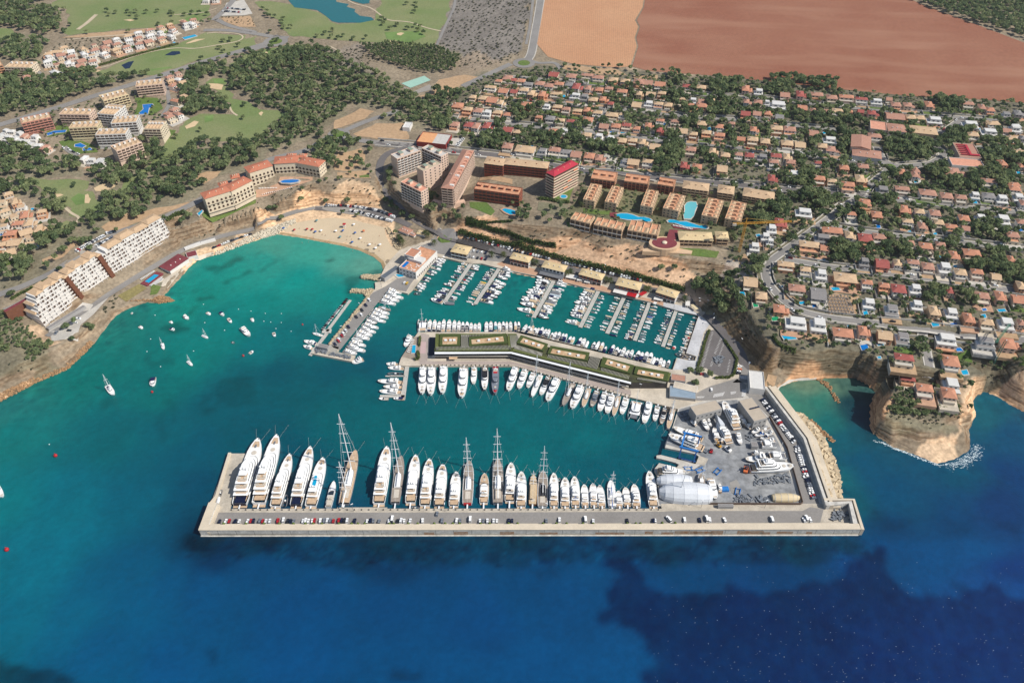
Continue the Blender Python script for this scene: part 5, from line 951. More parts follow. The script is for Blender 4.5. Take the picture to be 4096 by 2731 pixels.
DIKE=[('J 600 852 768 240',11.6,4,'N','white four-deck superyacht with a dark stern, leftmost at the outer breakwater'),('J 775 845 941 207',10.5,4,'W','longest white superyacht with four decks, second from the left at the breakwater'),('J 925 870 1058 375',8.4,3,'T','white superyacht with a round teak foredeck pad, third from the left'),('J 1115 860 1248 310',9.2,3,'N','white superyacht with rows of sunbeds and a dark stern garage'),('J 1250 866 1362 408',9.0,2,'W','white two-deck yacht with big blue roof windows, fifth superyacht from the left'),
 ('J 1875 845 1950 310',9.4,3,'W','white superyacht right of the wide gap beside the teak ketch'),('J 2165 836 2214 382',8.2,2,'W','white superyacht with a long teak aft deck, right of the grey-decked sloop'),('K 115 862 157 418',8.2,3,'W','white three-deck yacht with a circular foredeck lounge'),('K 245 864 280 463',8.2,2,'G','explorer yacht with a grey hull and white upper decks'),('K 380 862 403 531',7.4,2,'W','white yacht with an open cluttered sun deck left of the red-sterned ketch'),
 ('K 655 834 663 542',6.4,1,'T','small classic yacht with tan teak decks between two tall-masted yachts'),('K 892 820 908 450',7.4,2,'W','white yacht with dark navy canvas over its aft deck'),('K 998 868 1002 530',7.2,2,'W','white yacht with brown sun deck left of the beige gulet'),('K 1300 866 1300 540',6.4,2,'W','white motor yacht right of the white sloop with a tall mast'),('K 1402 868 1404 580',6.8,2,'W','white motor yacht with a domed radar roof, second right of the tall sloop'),('K 1498 860 1490 570',6.4,2,'W','white motor yacht with blue canopy over its upper deck'),
 ('K 1588 860 1580 640',5.4,1,'W','first of three similar white cruisers left of the blue-covered ketch'),('K 1668 858 1660 630',5.6,1,'W','second of three similar white cruisers left of the blue-covered ketch'),('K 1742 866 1722 645',5.4,1,'W','third of three similar white cruisers left of the blue-covered ketch'),('K 1902 866 1895 697',5.0,1,'W','shortest white cruiser, just right of the blue-covered ketch'),('K 1976 856 1960 665',5.6,1,'C','white cruiser with a brown stern, second right of the blue-covered ketch'),('K 2060 866 2040 638',6.0,2,'W','white flybridge cruiser alone near the right end of the breakwater row'),('K 2215 868 2177 525',7.0,2,'W','white motor yacht at the right end of the row, against the boatyard')]
for s,B,nt,c,lab in DIKE:
    p0,p1=[W(q,z)for q,z in zip(pl(s),(.8,3.5))];L=math.dist(p0,p1);P=yacht(L,B*1.06,nt,lab,{'W':M_GEL,'N':M_GEL,'T':M_GEL,'G':M_GREYH,'C':M_CREAMH}[c])
    ms={}
    if 'dark navy canvas' in lab:ms={'sun_deck':M_CNAVY}
    if 'blue canopy' in lab:ms={'sun_deck':M_BLUEP}
    if 'tan teak' in lab:ms={'deck':M_TEAK,'foredeck':M_TEAK}
    t=place(P,'motor_yacht',lab,'yacht',(p0[0],p0[1],0),math.atan2(p1[1]-p0[1],p1[0]-p0[0]),group='yachts along the outer breakwater',mats=ms)
    if 'dark stern' in lab:g=MB();fb=L*.052+.5;g.box(-.12,.05,-B*.38,B*.38,.3,fb*.98);g.box(.2,L*.11,-B*.33,B*.33,fb+.02,fb+.5);ad(g,'stern_garage',M_NAVY,t)
    if 'sunbeds' in lab:
        g=MB();fb=L*.052+.5
        for i in range(4):
            for j in range(2):g.box(L*(.19+.03*i*1.0),L*(.19+.03*i)+1.0,-B*.2+j*B*.25,-B*.2+j*B*.25+1.6,fb*1.02+2.5,fb*1.02+2.85)
        ad(g,'sunbed',M_GEL,t)
    if 'blue roof windows' in lab:
        g=MB();fb=L*.052+.5;z=fb*1.02+4.96
        for s_ in(-1,1):g.prism(ccw(outl(L,B*.5,.3,.45,.6))if s_<0 else ccw([(x,y+.2)for x,y in outl(L,B*.4,.46,.52,.6)]),z+.02,z+.1)
        ad(g,'skylight',M_POOL,t)
DSAIL=[('J 1555 850 1662 345',9.0,((.62,1.05),(.2,.6)),M_GREYH,M_TEAK,'two-masted sailing yacht with broad teak decks and a grey hull'),('J 2025 840 2080 395',7.6,((.6,1.12),),M_GREYH,M_GREYD,'grey-decked sailing yacht with one very tall mast, left half of the breakwater'),('K 505 845 522 440',7.8,((.6,.98),),M_GEL,M_GREYD,'sailing yacht with a red stern and red fenders'),('K 785 842 785 422',8.2,((.66,1.05),(.36,.8)),M_GREYH,M_GREYD,'largest two-masted sailing yacht with a grey hull in the middle of the breakwater'),('K 1103 850 1112 562',6.0,((.6,.7),),M_WOOD,M_CTAN,'beige gulet with a wooden hull and tan awnings'),
 ('K 1195 868 1200 530',7.6,((.62,1.15),),M_GEL,M_GREYD,'white sloop with a tall mast and a dark deckhouse roof'),('K 1834 866 1822 612',6.0,((.66,.9),(.2,.5)),M_GEL,M_DECKW,'small white ketch with bright blue sail covers')]
for s,B,mst,hm,dm,lab in DSAIL:
    p0,p1=[W(q,z)for q,z in zip(pl(s),(.8,2.5))];L=math.dist(p0,p1);P=sailer(L,B,mst,hm,dm,cover=M_BLUEP if 'blue' in lab else(M_CTAN if 'beige' in lab else None))
    t=place(P,'sailing_yacht',lab,'sailing yacht',(p0[0],p0[1],0),math.atan2(p1[1]-p0[1],p1[0]-p0[0]),group='yachts along the outer breakwater')
    if 'red stern' in lab:g=MB();g.box(-.3,.6,-B*.36,B*.36,.2,L*.05+.3);ad(g,'transom',M_REDP,t)
    if 'tan awnings' in lab:g=MB();g.box(L*.12,L*.62,-B*.33,B*.33,4.2,4.35);ad(g,'awning',M_CTAN,t)
    if 'dark deckhouse' in lab:g=MB();fb=L*.05+.35;g.prism(ccw(outl(L,B,.26,.58,.5)),fb*1.05+.5+L*.02,fb*1.05+.62+L*.02);ad(g,'deckhouse_roof',M_CBLK,t)
SB=pl('N 430 865 510 875 618 862 795 900 905 768 1008 828 1103 868 1220 832 1318 810 1402 800 1440 885 1520 868 1580 928 1725 970 1805 995 1910 978 1990 975 2060 1018 2130 1038 2190 1060 2265 1043 L 170 430 265 407 325 437 385 482')
SS=pl('N 447 622 527 622 633 612 818 627 912 617 1010 617 1108 617 1300 622 1385 642 1462 667 1525 692 1600 707 1682 722 1825 767 1900 790 1967 812 2045 832 2120 850 2180 868 2240 882 2312 897 L 220 247 295 277 360 292 430 302')
SD=[(7,2,'W','white three-level yacht, leftmost on the south quay of the island'),(7.5,2,'W','white yacht with brown sun deck, second on the south quay'),(7.2,2,'W','white yacht with an open upper deck, third on the south quay'),(8,2,'W','largest white yacht standing alone on the south quay of the island'),(5,1,'W','small white sports yacht on the south quay, left of the black-roofed yacht'),(6,1,'D','grey yacht with a black roof on the south quay'),(6.2,1,'R','dark grey yacht with bright red sun pads on the south quay'),
 (6.6,2,'W','white yacht first on the slanting south quay after the gap'),(6,2,'W','white yacht second on the slanting south quay'),(5,1,'W','white motor boat behind a bare mast on the slanting south quay'),(5,0,'W','white sailing yacht first of the masts on the slanting south quay'),(5.4,1,'B','white yacht with a black roof on the slanting south quay'),(7,2,'W','biggest white yacht on the slanting south quay'),(6,0,'G','dark sailing yacht with grey decks on the slanting south quay'),(7,2,'W','white yacht between two sailing yachts on the slanting south quay'),(5,0,'W','slim white sailing yacht with a tan deck on the slanting south quay'),
 (5.4,1,'G','grey motor yacht on the slanting south quay'),(5.8,2,'W','white yacht right of the grey motor yacht'),(6,2,'W','white yacht second right of the grey motor yacht'),(4.8,0,'T','sailing yacht with teak decks on the slanting south quay'),(5.4,1,'W','white motor yacht left of the open-bowed catamaran'),(6,2,'W','white motor yacht right of the open-bowed catamaran'),(4.6,1,'W','white sports cruiser third from the boatyard corner'),(4.8,1,'N','dark-decked open yacht second from the boatyard corner'),(4.6,0,'T','sailing yacht with two masts at the boatyard corner')]
for b,s,(B,nt,c,lab)in zip(SB,SS,SD):
    p0,p1=W(s,.8),W(b,2.0);L=math.dist(p0,p1);hm={'W':M_GEL,'D':M_GREYH,'R':M_GREYH,'B':M_GEL,'G':M_GREYH,'T':M_GEL,'N':M_NAVY}[c];a=math.atan2(p1[1]-p0[1],p1[0]-p0[0])
    if nt==0:P=sailer(L,B*.92,((.56,1.3),)if 'two masts' not in lab else((.6,.9),(.25,.7)),hm,M_GREYD if c=='G' else(M_TEAK if 'tan' in lab or c=='T' else M_DECKW));place(P,'sailing_yacht',lab,'sailing yacht',(p0[0],p0[1],0),a,group='yachts along the south quay of the island');continue
    P=yacht(L,B,nt,lab,hm,M_REDP if c=='R' else None);ms={}
    if c=='R':ms={'foredeck':M_REDP,'deck':M_GREYH,'cabin':M_GREYH,'cockpit':M_REDP,'roof_deck':M_GREYH}
    if c in 'DB':ms={'roof_deck':M_CBLK,'sun_deck':M_CBLK}
    if c=='N':ms={'cockpit':M_CBLK,'deck':M_GREYD,'roof_deck':M_CBLK}
    if c=='G':ms={'cabin':M_GREYH,'roof_deck':M_GREYH,'deck':M_GREYD}
    place(P,'motor_yacht',lab,'yacht',(p0[0],p0[1],0),a,group='yachts along the south quay of the island',mats=ms)
HARD=[('f 680 570 300 415',6,1,'C','cream motor yacht on the hard at the top of the travel lift dock'),('f 1140 425 960 80',8,3,'W','big white yacht standing between the two yard sheds'),('f 1040 612 875 330',7,2,'W','long yacht in the middle of the yard with its front shrink-wrapped'),('f 880 592 843 415',4.8,1,'W','white motor boat left of the part-wrapped yacht'),('f 1140 480 1192 640',5,1,'W','white motor boat right of the part-wrapped yacht'),('f 680 310 772 455',5,1,'W','white yacht on the hard in front of the left shed'),('f 750 315 805 405',3.6,1,'W','small white boat beside a larger one in front of the left shed'),
 ('f 1440 435 1330 488',3.4,1,'W','white boat on the hard below the right shed'),('f 1490 498 1368 522',3,1,'W','small blue-covered boat on the hard below the right shed'),('f 1612 490 1498 506',3,1,'W','small white boat on the hard by the yard fence'),('f 1560 545 1440 560',3,1,'W','small boat with a dark canopy on the hard by the yard fence'),('f 1640 588 1470 602',3.2,1,'W','narrow white boat above the catamaran by the yard fence'),('f 1550 835 1245 828',6.4,2,'C','cream motor yacht on the hard left of the wide-windowed catamaran'),('f 1330 752 1510 752',3.2,1,'W','white boat lying above the cream yacht at the right of the yard'),('f 1310 955 1885 930',8.4,3,'W','longest white superyacht on the hard, pointing right at the yard fence'),
 ('f 110 985 490 1003',6.6,2,'C','white yacht on the hard beside the second slip'),('f 785 1080 862 1355',6,1,'W','white motor yacht right of the big white tent'),('f 920 1262 915 1142',3.4,1,'G','grey boat beside a blue box at the yard centre'),('f 1250 395 1175 235',3.4,1,'G','long grey-covered hull beside the right boatyard hall'),('f 1320 425 1225 335',3.4,1,'W','narrow white hull at the front corner of the right boatyard hall'),('f 605 385 530 320',3.2,1,'W','small white boat left of the yacht before the left hall'),('f 950 610 905 525',2.8,1,'G','dark tender beside the part-wrapped yacht'),('f 690 690 240 515',8,2,'W','white yacht under the blue travel lift')]
def keel(t,L,B):k=MB();k.prism(ccw([(x,y*.7)for x,y in outl(L,B,.05,.92,.8)]),-1.3,.1,top=ccw(outl(L,B,.02,.96,.86)));ad(k,'keel',M_ANTIF,t)
for s,B,nt,c,lab in HARD:
    z0=QZ+1.3;p0,p1=[W(q,z0+1.5)for q in pl(s)];L=math.dist(p0,p1);P=yacht(L,min(B,L*.34),nt,lab,{'W':M_GEL,'C':M_CREAMH,'G':M_CGREY}[c]);ms={}
    if 'blue-covered' in lab:ms={'sun_deck':M_BLUEP,'roof_deck':M_BLUEP,'cockpit':M_BLUEP}
    if 'dark canopy' in lab:ms={'roof_deck':M_CNAVY,'sun_deck':M_CNAVY}
    t=place(P,'motor_yacht',lab,'yacht',(p0[0],p0[1],z0),math.atan2(p1[1]-p0[1],p1[0]-p0[0]),group='boats on the hard',mats=ms);keel(t,L,min(B,L*.34))
    if 'front shrink' in lab:w=MB();fb=2.4;w.prism(ccw(outl(L,B,.62,1.22,1.0)),-.5,fb+3.5,top=ccw([(x,y*.55)for x,y in outl(L,B,.62,1.15,1.0)]));ad(w,'wrapping',M_WRAP,t)
def wrapped(s,B,H,lab,m,mast=None):
    z0=QZ+.3;p0,p1=[W(q,z0+2)for q in pl(s)];L=math.dist(p0,p1);t=thing('wrapped_yacht',lab,'wrapped yacht',(p0[0],p0[1],z0),math.atan2(p1[1]-p0[1],p1[0]-p0[0]),'boats on the hard')
    xs=(0,.08,.3,.55,.75,.9,1);wd_=(.72,.9,1,1,.9,.68,.3);hh=(.72,.84,.95,1,.93,.8,.62);mb=MB();prof=((1,0),(1.0,.34),(.9,.58),(.6,.84),(.2,.98),(0,1.0));K=[(-a,b)for a,b in prof]+[(a,b)for a,b in prof[::-1]][1:]
    for x,w,h in zip(xs,wd_,hh):mb.v+=[(x*L,a*B/2*w,b*H*h)for a,b in K]
    k=len(K)
    for i in range(6):mb.f+=[(i*k+j,(i+1)*k+j,(i+1)*k+j+1,i*k+j+1)for j in range(k-1)]
    mb.f+=[tuple(range(k)),tuple(range(7*k-1,6*k-1,-1))];ad(mb,'wrapping',m,t)
    rb=MB()
    for i in range(1,6):
        for j in range(k-1):rb.tube(mb.v[i*k+j],mb.v[i*k+j+1],.12,None,4)
    ad(rb,'frame_ribs',mat('wrap_seam',lin(206,210,218),.5),t)
wrapped('f 800 1290 118 1275',17,10,'huge white shrink-wrap tent over a yacht beside the breakwater',M_WRAP);wrapped('f 545 1125 88 1112',11,7,'smaller white shrink-wrapped yacht above the huge tent',M_WRAP);wrapped('f 1600 1328 1956 1330',7,4.4,'cream wrapped boat at the bottom right of the yard',mat('cream_wrap',lin(226,206,168),.7))
for s,B,lab,mst in(('f 670 1205 672 1030',5.2,'bare sailing hull on the hard right of the smaller wrapped yacht',False),('f 1450 470 1572 428',3.2,'sailing boat on the hard by the right shed',True)):
    p=[W(q,3.4)for q in pl(s)];L=math.dist(*p);put('sail',p[0],p[1],B,lab,'sailing yacht','boats on the hard',{'deck':M_GREYD},QZ+1.2,'sailing_yacht')
m=MB();a=W(pl('f 400 1245')[0],8);m.tube((0,0,0),(1.2,0,30),.35,.2,8);sp_=MB()
for z in(12,20,26):sp_.tube((-1.5,0,z),(2.5,0,z),.1)
place([('spar',m.mesh('spar',M_ALU),[('spreaders',sp_.mesh('spreaders',M_ALU))])],'yacht_mast','tall white mast sticking up through the huge white tent','mast',(a[0],a[1],8))
js=MB();js.prism([(0,-.5),(2.0,-.5),(3.0,0),(2.0,.5),(0,.5)],.5,1.0,top=[(.1,-.35),(1.8,-.35),(2.7,0),(1.8,.35),(.1,.35)],bottom=True);JS=js.mesh('hull',M_GEL);s2=MB();s2.box(.3,1.7,-.2,.2,1.0,1.35);s2.tube((1.8,-.4,1.4),(1.8,.4,1.4),.06);JS2=s2.mesh('saddle',M_CBLK)
a,b=W(pl('d 862 432')[0],.9),W(pl('d 420 985')[0],.9);an=math.atan2(b[1]-a[1],b[0]-a[0])-math.pi/2
for i in range(38):
    f=i/37;place([('hull',JS),('saddle',JS2)],'jet_ski',f'jet ski parked sideways on the long pontoon, {ordn(i+1)} from the top','jet ski',(a[0]+(b[0]-a[0])*f,a[1]+(b[1]-a[1])*f,.15),an,group='jet skis on the pontoon',mats={'hull':rnd.choice([M_GEL,M_GEL,M_CGREY,M_CBLK,M_CBLK,M_REDP if i%9==4 else M_GEL])})
bu=MB();bu.ball((0,0,.7),1.0,1.0,1.0,10,6);tp=MB();tp.tube((0,0,1.4),(0,0,2.8),.35,.05,6)
BU=[('float',bu.mesh('float',M_REDP)),('topmark',tp.mesh('topmark',M_REDP))]
for s,k,lab in(('I 511 1048',1.4,'large red mooring buoy in the left bay'),('I 1398 462',1,'red mooring buoy below the lone white motor boat'),('I 2235 130',1,'red mooring buoy in the middle of the bay'),('O 32 172',1.5,'red mooring buoy near the left edge of the picture'),('d 45 885',.8,'orange buoy left of the cream sailing boat')):
    w=W(pl(s)[0],.6);place(BU,'mooring_buoy',lab,'buoy',(w[0],w[1],0),0,(k,k,k),'mooring buoys')
wb=MB();wb.ball((0,0,.15),.42,.42,.4,8,5);WB=wb.mesh('marker_buoy',M_WHITE)
for i,p in enumerate(pl('I 1350 90 1475 228 1778 85 452 942 E 1868 1225 2190 1270 2062 1463 1383 1543 2305 1287 1423 1325 1880 1393 F 72 1380 85 1308 135 1388 183 1447 232 1392 322 1472 425 1410 233 1310')):
    w=W(p,.3);tag(newobj('marker_buoy',WB,None,(w[0],w[1],0)),'small white marker buoy afloat in the bay','buoy','white marker buoys in the bay')
def stucco(n,c):return mat('wall_'+n,lin(*c),.9,.15,.07,.15,.04,.8)
W_PINK=stucco('pink',(232,204,184));W_CREAM=stucco('cream',(232,216,190));W_WHITE=stucco('white',(236,232,226));W_OCHRE=stucco('ochre',(214,168,128));W_BRICK=stucco('brick_red',(158,92,72));W_YEL=stucco('yellow',(232,214,174));W_GREY=stucco('grey',(172,170,168));W_ROSE=stucco('rose',(206,146,128));W_ORNG=stucco('orange',(222,168,132));W_SAND=stucco('sand',(222,190,156))
def tiles(n,c,c2):return mat('tiles_'+n,lin(*c),.85,.15,.55,.5,.16,1.6,col2=lin(*c2))
T_OR=tiles('orange',(206,148,120),(186,128,104));T_BEIGE=tiles('sand',(216,186,152),(196,162,128));T_PINK=tiles('pink',(194,148,128),(172,124,106));T_RED=tiles('red',(176,100,92),(158,86,80));T_GREY=tiles('grey',(152,148,146),(134,130,130));T_YEL=tiles('yellow',(228,204,160),(214,188,144));T_CRIM=tiles('crimson',(196,66,82),(188,58,74));T_SLATE=tiles('slate',(104,112,122),(96,104,114));T_WHITE=mat('flat_roof_white',lin(226,224,220),.8,.2,.06,.4);T_TERR=mat('roof_terrace',lin(216,160,126),.85,.15,.2,.3,.1,1.5);T_SALM=mat('roof_salmon',lin(226,164,138),.85,.15,.1,.3,.08,1.5);T_CONC=mat('roof_concrete',lin(206,202,196),.85,.2,.1,.3,.08,1);T_VILL=tiles('villa',(204,132,104),(186,112,90));T_MAR=mat('roof_maroon',lin(134,66,72),.8,.2,.12,.3)
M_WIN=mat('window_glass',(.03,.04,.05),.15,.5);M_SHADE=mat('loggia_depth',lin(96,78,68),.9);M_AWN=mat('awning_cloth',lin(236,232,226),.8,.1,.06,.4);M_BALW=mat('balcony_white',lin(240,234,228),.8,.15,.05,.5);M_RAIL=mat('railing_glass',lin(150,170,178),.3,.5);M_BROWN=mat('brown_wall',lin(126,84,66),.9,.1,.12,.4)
WINM=MB().box(-.5,.5,-.12,.06,0,1).mesh('window',M_WIN)
def fr(s,zr,zg=None):
    "roof front edge A-B and a point C on the rear edge, seen at roof height zr above sea"
    A,B,C=[W(p,zr)for p in pl(s)];w=math.dist(A,B);an=math.atan2(B[1]-A[1],B[0]-A[0]);d=-(C[0]-A[0])*math.sin(an)+(C[1]-A[1])*math.cos(an)
    if d<0:
        A,B=B,A;an+=math.pi;d=-d
    return A,an,w,d
FOOT=[]
def foot(A,an,w,d,m=1.0):
    c,s=math.cos(an),math.sin(an);FOOT.append([(A[0]+x*c-y*s,A[1]+x*s+y*c)for x,y in((-m,-m),(w+m,-m),(w+m,d+m),(-m,d+m))])
def ground_under(A,an,w,d):
    c,s=math.cos(an),math.sin(an);return min(hgt(A[0]+x*c-y*s,A[1]+x*s+y*c)for x in(0,w/2,w)for y in(0,d/2,d))
def windows(t,w,d,h,fl,sides='fr',gap=3.4,ww=1.5,wh=1.3,cap=96,z0=0.0,win=None):
    n=0;fh=h/fl
    for k in range(fl):
        z=z0+k*fh+fh*.32
        for sd in sides:
            L=w if sd in 'fb' else d;m=max(1,int(L/gap))
            for i in range(m):
                if n>=cap:return
                u=(i+.5)*L/m
                loc={'f':(u,0,z),'r':(w,u,z),'l':(0,u,z),'b':(u,d,z)}[sd];o=newobj('window',win or WINM,t,loc,{'f':0,'r':math.pi/2,'l':-math.pi/2,'b':math.pi}[sd],(ww,1,wh));n+=1
def block(label,s,zr,wallm,roofm,roof='flat',fl=3,zg=None,cat='apartment building',name='apartment_building',group=None,bal=None,balm=None,win='r',extras=None,gap=3.4,parapet=.8,hip=2.4,pent=0,arches=False,fov=1.5):
    A,an,w,d=fr(s,zr);g=zg if zg is not None else ground_under(A,an,w,d);h=zr-g;foot(A,an,w,d)
    t=thing(name,label,cat,(A[0],A[1],g),an,group)
    mb=MB();mb.prism([(0,0),(w,0),(w,d),(0,d)],-6,h)
    if roof=='flat':
        for x0,x1,y0,y1 in((0,w,0,.3),(0,w,d-.3,d),(0,.3,.3,d-.3),(w-.3,w,.3,d-.3)):mb.box(x0,x1,y0,y1,h,h+parapet)
    ad(mb,'wall',wallm,t);rf=MB()
    if roof=='flat':rf.box(.3,w-.3,.3,d-.3,h,h+.12)
    else:rf.hip(0,w,0,d,h+.02,hip,.7,{'hip':.5,'gable':0}[roof])
    ro=ad(rf,'roof',roofm,t);fh=h/fl
    for i in range(pent):
        p=MB();x=w*(i+.5)/pent;p.box(x-1.8,x+1.4,d*.45,d*.45+3.4,h,h+2.4);p2=ad(p,'stair_tower',wallm,t)
        q=MB();q.box(x-2.1,x+1.7,d*.45-.3,d*.45+3.7,h+2.4,h+2.6);ad(q,'cap',roofm,p2)
    if roof=='hip':
        ch=MB()
        for i in range(3):x=w*(.25+.25*i);ch.box(x-.4,x+.4,d*.3,d*.3+.8,h+hip*.2,h+hip*.9+.5)
        ad(ch,'chimney',wallm,ro)
    for sd in(bal or ''):
        L=w if sd in 'f' else d
        for k in range(1,fl+1 if bal else fl):
            z=(k-1)*fh;b=MB();ops=[];m=max(1,int(L/4.2));bo_=1.3
            for i in range(m):
                u0=i*L/m+.25;u1=(i+1)*L/m-.25
                b.box(u0,u1,-bo_,0.0,z,z+.2)if k>1 else None;b.box(u0,u1,-bo_,-bo_+.12,z+.2,z+1.05);ops.append((u0+.3,u1-.3,z+.25,z+fh*.86))
            rz=0 if sd=='f' else(math.pi/2 if sd=='r' else-math.pi/2);loc=(0,0,0)if sd=='f' else((w,0,0)if sd=='r' else(0,d,0))
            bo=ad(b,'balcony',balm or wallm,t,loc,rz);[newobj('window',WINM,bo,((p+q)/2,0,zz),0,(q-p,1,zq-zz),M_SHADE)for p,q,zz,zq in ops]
    windows(t,w,d,h,fl,win,gap)
    if extras:extras(t,w,d,h)
    return t
def solar(t,w,d,h):
    m=MB()
    for i in range(4):m.prism([(w*.3+i*2.2,d*.5),(w*.3+i*2.2+1.6,d*.5),(w*.3+i*2.2+1.6,d*.5+1.2),(w*.3+i*2.2,d*.5+1.2)],h+.3,h+.9)
    ad(m,'solar_panel',M_SLATEP,t)
M_SLATEP=mat('solar_glass',lin(50,60,84),.2,.5)
G6='blocks of the sand-coloured garden apartment complex'
def roofterr(t,w,d,h):
    n=max(3,int(d/6));
    for i in range(n):
        y=d*(i+.5)/n;a=MB();a.hip(w*.06,w*.34,y-2.6,y+2.6,h+.1,1.2,.2,.4);a.hip(w*.7,w*.96,y-2.6,y+2.6,h+.1,1.2,.2,.4);ad(a,'tiled_roof',T_BEIGE,t)
        b=MB();b.box(w*.42,w*.6,y-1.4,y+1.0,h,h+2.1);ad(b,'stair_tower',W_ORNG,t)
        c=MB();c.box(w*.36,w*.68,y-2.7,y-2.5,h,h+1.2);ad(c,'parapet',W_SAND,t)
for i,s in enumerate(('g 815 1072 1022 1108 1165 820','g 1203 1112 1415 1150 1555 862','g 1845 1182 2065 1220 2190 930','G 1385 347 1530 377 1560 227','G 1740 412 1885 442 1915 272','G 1955 442 2100 472 2118 297')):
    block(f'long sand-coloured garden block with tiled roof terraces, {ordn(i+1)} of six from the left',s,35,W_SAND,T_TERR,'flat',3,None,group=G6,win='fr',extras=roofterr,gap=4)
for i,(s,rf,rm,wm)in enumerate((('G 725 72 945 102 965 22','flat',T_TERR,W_ORNG),('G 1030 97 1250 127 1272 60','flat',T_TERR,W_ORNG),('G 1335 127 1485 152 1502 87','flat',T_TERR,W_ORNG),('G 1570 157 1800 187 1816 122','hip',T_BEIGE,W_SAND),('G 1890 197 2032 217 2050 150','hip',T_BEIGE,W_SAND),('G 2122 227 2400 272 2410 200','hip',T_BEIGE,W_SAND))):
    block(f'apartment row with dark arcaded balconies behind the garden blocks, {ordn(i+1)} of six from the left',s,36,wm,rm,rf,3,None,group='rear rows of the garden apartment complex',bal='f',balm=W_BRICK if i<3 else W_SAND,win='r',pent=3 if rf=='flat' else 0,hip=3)
def rowroofs(t,w,d,h):
    n=max(3,int(w/6.2))
    for i in range(n):
        x=w*(i+.5)/n;a=MB();a.hip(x-2.5,x+2.5,.2,d*.55,h+.1,1.3,.3,.4);ad(a,'tiled_roof',T_BEIGE,t);b=MB();b.box(x+2.3,x+2.8,.2,d-.3,h,h+1.4);ad(b,'party_wall',W_SAND,t)
for i,s in enumerate(('G 535 447 718 492 738 420','G 750 497 1010 552 1036 482','G 1060 547 1335 597 1357 502')):
    block(f'terrace of stepped houses above the cliff beside the garden pools, {ordn(i+1)} of three from the left',s,33,W_SAND,T_TERR,'flat',2,None,name='terrace_house_row',cat='house row',group='terraces above the cliff',bal='f',balm=W_WHITE,win='r',extras=rowroofs)
for i,s in enumerate(('G 1540 632 1845 642 1850 568','G 1880 627 1990 632 1996 565')):
    block(['long low house row with one tan hipped roof beside the maroon terrace','short house with a tan hipped roof right of the long low row'][i],s,31,W_SAND,T_YEL,'hip',2,None,name='terrace_house_row',cat='house row',bal='f',balm=W_SAND,win='',hip=2.6)
c=G3(pl('G 1400 668')[0],4);t=thing('clubhouse','rounded clubhouse with a maroon roof terrace on the cliff edge','clubhouse',c);mb=MB();R_=15
mb.prism([(R_*math.cos(a),R_*.75*math.sin(a))for a in[k*math.pi/12 for k in range(24)]],-3,4.6);ad(mb,'drum',W_SAND,t);mb=MB();mb.prism([(-22,-9),(24,-13),(26,-8),(8,-2),(-8,-1),(-21,-5)],-3,1.2);ad(mb,'wing',W_SAND,t)
mb=MB();mb.prism([(12*math.cos(a),9*math.sin(a))for a in[k*math.pi/12 for k in range(24)]],4.6,4.8);mb.prism([(3,7),(12,5),(17,22),(8,23)],2,4.7);ad(mb,'roof_terrace',T_MAR,t);mb=MB();mb.ball((0,0,5.2),2.6,2.6,1.2,12,5);ad(mb,'skylight',W_CREAM,t)
FOOT.append([(c[0]-26,c[1]-22),(c[0]+28,c[1]-22),(c[0]+20,c[1]+24),(c[0]-20,c[1]+14)])
def tower(t,w,d,h):
    for k in range(8):
        z=k*h/8;b=MB();b.box(-1.6,w+.4,-1.6,-1.45,z+.3,z+1.3);b.box(-1.6,-1.45,-1.6,d+.4,z+.3,z+1.3);b.box(-1.6,w+.4,-1.6,0,z,z+.25);b.box(-1.6,0,0,d+.4,z,z+.25);bo=ad(b,'balcony',W_PINK if k%2 else W_CREAM,t)
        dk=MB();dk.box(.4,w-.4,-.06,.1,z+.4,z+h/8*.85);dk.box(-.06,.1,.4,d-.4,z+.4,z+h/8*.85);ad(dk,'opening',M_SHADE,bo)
        if k in(1,3,6):a=MB();x=w*(.3+.08*k);a.prism([(x,-1.7),(x+6,-1.7),(x+6,-.1),(x,-.1)],z+h/8*.5,z+h/8*.9);ad(a,'awning',mat('orange_awning',lin(226,120,70),.8),bo)
block('tall balconied tower with a crimson hipped roof','g 300 650 725 430 590 368',52,W_ORNG,T_CRIM,'hip',8,27,win='',extras=tower,hip=2.2,name='apartment_tower',cat='apartment tower')
block('brick-red apartment block with a salmon roof above the lawn and small pool','h 1550 975 2360 1088 2420 960',37,W_BRICK,T_TERR,'flat',3,26,bal='f',balm=W_BRICK,win='r',pent=6)
block('long tan-roofed brick block behind the brick-red one','h 1730 505 2070 550 2080 425',39,W_BRICK,T_BEIGE,'hip',4,27,bal='f',balm=W_BRICK,win='r',hip=2);block('stepped brick apartment block left of the red-roofed tower','h 2075 520 2860 600 2880 490',39,W_BRICK,T_BEIGE,'hip',4,27,bal='f',balm=W_BRICK,win='r',hip=2)
def dormers(t,w,d,h):
    n=12
    for i in range(n):
        y=2+(d-4)*(i+.5)/n;a=MB();a.prism([(w*.62,y-1.5),(w*.98,y-1.5),(w*.98,y+.9),(w*.62,y+.9)],h,h+2.0);ad(a,'dormer',T_SALM if i%3 else W_WHITE,t)
block('very long pink apartment slab with a brown tiled roof and skylights','h 967 945 1172 970 1625 292',44,W_PINK,T_PINK,'hip',7,24,bal='fr',balm=W_PINK,win='',extras=dormers,hip=2.6)
def tops(t,w,d,h):
    for f in(.3,.72):a=MB();a.box(w*f-2,w*f+2,d*.3,d*.75,h,h+2.8);o=ad(a,'lift_house',W_PINK,t);b=MB();b.box(w*f-2.2,w*f+2.2,d*.28,d*.77,h+2.8,h+3);ad(b,'cap',mat('green_cap',lin(150,164,148),.8),o)
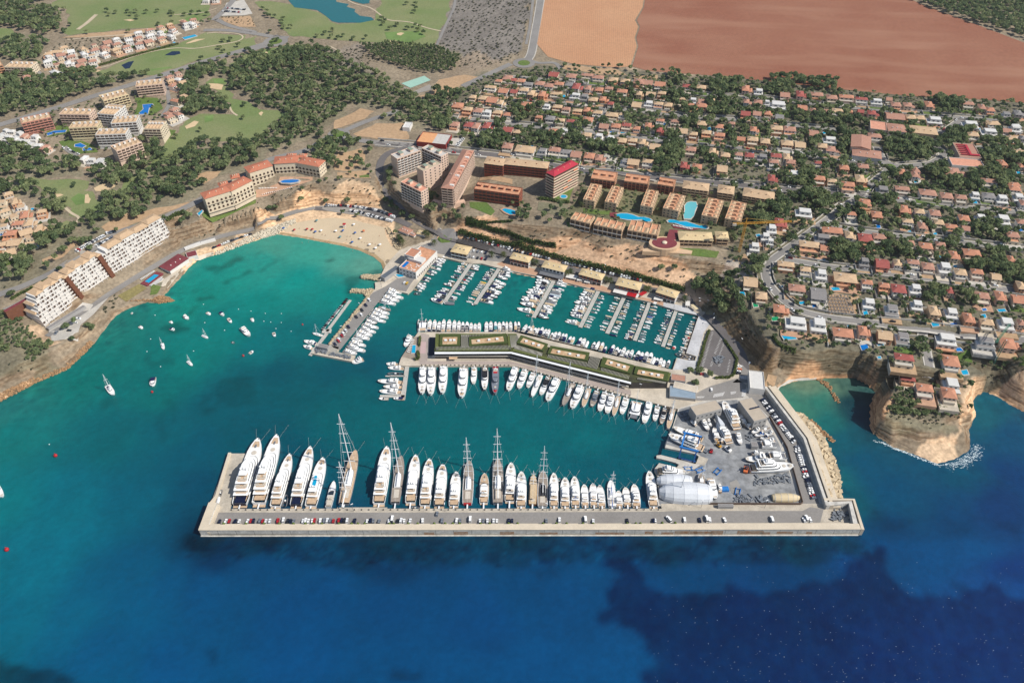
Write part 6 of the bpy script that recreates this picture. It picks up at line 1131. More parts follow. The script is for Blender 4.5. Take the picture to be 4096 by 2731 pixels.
block('cream apartment block with a grey flat roof, left of the pink group','h 170 440 590 285 450 215',45,W_PINK,T_CONC,'flat',7,25,bal='f',balm=W_WHITE,win='r',extras=tops);block('shaded apartment block with a pale grey flat roof, at the back of the pink group','h 610 245 960 400 1066 325',45,W_PINK,T_CONC,'flat',7,25,bal='f',balm=W_WHITE,win='r',extras=tops)
block('pink windowed apartment block with an olive flat roof','h 640 660 970 515 880 435',42,W_PINK,mat('roof_olive',lin(196,184,160),.85),'flat',6,22,win='fr',extras=tops,gap=5);block('pink apartment block with a salmon roof terrace above the descending road','h 235 850 600 1030 700 945',40,W_PINK,T_SALM,'flat',6,21,bal='f',balm=W_WHITE,win='r',extras=tops)
def half(t,w,d,h):a=MB();a.box(.4,w*.52,.4,d-.4,h+.13,h+.2);ad(a,'orange_roof_half',mat('roof_orange',lin(232,172,124),.85,.2,.08,.3),t)
block('low supermarket with half its flat roof orange and half grey','h 520 128 1045 185 1155 5',33,mat('wall_shop_red',lin(150,60,56),.8),T_CONC,'flat',1,None,name='supermarket',cat='supermarket',win='',extras=half);block('open shelter with a white flat roof among the pines','B 1345 1175 1410 1180 1442 1130',33,W_WHITE,T_WHITE,'flat',1,None,name='shelter',cat='shelter',win='')
mb=MB();wl=wz('h 175 1060 640 1370 750 1310',14)
wall_run('retaining_wall','tall stone retaining wall below the salmon-roofed pink block',wz('F 1300 232 1450 330 1590 385',12),[(-.6,1.4,3,20.5,'wall',mat('retaining_stone',lin(176,164,148),.9,.1,.15,.4,.15,1.2))]);wall_run('retaining_wall','smooth pink retaining wall below the very long pink slab',wz('h 800 1190 1100 1250 1390 1190',24),[(-1.2,4,12,24.4,'wall',stucco('salmon',(224,190,166)))])
def hotelroof(t,w,d,h):
    a=MB();n=max(3,int(w/4))
    for k in range(3):
        for i in range(n):
            x=(i+.5)*w/n;z=k*h/4+.6;a.box(x-1.1,x+1.1,-.08,.1,z,z+1.5);a.tube((x,-.08,z+1.5),(x,.1,z+1.5),1.1,1.1,10)
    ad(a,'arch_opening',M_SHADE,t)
    b=MB();b.box(0,w,-2.2,-2.0,0,1.1);b.box(0,w,-1.2,-1.0,h*.5,h*.5+1);ad(b,'terrace_rail',W_CREAM,t)
for s,lab in(('E 1882 258 2120 185 2092 130','cream hotel wing with arched windows and a red tiled roof, at the lower left end'),('E 2122 188 2312 92 2270 35','cream hotel wing with arched windows, right of the lower left wing'),('F -60 20 150 -45 110 -100','cream hotel wing with a red hipped roof in the middle of the hotel'),('B 165 1505 380 1492 370 1430','left half of the big curved hotel building above the blue pool'),('B 380 1495 575 1532 560 1462','right half of the big curved hotel building above the blue pool')):
    block(lab,s,38,W_CREAM,T_VILL,'hip',4,22,cat='hotel',name='hotel',win='r',extras=hotelroof,hip=2.4,group='arched hotel on the cliff')
for s,lab in(('E 2020 150 2100 130 2080 95','small red hipped pavilion behind the lower hotel wing'),('E 2125 75 2200 60 2180 30','small red hipped pavilion behind the second hotel wing'),('B 272 1445 350 1448 365 1412','left of two small red roofs behind the curved hotel'),('B 385 1445 450 1448 470 1415','right of two small red roofs behind the curved hotel')):block(lab,s,36,W_CREAM,T_VILL,'hip',2,None,cat='pavilion',name='pavilion',win='',hip=2.4)
def stepped(label,base,z0,H,nf,dep,lefts,setb=1.0):
    A,B=[W(p,z0)for p in pl(base)];w=math.dist(A,B);an=math.atan2(B[1]-A[1],B[0]-A[0]);t=thing('stepped_apartments',label,'apartment building',(A[0],A[1],z0),an,'stepped balcony apartments on the left shore');fh=H/nf;foot(A,an,w,dep+nf*setb)
    for k in range(nf):
        x0=w*lefts(k/nf);y=k*setb;z=k*fh;b=MB();b.prism([(x0,y+1.6),(w,y+1.6),(w,dep+nf*setb*.8),(x0,dep+nf*setb*.8)],z if k else-6,z+fh);fo_=ad(b,'floor',W_WHITE,t)
        p=MB();p.box(x0,w,y-.15,y+.05,z,z+1.25);p.box(x0,w,y-.1,y+1.6,z-.15,z+.05);m=max(2,int((w-x0)/4.6))
        for i in range(m+1):xx=x0+(w-x0)*i/m;p.box(max(x0,xx-.16),min(w,xx+.16),y,y+1.6,z+.06,z+fh*.92)
        ad(p,'balcony',M_BALW,fo_);dk=MB()
        for i in range(m):
            if rnd.random()<.6:xx=x0+(w-x0)*(i+.2)/m;dk.box(xx,xx+(w-x0)/m*.42,y+1.52,y+1.66,z+.1,z+fh*.8)
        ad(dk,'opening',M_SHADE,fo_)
    x0=w*lefts(1.0);n=4
    for i in range(n):
        r=MB();xa,xb=x0+(w-x0)*i/n,x0+(w-x0)*(i+1)/n;yy=nf*setb+(.6 if i%2 else 0);r.hip(xa+.1,xb-.1,yy,dep+nf*setb*.8+(1.5 if i%2 else 0),H+.02+(.8 if i%2 else 0),1.8,.5,.3);ad(r,'tiled_roof',T_BEIGE,t)
    for q in(1,2,3):
        f=lefts(q*.25)
        if f>.01:r=MB();r.hip(w*lefts(q*.25-.25),w*f,q*.25*nf*setb+2,dep+nf*setb*.8,q*.25*H+.1,1.6,.4,.3);ad(r,'tiled_roof',T_BEIGE,t)
    return t
stepped('left section of the white stepped balcony apartments, with descending roofs at its end','E 425 1448 765 1205',6,27,9,13,lambda f:.0 if f<.3 else(.0+(f-.3)*.33));stepped('middle section of the white stepped balcony apartments','E 778 1195 1046 1012',6,27,9,13,lambda f:0.0);stepped('right section of the white stepped balcony apartments, nearest the beach','E 1062 1002 1612 668',6,27,9,13,lambda f:0 if f<.75 else(f-.75)*.5)
for i,s in enumerate(('E 765 1208 780 1193','E 1046 1014 1064 1000')):
    A,B=[W(p,6)for p in pl(s)];an=math.atan2(B[1]-A[1],B[0]-A[0]);t=thing('stair_tower',['brown stair tower between the left and middle stepped apartments','brown stair tower between the middle and right stepped apartments'][i],'stair tower',(A[0],A[1],6),an);b=MB();w=math.dist(A,B)
    for k in range(9):b.prism([(-1,-1.6+k*1.0),(w+1,-1.6+k*1.0),(w+1,16),(-1,16)],k*3.0-(6 if k==0 else 0),k*3.0+3)
    ad(b,'shaft',M_BROWN,t);c=MB();c.hip(-1.2,w+1.2,7,16,27.02,1.4,.3,.3);ad(c,'roof',T_BEIGE,t)
block('long maroon carport roof behind the stepped apartments','E 50 1300 395 1105 375 1090',26,M_BROWN,T_MAR,'flat',1,None,name='carport',cat='carport',win='',parapet=.1);block('long grey carport roof in front of the left stepped apartments','E 445 1450 785 1245 770 1228',9.5,W_GREY,T_GREY,'flat',1,6,name='carport',cat='carport',win='',parapet=.1)
block('beach restaurant with a wide maroon roof','E 1560 918 1728 805 1650 757',7.5,W_WHITE,T_MAR,'hip',1,2.8,name='restaurant',cat='restaurant',win='',hip=1.2);block('small maroon annex of the beach restaurant','E 1720 800 1815 775 1775 735',6,W_WHITE,T_MAR,'flat',1,3,name='annex',cat='annex',win='',parapet=.2)
for i,s in enumerate(('E 1700 722 1850 668 1845 650','E 1850 668 1980 632 1978 618')):block(f'low white beach cabin row by the shore road, {ordn(i+1)} of two from the left',s,6.5,W_WHITE,T_WHITE,'flat',1,3.5,name='beach_cabins',cat='beach cabins',win='',parapet=.3)
RB=[('a 1748 145 2080 222 2122 118','first'),('G 275 880 475 928 500 872','second'),('b 1195 72 1590 178 1640 75','third'),('G 955 1045 1165 1095 1195 1032','fourth'),('G 1325 1112 1500 1168 1518 1108','fifth')]
def restau(k):
    def f(t,w,d,h):
        b=MB();n=6
        for i in range(n):x=w*(i+.5)/n;b.box(x-1.2,x+1.2,-.06,.1,h*.55,h*.88)
        ad(b,'upper_window',M_WIN,t);c=MB()
        for i in range(5):x=w*(i+.5)/5;c.box(x-w/13,x+w/13,-.08,.1,.2,h*.38)
        ad(c,'shop_front',M_WIN,t);r=MB();r.box(0,w,-.05,.02,h*.46,h*.95);ad(r,'facade_band',W_BRICK if k!=1 else W_WHITE,t)
        if k in(1,3):a=MB();a.prism([(-1,-6),(w+1,-6),(w+1,-.1),(-1,-.1)],2.6,2.8,bottom=True);ad(a,'awning',M_AWN if k==3 else M_CGREY,t)
        if k==3:a=MB();a.prism([(w*.55,-6.2),(w*.95,-6.2),(w*.95,-.1),(w*.55,-.1)],2.85,3.0,bottom=True);ad(a,'red_awning',M_REDP,t)
    return f
for k,(s,o)in enumerate(RB):block(f'two-storey quayside restaurant with a pale yellow hipped roof, {o} of five from the left',s,9.3,W_WHITE,T_YEL,'hip',2,QZ,name='restaurant',cat='restaurant',win='r',extras=restau(k),hip=2.2,group='quayside restaurants')
for s,z,m,lab in(('b 950 130 1140 165 1180 100',4.2,M_AWN,'white awning pavilion between the second and third restaurants'),('b 1280 215 1385 235 1412 180',4,M_AWN,'white terrace awning in front of the third restaurant'),('b 1155 185 1245 190 1255 150',4,M_AWN,'small white awning at the left front of the third restaurant'),('c 690 115 745 150 790 50',4.4,M_REDP,'bright red awning right of the fourth restaurant'),('c 960 210 1120 240 1140 190',4,M_AWN,'white awning in front of the fifth restaurant'),('c 950 285 1000 300 1035 265',3.8,M_AWN,'square white parasol tent on the quay below the fifth restaurant'),('c 1530 320 1610 330 1625 245',4.6,M_AWN,'pair of white party tents by the right-hand road'),('c 1620 310 1720 395 1755 370',5,W_YEL,'narrow white and yellow shed by the right-hand road')):
    A,an,w,d=fr(s,z);foot(A,an,w,d);t=thing('awning',lab,'awning',(A[0],A[1],QZ),an);b=MB();b.prism([(0,0),(w,0),(w,d),(0,d)],z-QZ-.25,z-QZ,bottom=True);ad(b,'canopy',m,t);p=MB()
    for x,y in((.1,.1),(w-.1,.1),(w-.1,d-.1),(.1,d-.1),(w/2,.1)):p.tube((x,y,0),(x,y,z-QZ-.2),.12)
    ad(p,'posts',M_ALU,t)
block('two-storey harbour office with a bright yellow folded roof','F 1790 740 1935 770 1945 695',9,W_GREY,T_YEL,'hip',2,QZ,name='harbour_office',cat='office',bal='f',balm=M_ALU,win='r');block('small tan-roofed hut at the entrance to the harbour car park','F 1310 545 1395 580 1400 530',6,W_WHITE,T_PINK,'hip',1,QZ,name='hut',cat='hut',win='',hip=1.2);block('small yellow-roofed kiosk beside the tan-roofed hut','F 1475 575 1545 590 1560 560',6,W_WHITE,T_YEL,'hip',1,QZ,name='hut',cat='hut',win='',hip=1.0);block('little white hut below the tan-roofed hut','F 1410 585 1450 600 1465 575',5,W_WHITE,T_PINK,'hip',1,QZ,name='hut',cat='hut',win='',hip=1.0)
def club(t,w,d,h):
    a=MB();n=12
    for i in range(n):a.box(w-.06,w+.12,2+i*(d-4)/n,2+i*(d-4)/n+1.6,.4,2.6)
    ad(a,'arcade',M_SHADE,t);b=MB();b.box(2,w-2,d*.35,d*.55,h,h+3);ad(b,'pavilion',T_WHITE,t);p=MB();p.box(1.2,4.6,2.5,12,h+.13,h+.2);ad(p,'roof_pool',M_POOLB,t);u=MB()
    for i in range(14):x,y=rnd.uniform(6,w-1.5),rnd.uniform(1.5,d*.33);u.box(x,x+1.1,y,y+.7,h+.13,h+.8)
    ad(u,'terrace_tables',M_WHITE,t)
block('white yacht club with a terracotta roof terrace and a roof pool','F 1312 890 1468 940 1618 728',9.5,W_WHITE,T_TERR,'flat',2,QZ,name='yacht_club',cat='club building',win='f',extras=club);block('white tower of the yacht club with an orange flat roof','F 1362 772 1450 800 1500 732',14,W_WHITE,T_OR,'flat',3,QZ,name='club_tower',cat='club building',win='fr');block('long grey-roofed boathouse at the edge of the beach','F 1140 970 1180 990 1272 865',6,W_GREY,T_SLATE,'flat',1,QZ,name='boathouse',cat='boathouse',win='',parapet=.2)
block('grey shed with a ribbed metal roof at the mole head','d 310 1280 490 1320 530 1260',5,W_GREY,T_GREY,'flat',1,QZ,name='shed',cat='shed',win='',parapet=.1)
block('left boatyard hall with a sand-coloured flat roof','f 605 270 945 180 865 62',12,W_GREY,mat('hall_roof',lin(196,182,164),.8,.2,.06,.3),'flat',2,QZ,name='boatyard_hall',cat='boatyard hall',win='f',parapet=.2);block('right boatyard hall with a sand-coloured flat roof and solar panels','f 1360 345 1535 300 1320 32',12,W_GREY,MATS['hall_roof'],'flat',2,QZ,name='boatyard_hall',cat='boatyard hall',win='f',extras=solar,parapet=.2)
block('grey container office in the right half of the boatyard','f 1330 668 1412 672 1410 612',5.4,W_GREY,T_GREY,'flat',1,QZ,name='container',cat='container',win='',parapet=.1);block('long grey container beside the breakwater road','f 895 1450 1095 1452 1095 1418',5,W_GREY,T_GREY,'flat',1,QZ,name='container',cat='container',win='',parapet=.1)
block('pale flat-roofed building beside the coastal road above the cove','P 3000 1553 3060 1560 3077 1492',8,W_WHITE,T_WHITE,'flat',1,1.5,name='service_building',cat='building',win='')
block('blue-grey ramp roof between the island building and the boatyard','L 400 190 635 215 640 120',4.5,W_GREY,mat('ramp_blue',lin(150,168,184),.7,.2,.1,.2),'flat',1,QZ,name='ramp_building',cat='building',win='',parapet=.1);block('brown-decked square hall at the right end of the island','e 600 1520 860 1555 905 1450',5,W_GREY,T_PINK,'flat',1,QZ,name='pavilion',cat='pavilion',win='',parapet=.3);block('cream curved-front kiosk beside the ramp roof','L 430 110 640 160 640 100',5.0,W_WHITE,M_CREAM,'flat',1,QZ,name='kiosk',cat='kiosk',win='',parapet=.2)
IZ=9.0
t=thing('commercial_building','long bent island building with planted roof terraces and dark pergola slats','commercial building',(0,0,0));M_DARKF=mat('dark_facade',lin(70,66,64),.6,.3,.15,.4);M_VINE=mat('roof_vines',lin(112,118,68),.95,.1,.6,.5,.3,2,col2=lin(78,92,52));M_HEDGE=mat('hedge_leaves',lin(74,88,50),.95,.1,.4,.8,.3,2,col2=lin(104,110,62));M_STAIN=mat('roof_gravel',lin(222,196,160),.95,.1,.8,.35,.08,1.5,col2=lin(176,130,92))
IL=wz('N 556 312 1300 312',IZ)+wz('b 130 1262 640 1378 c 600 1395 1245 1512',IZ)+wz('e 545 1560',IZ)+wz('N 2352 755 1255 478 548 478',IZ)
mb=MB();mb.prism(ccw(IL),QZ-.5,IZ-.6);ad(mb,'facade',M_DARKF,t);mb=MB();mb.prism(ccw(IL),IZ-.6,IZ,bottom=True);ad(mb,'roof_slab',mat('roof_deck_dark',lin(58,56,52),.9,.1,.9,.12,.2,1.5,col2=lin(100,104,66)),t)
FOOT.append(IL)
def strip(name,s,z,h,m,par):P=wz(s,z);b=MB();b.prism(ccw(P),z,z+h,bottom=True);return newobj(name,b.mesh(name,m),par)
for s in('N 548 478 1255 478 1255 492 548 497','N 1255 478 2352 755 2352 772 1255 495'):strip('roof_gutter',s,IZ+.02,.25,M_ALU,t)
for s in('N 600 312 1300 312 1300 322 600 326','N 1255 445 2330 715 2330 733 1260 470','N 548 445 1250 440 1250 465 548 468','N 556 312 590 312 580 475 552 475','b 130 1268 640 1384 620 1410 120 1290','c 600 1400 1240 1520 1230 1540 590 1420','N 1215 320 1300 320 1260 470 1230 470','e 560 1400 600 1400 560 1540 530 1540'):strip('planted_strip',s,IZ+.05,.5,M_VINE,t)
sm=MB()
def slats(a0,a1,b0,b1,n):
    A0,A1,B0,B1=[W(p,IZ+.5)for p in pl(' '.join((a0,a1,b0,b1)))]
    for i in range(n):
        f=(i+.5)/n;sm.tube((A0[0]+(A1[0]-A0[0])*f,A0[1]+(A1[1]-A0[1])*f,IZ+.7),(B0[0]+(B1[0]-B0[0])*f,B0[1]+(B1[1]-B0[1])*f,IZ+.7),.24,None,4)
for q in(('N 600 322','N 1225 316','N 600 340','N 1225 330',46),('N 556 430','N 1240 420','N 556 462','N 1250 455',56),('N 790 322','N 865 322','N 790 438','N 865 432',8),('N 1235 322','N 1330 325','N 1250 440','N 1290 430',9),('N 1290 420','N 1540 490','N 1275 450','N 1530 520',24),('N 1590 500','N 1950 575','N 1580 530','N 1940 615',30),('N 1985 500','N 2080 525','N 1940 610','N 2040 640',9),('N 2080 620','N 2340 700','N 2070 650','N 2330 730',22),('e 0 1480','e 520 1560','e -10 1510','e 500 1590',30),('b 670 1310','b 1400 1500','b 650 1350','b 1380 1560',40),('b 50 1340','b 540 1490','b 30 1400','b 530 1545',28)):slats(*q)
ad(sm,'pergola',mat('pergola_slats',lin(176,172,160),.8),t)
for s,inn in(('N 595 320 787 320 780 426 592 426','N 622 342 757 340 752 404 620 408'),('N 862 348 1205 314 1220 402 865 432','N 885 364 1176 334 1186 380 890 406'),('N 1340 330 1590 412 1545 478 1298 402','N 1362 348 1558 414 1530 452 1332 388'),('N 1612 428 1972 490 1950 566 1583 500','N 1632 448 1936 506 1924 542 1612 488'),('c 45 1258 610 1408 535 1555 0 1432','c 135 1285 535 1412 490 1498 92 1372'),('c 640 1420 e 560 1400 530 1560 c 600 1560','c 690 1470 e 475 1420 455 1500 c 660 1550')):
    ro=strip('roof_garden',s,IZ+.02,1.3,M_HEDGE,t);strip('gravel_terrace',inn,IZ+1.3,.12,M_STAIN,ro);P=wz(inn,IZ+1.4);b=MB();cx_,cy_=sum(p[0]for p in P)/4,sum(p[1]for p in P)/4;ax=((P[1][0]-P[0][0]),(P[1][1]-P[0][1]))
    for f in(-.28,.05,.3):x,y=cx_+ax[0]*f,cy_+ax[1]*f;b.box(x-1.1,x+1.1,y-.9,y+.9,IZ+1.4,IZ+2.5)
    ad(b,'air_unit',M_ALU,ro)
strip('arcade_roof','N 520 520 1240 520 1240 512 530 508',5.0,.3,M_PALE,t);strip('arcade_roof','N 1240 512 2330 790 2330 802 1240 522',5.0,.3,M_PALE,t)
for i,s in enumerate(('N 680 520 760 520 750 545 680 545','N 1090 495 1260 495 1260 512 1090 515','N 1800 640 2050 705 2040 722 1790 656')):strip('awning',s,4.4,.2,M_AWN if i else W_SAND,t)
strip('dark_court','N 500 340 556 342 548 510 490 512',QZ+.08,.05,mat('dark_water_court',lin(34,40,56),.3,.4),t)
for s in('N 700 545 1240 545 1240 552 700 552','N 1300 540 2300 790 2300 800 1300 552'):strip('bench_row',s,QZ+.1,.5,M_STONE,t)
AB=[('A 197 1140 468 1082 440 1040',W_ROSE),('A 542 1055 815 1060 770 1000',W_PINK),('A 893 1050 1048 1062 1005 962',W_WHITE),('A 950 930 1180 870 1150 820',W_YEL),('A 1245 800 1492 775 1465 730',W_PINK),('A 632 1182 890 1170 850 1115',W_YEL),('A 875 1245 1152 1235 1110 1180',W_WHITE),('A 1018 1140 1252 1125 1200 1065',W_WHITE),('A 1320 1190 1472 1192 1448 1115',W_CREAM),('A 1070 1392 1302 1310 1275 1255',W_PINK),('A 40 622 272 628 225 568',W_CREAM),('A -160 640 25 600 10 540',W_ORNG)]
def resort(t,w,d,h):
    for i in range(5):
        a=MB();x=w*(i+.5)/5;a.hip(x-w*.08,x+w*.08,d*.1,d*.5,h+.2,1.2,.2,.4);ad(a,'tiled_roof',T_BEIGE,t);b=MB();b.box(x-1,x+1,d*.6,d*.6+2,h,h+2.2);ad(b,'stair_tower',W_WHITE,t)
for i,(s,wm)in enumerate(AB):block(f'four-storey resort apartment block with pale roof terraces, {ordn(i+1)} counted round the two resort pools',s,47,wm,T_BEIGE,'flat',4,35 if i!=1 else 35,group='resort apartment blocks on the left',bal='f',balm=wm,win='r',extras=resort)
def vil(k):
    "villa drawn on a 12 x 11 m plan"
    P=[];w=MB();r=MB();c=MB();po=MB();W_=[]
    if k==0:w.box(0,12,1.5,11,-3,5.6);r.hip(0,12,1.5,11,5.6,2.0,.5,.5);po.box(1,11,-.6,1.5,-1,2.7);W_=[(2.2,1.5,3.5),(6,1.5,3.5),(9.8,1.5,3.5),(12,4,3.5),(12,8,1)]
    if k==1:w.box(0,8,0,11,-3,6);w.box(8,12,3,10,-3,3.4);r.hip(0,8,0,11,6,1.9,.5,.5);r.hip(8.2,12,3,10,3.4,1.2,.4,.4);po.box(8,12,0,3,-1,.4);W_=[(2,0,3.6),(6,0,3.6),(2,0,.8),(6,0,.8),(12,6,1)]
    if k==2:w.box(0,12,0,11,-3,3.3);w.box(2.5,11,3.5,10.5,3.3,6.4);r.box(.3,11.7,.3,3.4,3.3,3.45);r.box(2.7,10.8,3.7,10.3,6.4,6.55);w.box(2.5,11,3.3,3.5,6.4,6.9);w.box(0,12,-.2,0,3.3,3.9);po.box(0,12,-3,-.2,-1,.2);W_=[(2.5,0,.6),(6,0,.6),(9.5,0,.6),(5,3.5,4),(8.6,3.5,4)]
    if k==3:w.box(0,12,0,11,-3,5.2);r.hip(0,12,0,11,5.2,2.3,.5,0);po.prism([(0,-2.6),(7,-2.6),(7,-.1),(0,-.1)],2.4,2.6,bottom=True);po.box(.2,.6,-2.4,-2,-1,2.4);po.box(6.4,6.8,-2.4,-2,-1,2.4);W_=[(2,0,3.4),(9,0,3.4),(12,5.5,2.5),(9.5,0,.6)]
    if k==4:w.box(0,12,4,11,-3,5.8);w.box(0,12,0,4,-3,3.0);w.box(0,12,-.2,0,3,3.8);w.box(-.2,0,0,4,3,3.8);w.box(12,12.2,0,4,3,3.8);r.hip(0,12,4,11,5.8,1.7,.5,.5);po.box(.2,11.8,.1,3.9,3.0,3.12);W_=[(2.2,4,3.6),(6,4,3.6),(9.8,4,3.6),(3,0,.6),(9,0,.6)]
    c.box(2.8,3.5,6.5,7.2,5,8.0)
    pt=MB();pt.box(-2.6,14.6,-5.5,12.2,-3,.22);bw=MB();bw.box(-3.6,-3.35,-7,14,-3,1.7);bw.box(-3.3,6,13.8,14,-3,1.6);return dict(plot=bw.mesh('boundary_wall',M_PALE),patio=pt.mesh('patio',M_PALE),wall=w.mesh('wall',W_CREAM),roof=r.mesh('roof',T_OR),chimney=c.mesh('chimney',W_WHITE),terrace=po.mesh('terrace',T_TERR),win=W_)
VIL=[vil(k)for k in range(5)]
ROOFW=dict(o=('orange tiled roof',T_OR),r=('dark red roof',T_RED),b=('sand-coloured tiled roof',T_BEIGE),p=('pinkish brown tiled roof',T_PINK),w=('flat white roof',T_WHITE),g=('grey roof',T_GREY))
WALLS=dict(o=[W_WHITE,W_CREAM,W_PINK,W_ORNG],r=[W_WHITE,W_ROSE,W_CREAM,W_PINK],b=[W_CREAM,W_SAND,W_WHITE,W_ORNG],p=[W_WHITE,W_CREAM,W_PINK],w=[W_WHITE],g=[W_WHITE,W_GREY])
def tdir(s):A,B=[G3(p)for p in pl(s)];return math.atan2(B[1]-A[1],B[0]-A[0])
AX=dict(C=tdir('C 280 928 1330 1040'),B=tdir('C 280 928 1330 1040'),D=tdir('D 820 996 1640 1068'),H=tdir('H 900 562 1650 645'),M=tdir('M 1100 110 2000 230'),G=tdir('H 900 562 1650 645'))
def villa(p,code,wm,an,label,group,up=5.0,kind=None,name='villa'):
    g=G3(p,up);k=kind if kind is not None else(2 if code=='w' or code=='g' and rnd.random()<.5 else rnd.choice([0,0,1,3,4,4]));V=VIL[k];d=wm*rnd.uniform(1.0,1.3)if wm<13 else min(wm*.8,18)
    c,s=math.cos(an),math.sin(an);ox,oy=g[0]-c*wm/2+s*d/2,g[1]-s*wm/2-c*d/2;sx,sy=wm/12,d/11;fl=rnd.random()<.5
    t=thing(name,label,'house',(ox,oy,g[2]),an,group,(sx,sy,rnd.uniform(.9,1.1)));foot((ox,oy),an,wm,d,1.5)
    if rnd.random()<.8:newobj('patio',V['patio'],t,m=rnd.choice([M_PALE,M_CREAM,M_TERRA,M_EARTH,M_LAWN]))
    if name=='villa' and wm<16 and rnd.random()<.7:newobj('boundary_wall',V['plot'],t,m=rnd.choice([M_PALE,W_WHITE,M_CREAM]))
    newobj('wall',V['wall'],t,m=rnd.choice(WALLS[code]));r=newobj('roof',V['roof'],t,m=ROOFW[code][1]);newobj('chimney',V['chimney'],r)if k in(0,1,3,4)else None;newobj('terrace',V['terrace'],t,m=rnd.choice([M_PALE,M_PALE,M_CREAM,T_TERR]))
    for x,y,z in V['win']:newobj('window',WINM,t,(x,y,z),0 if x<12 else math.pi/2,(1.7,1,1.3))
    return t
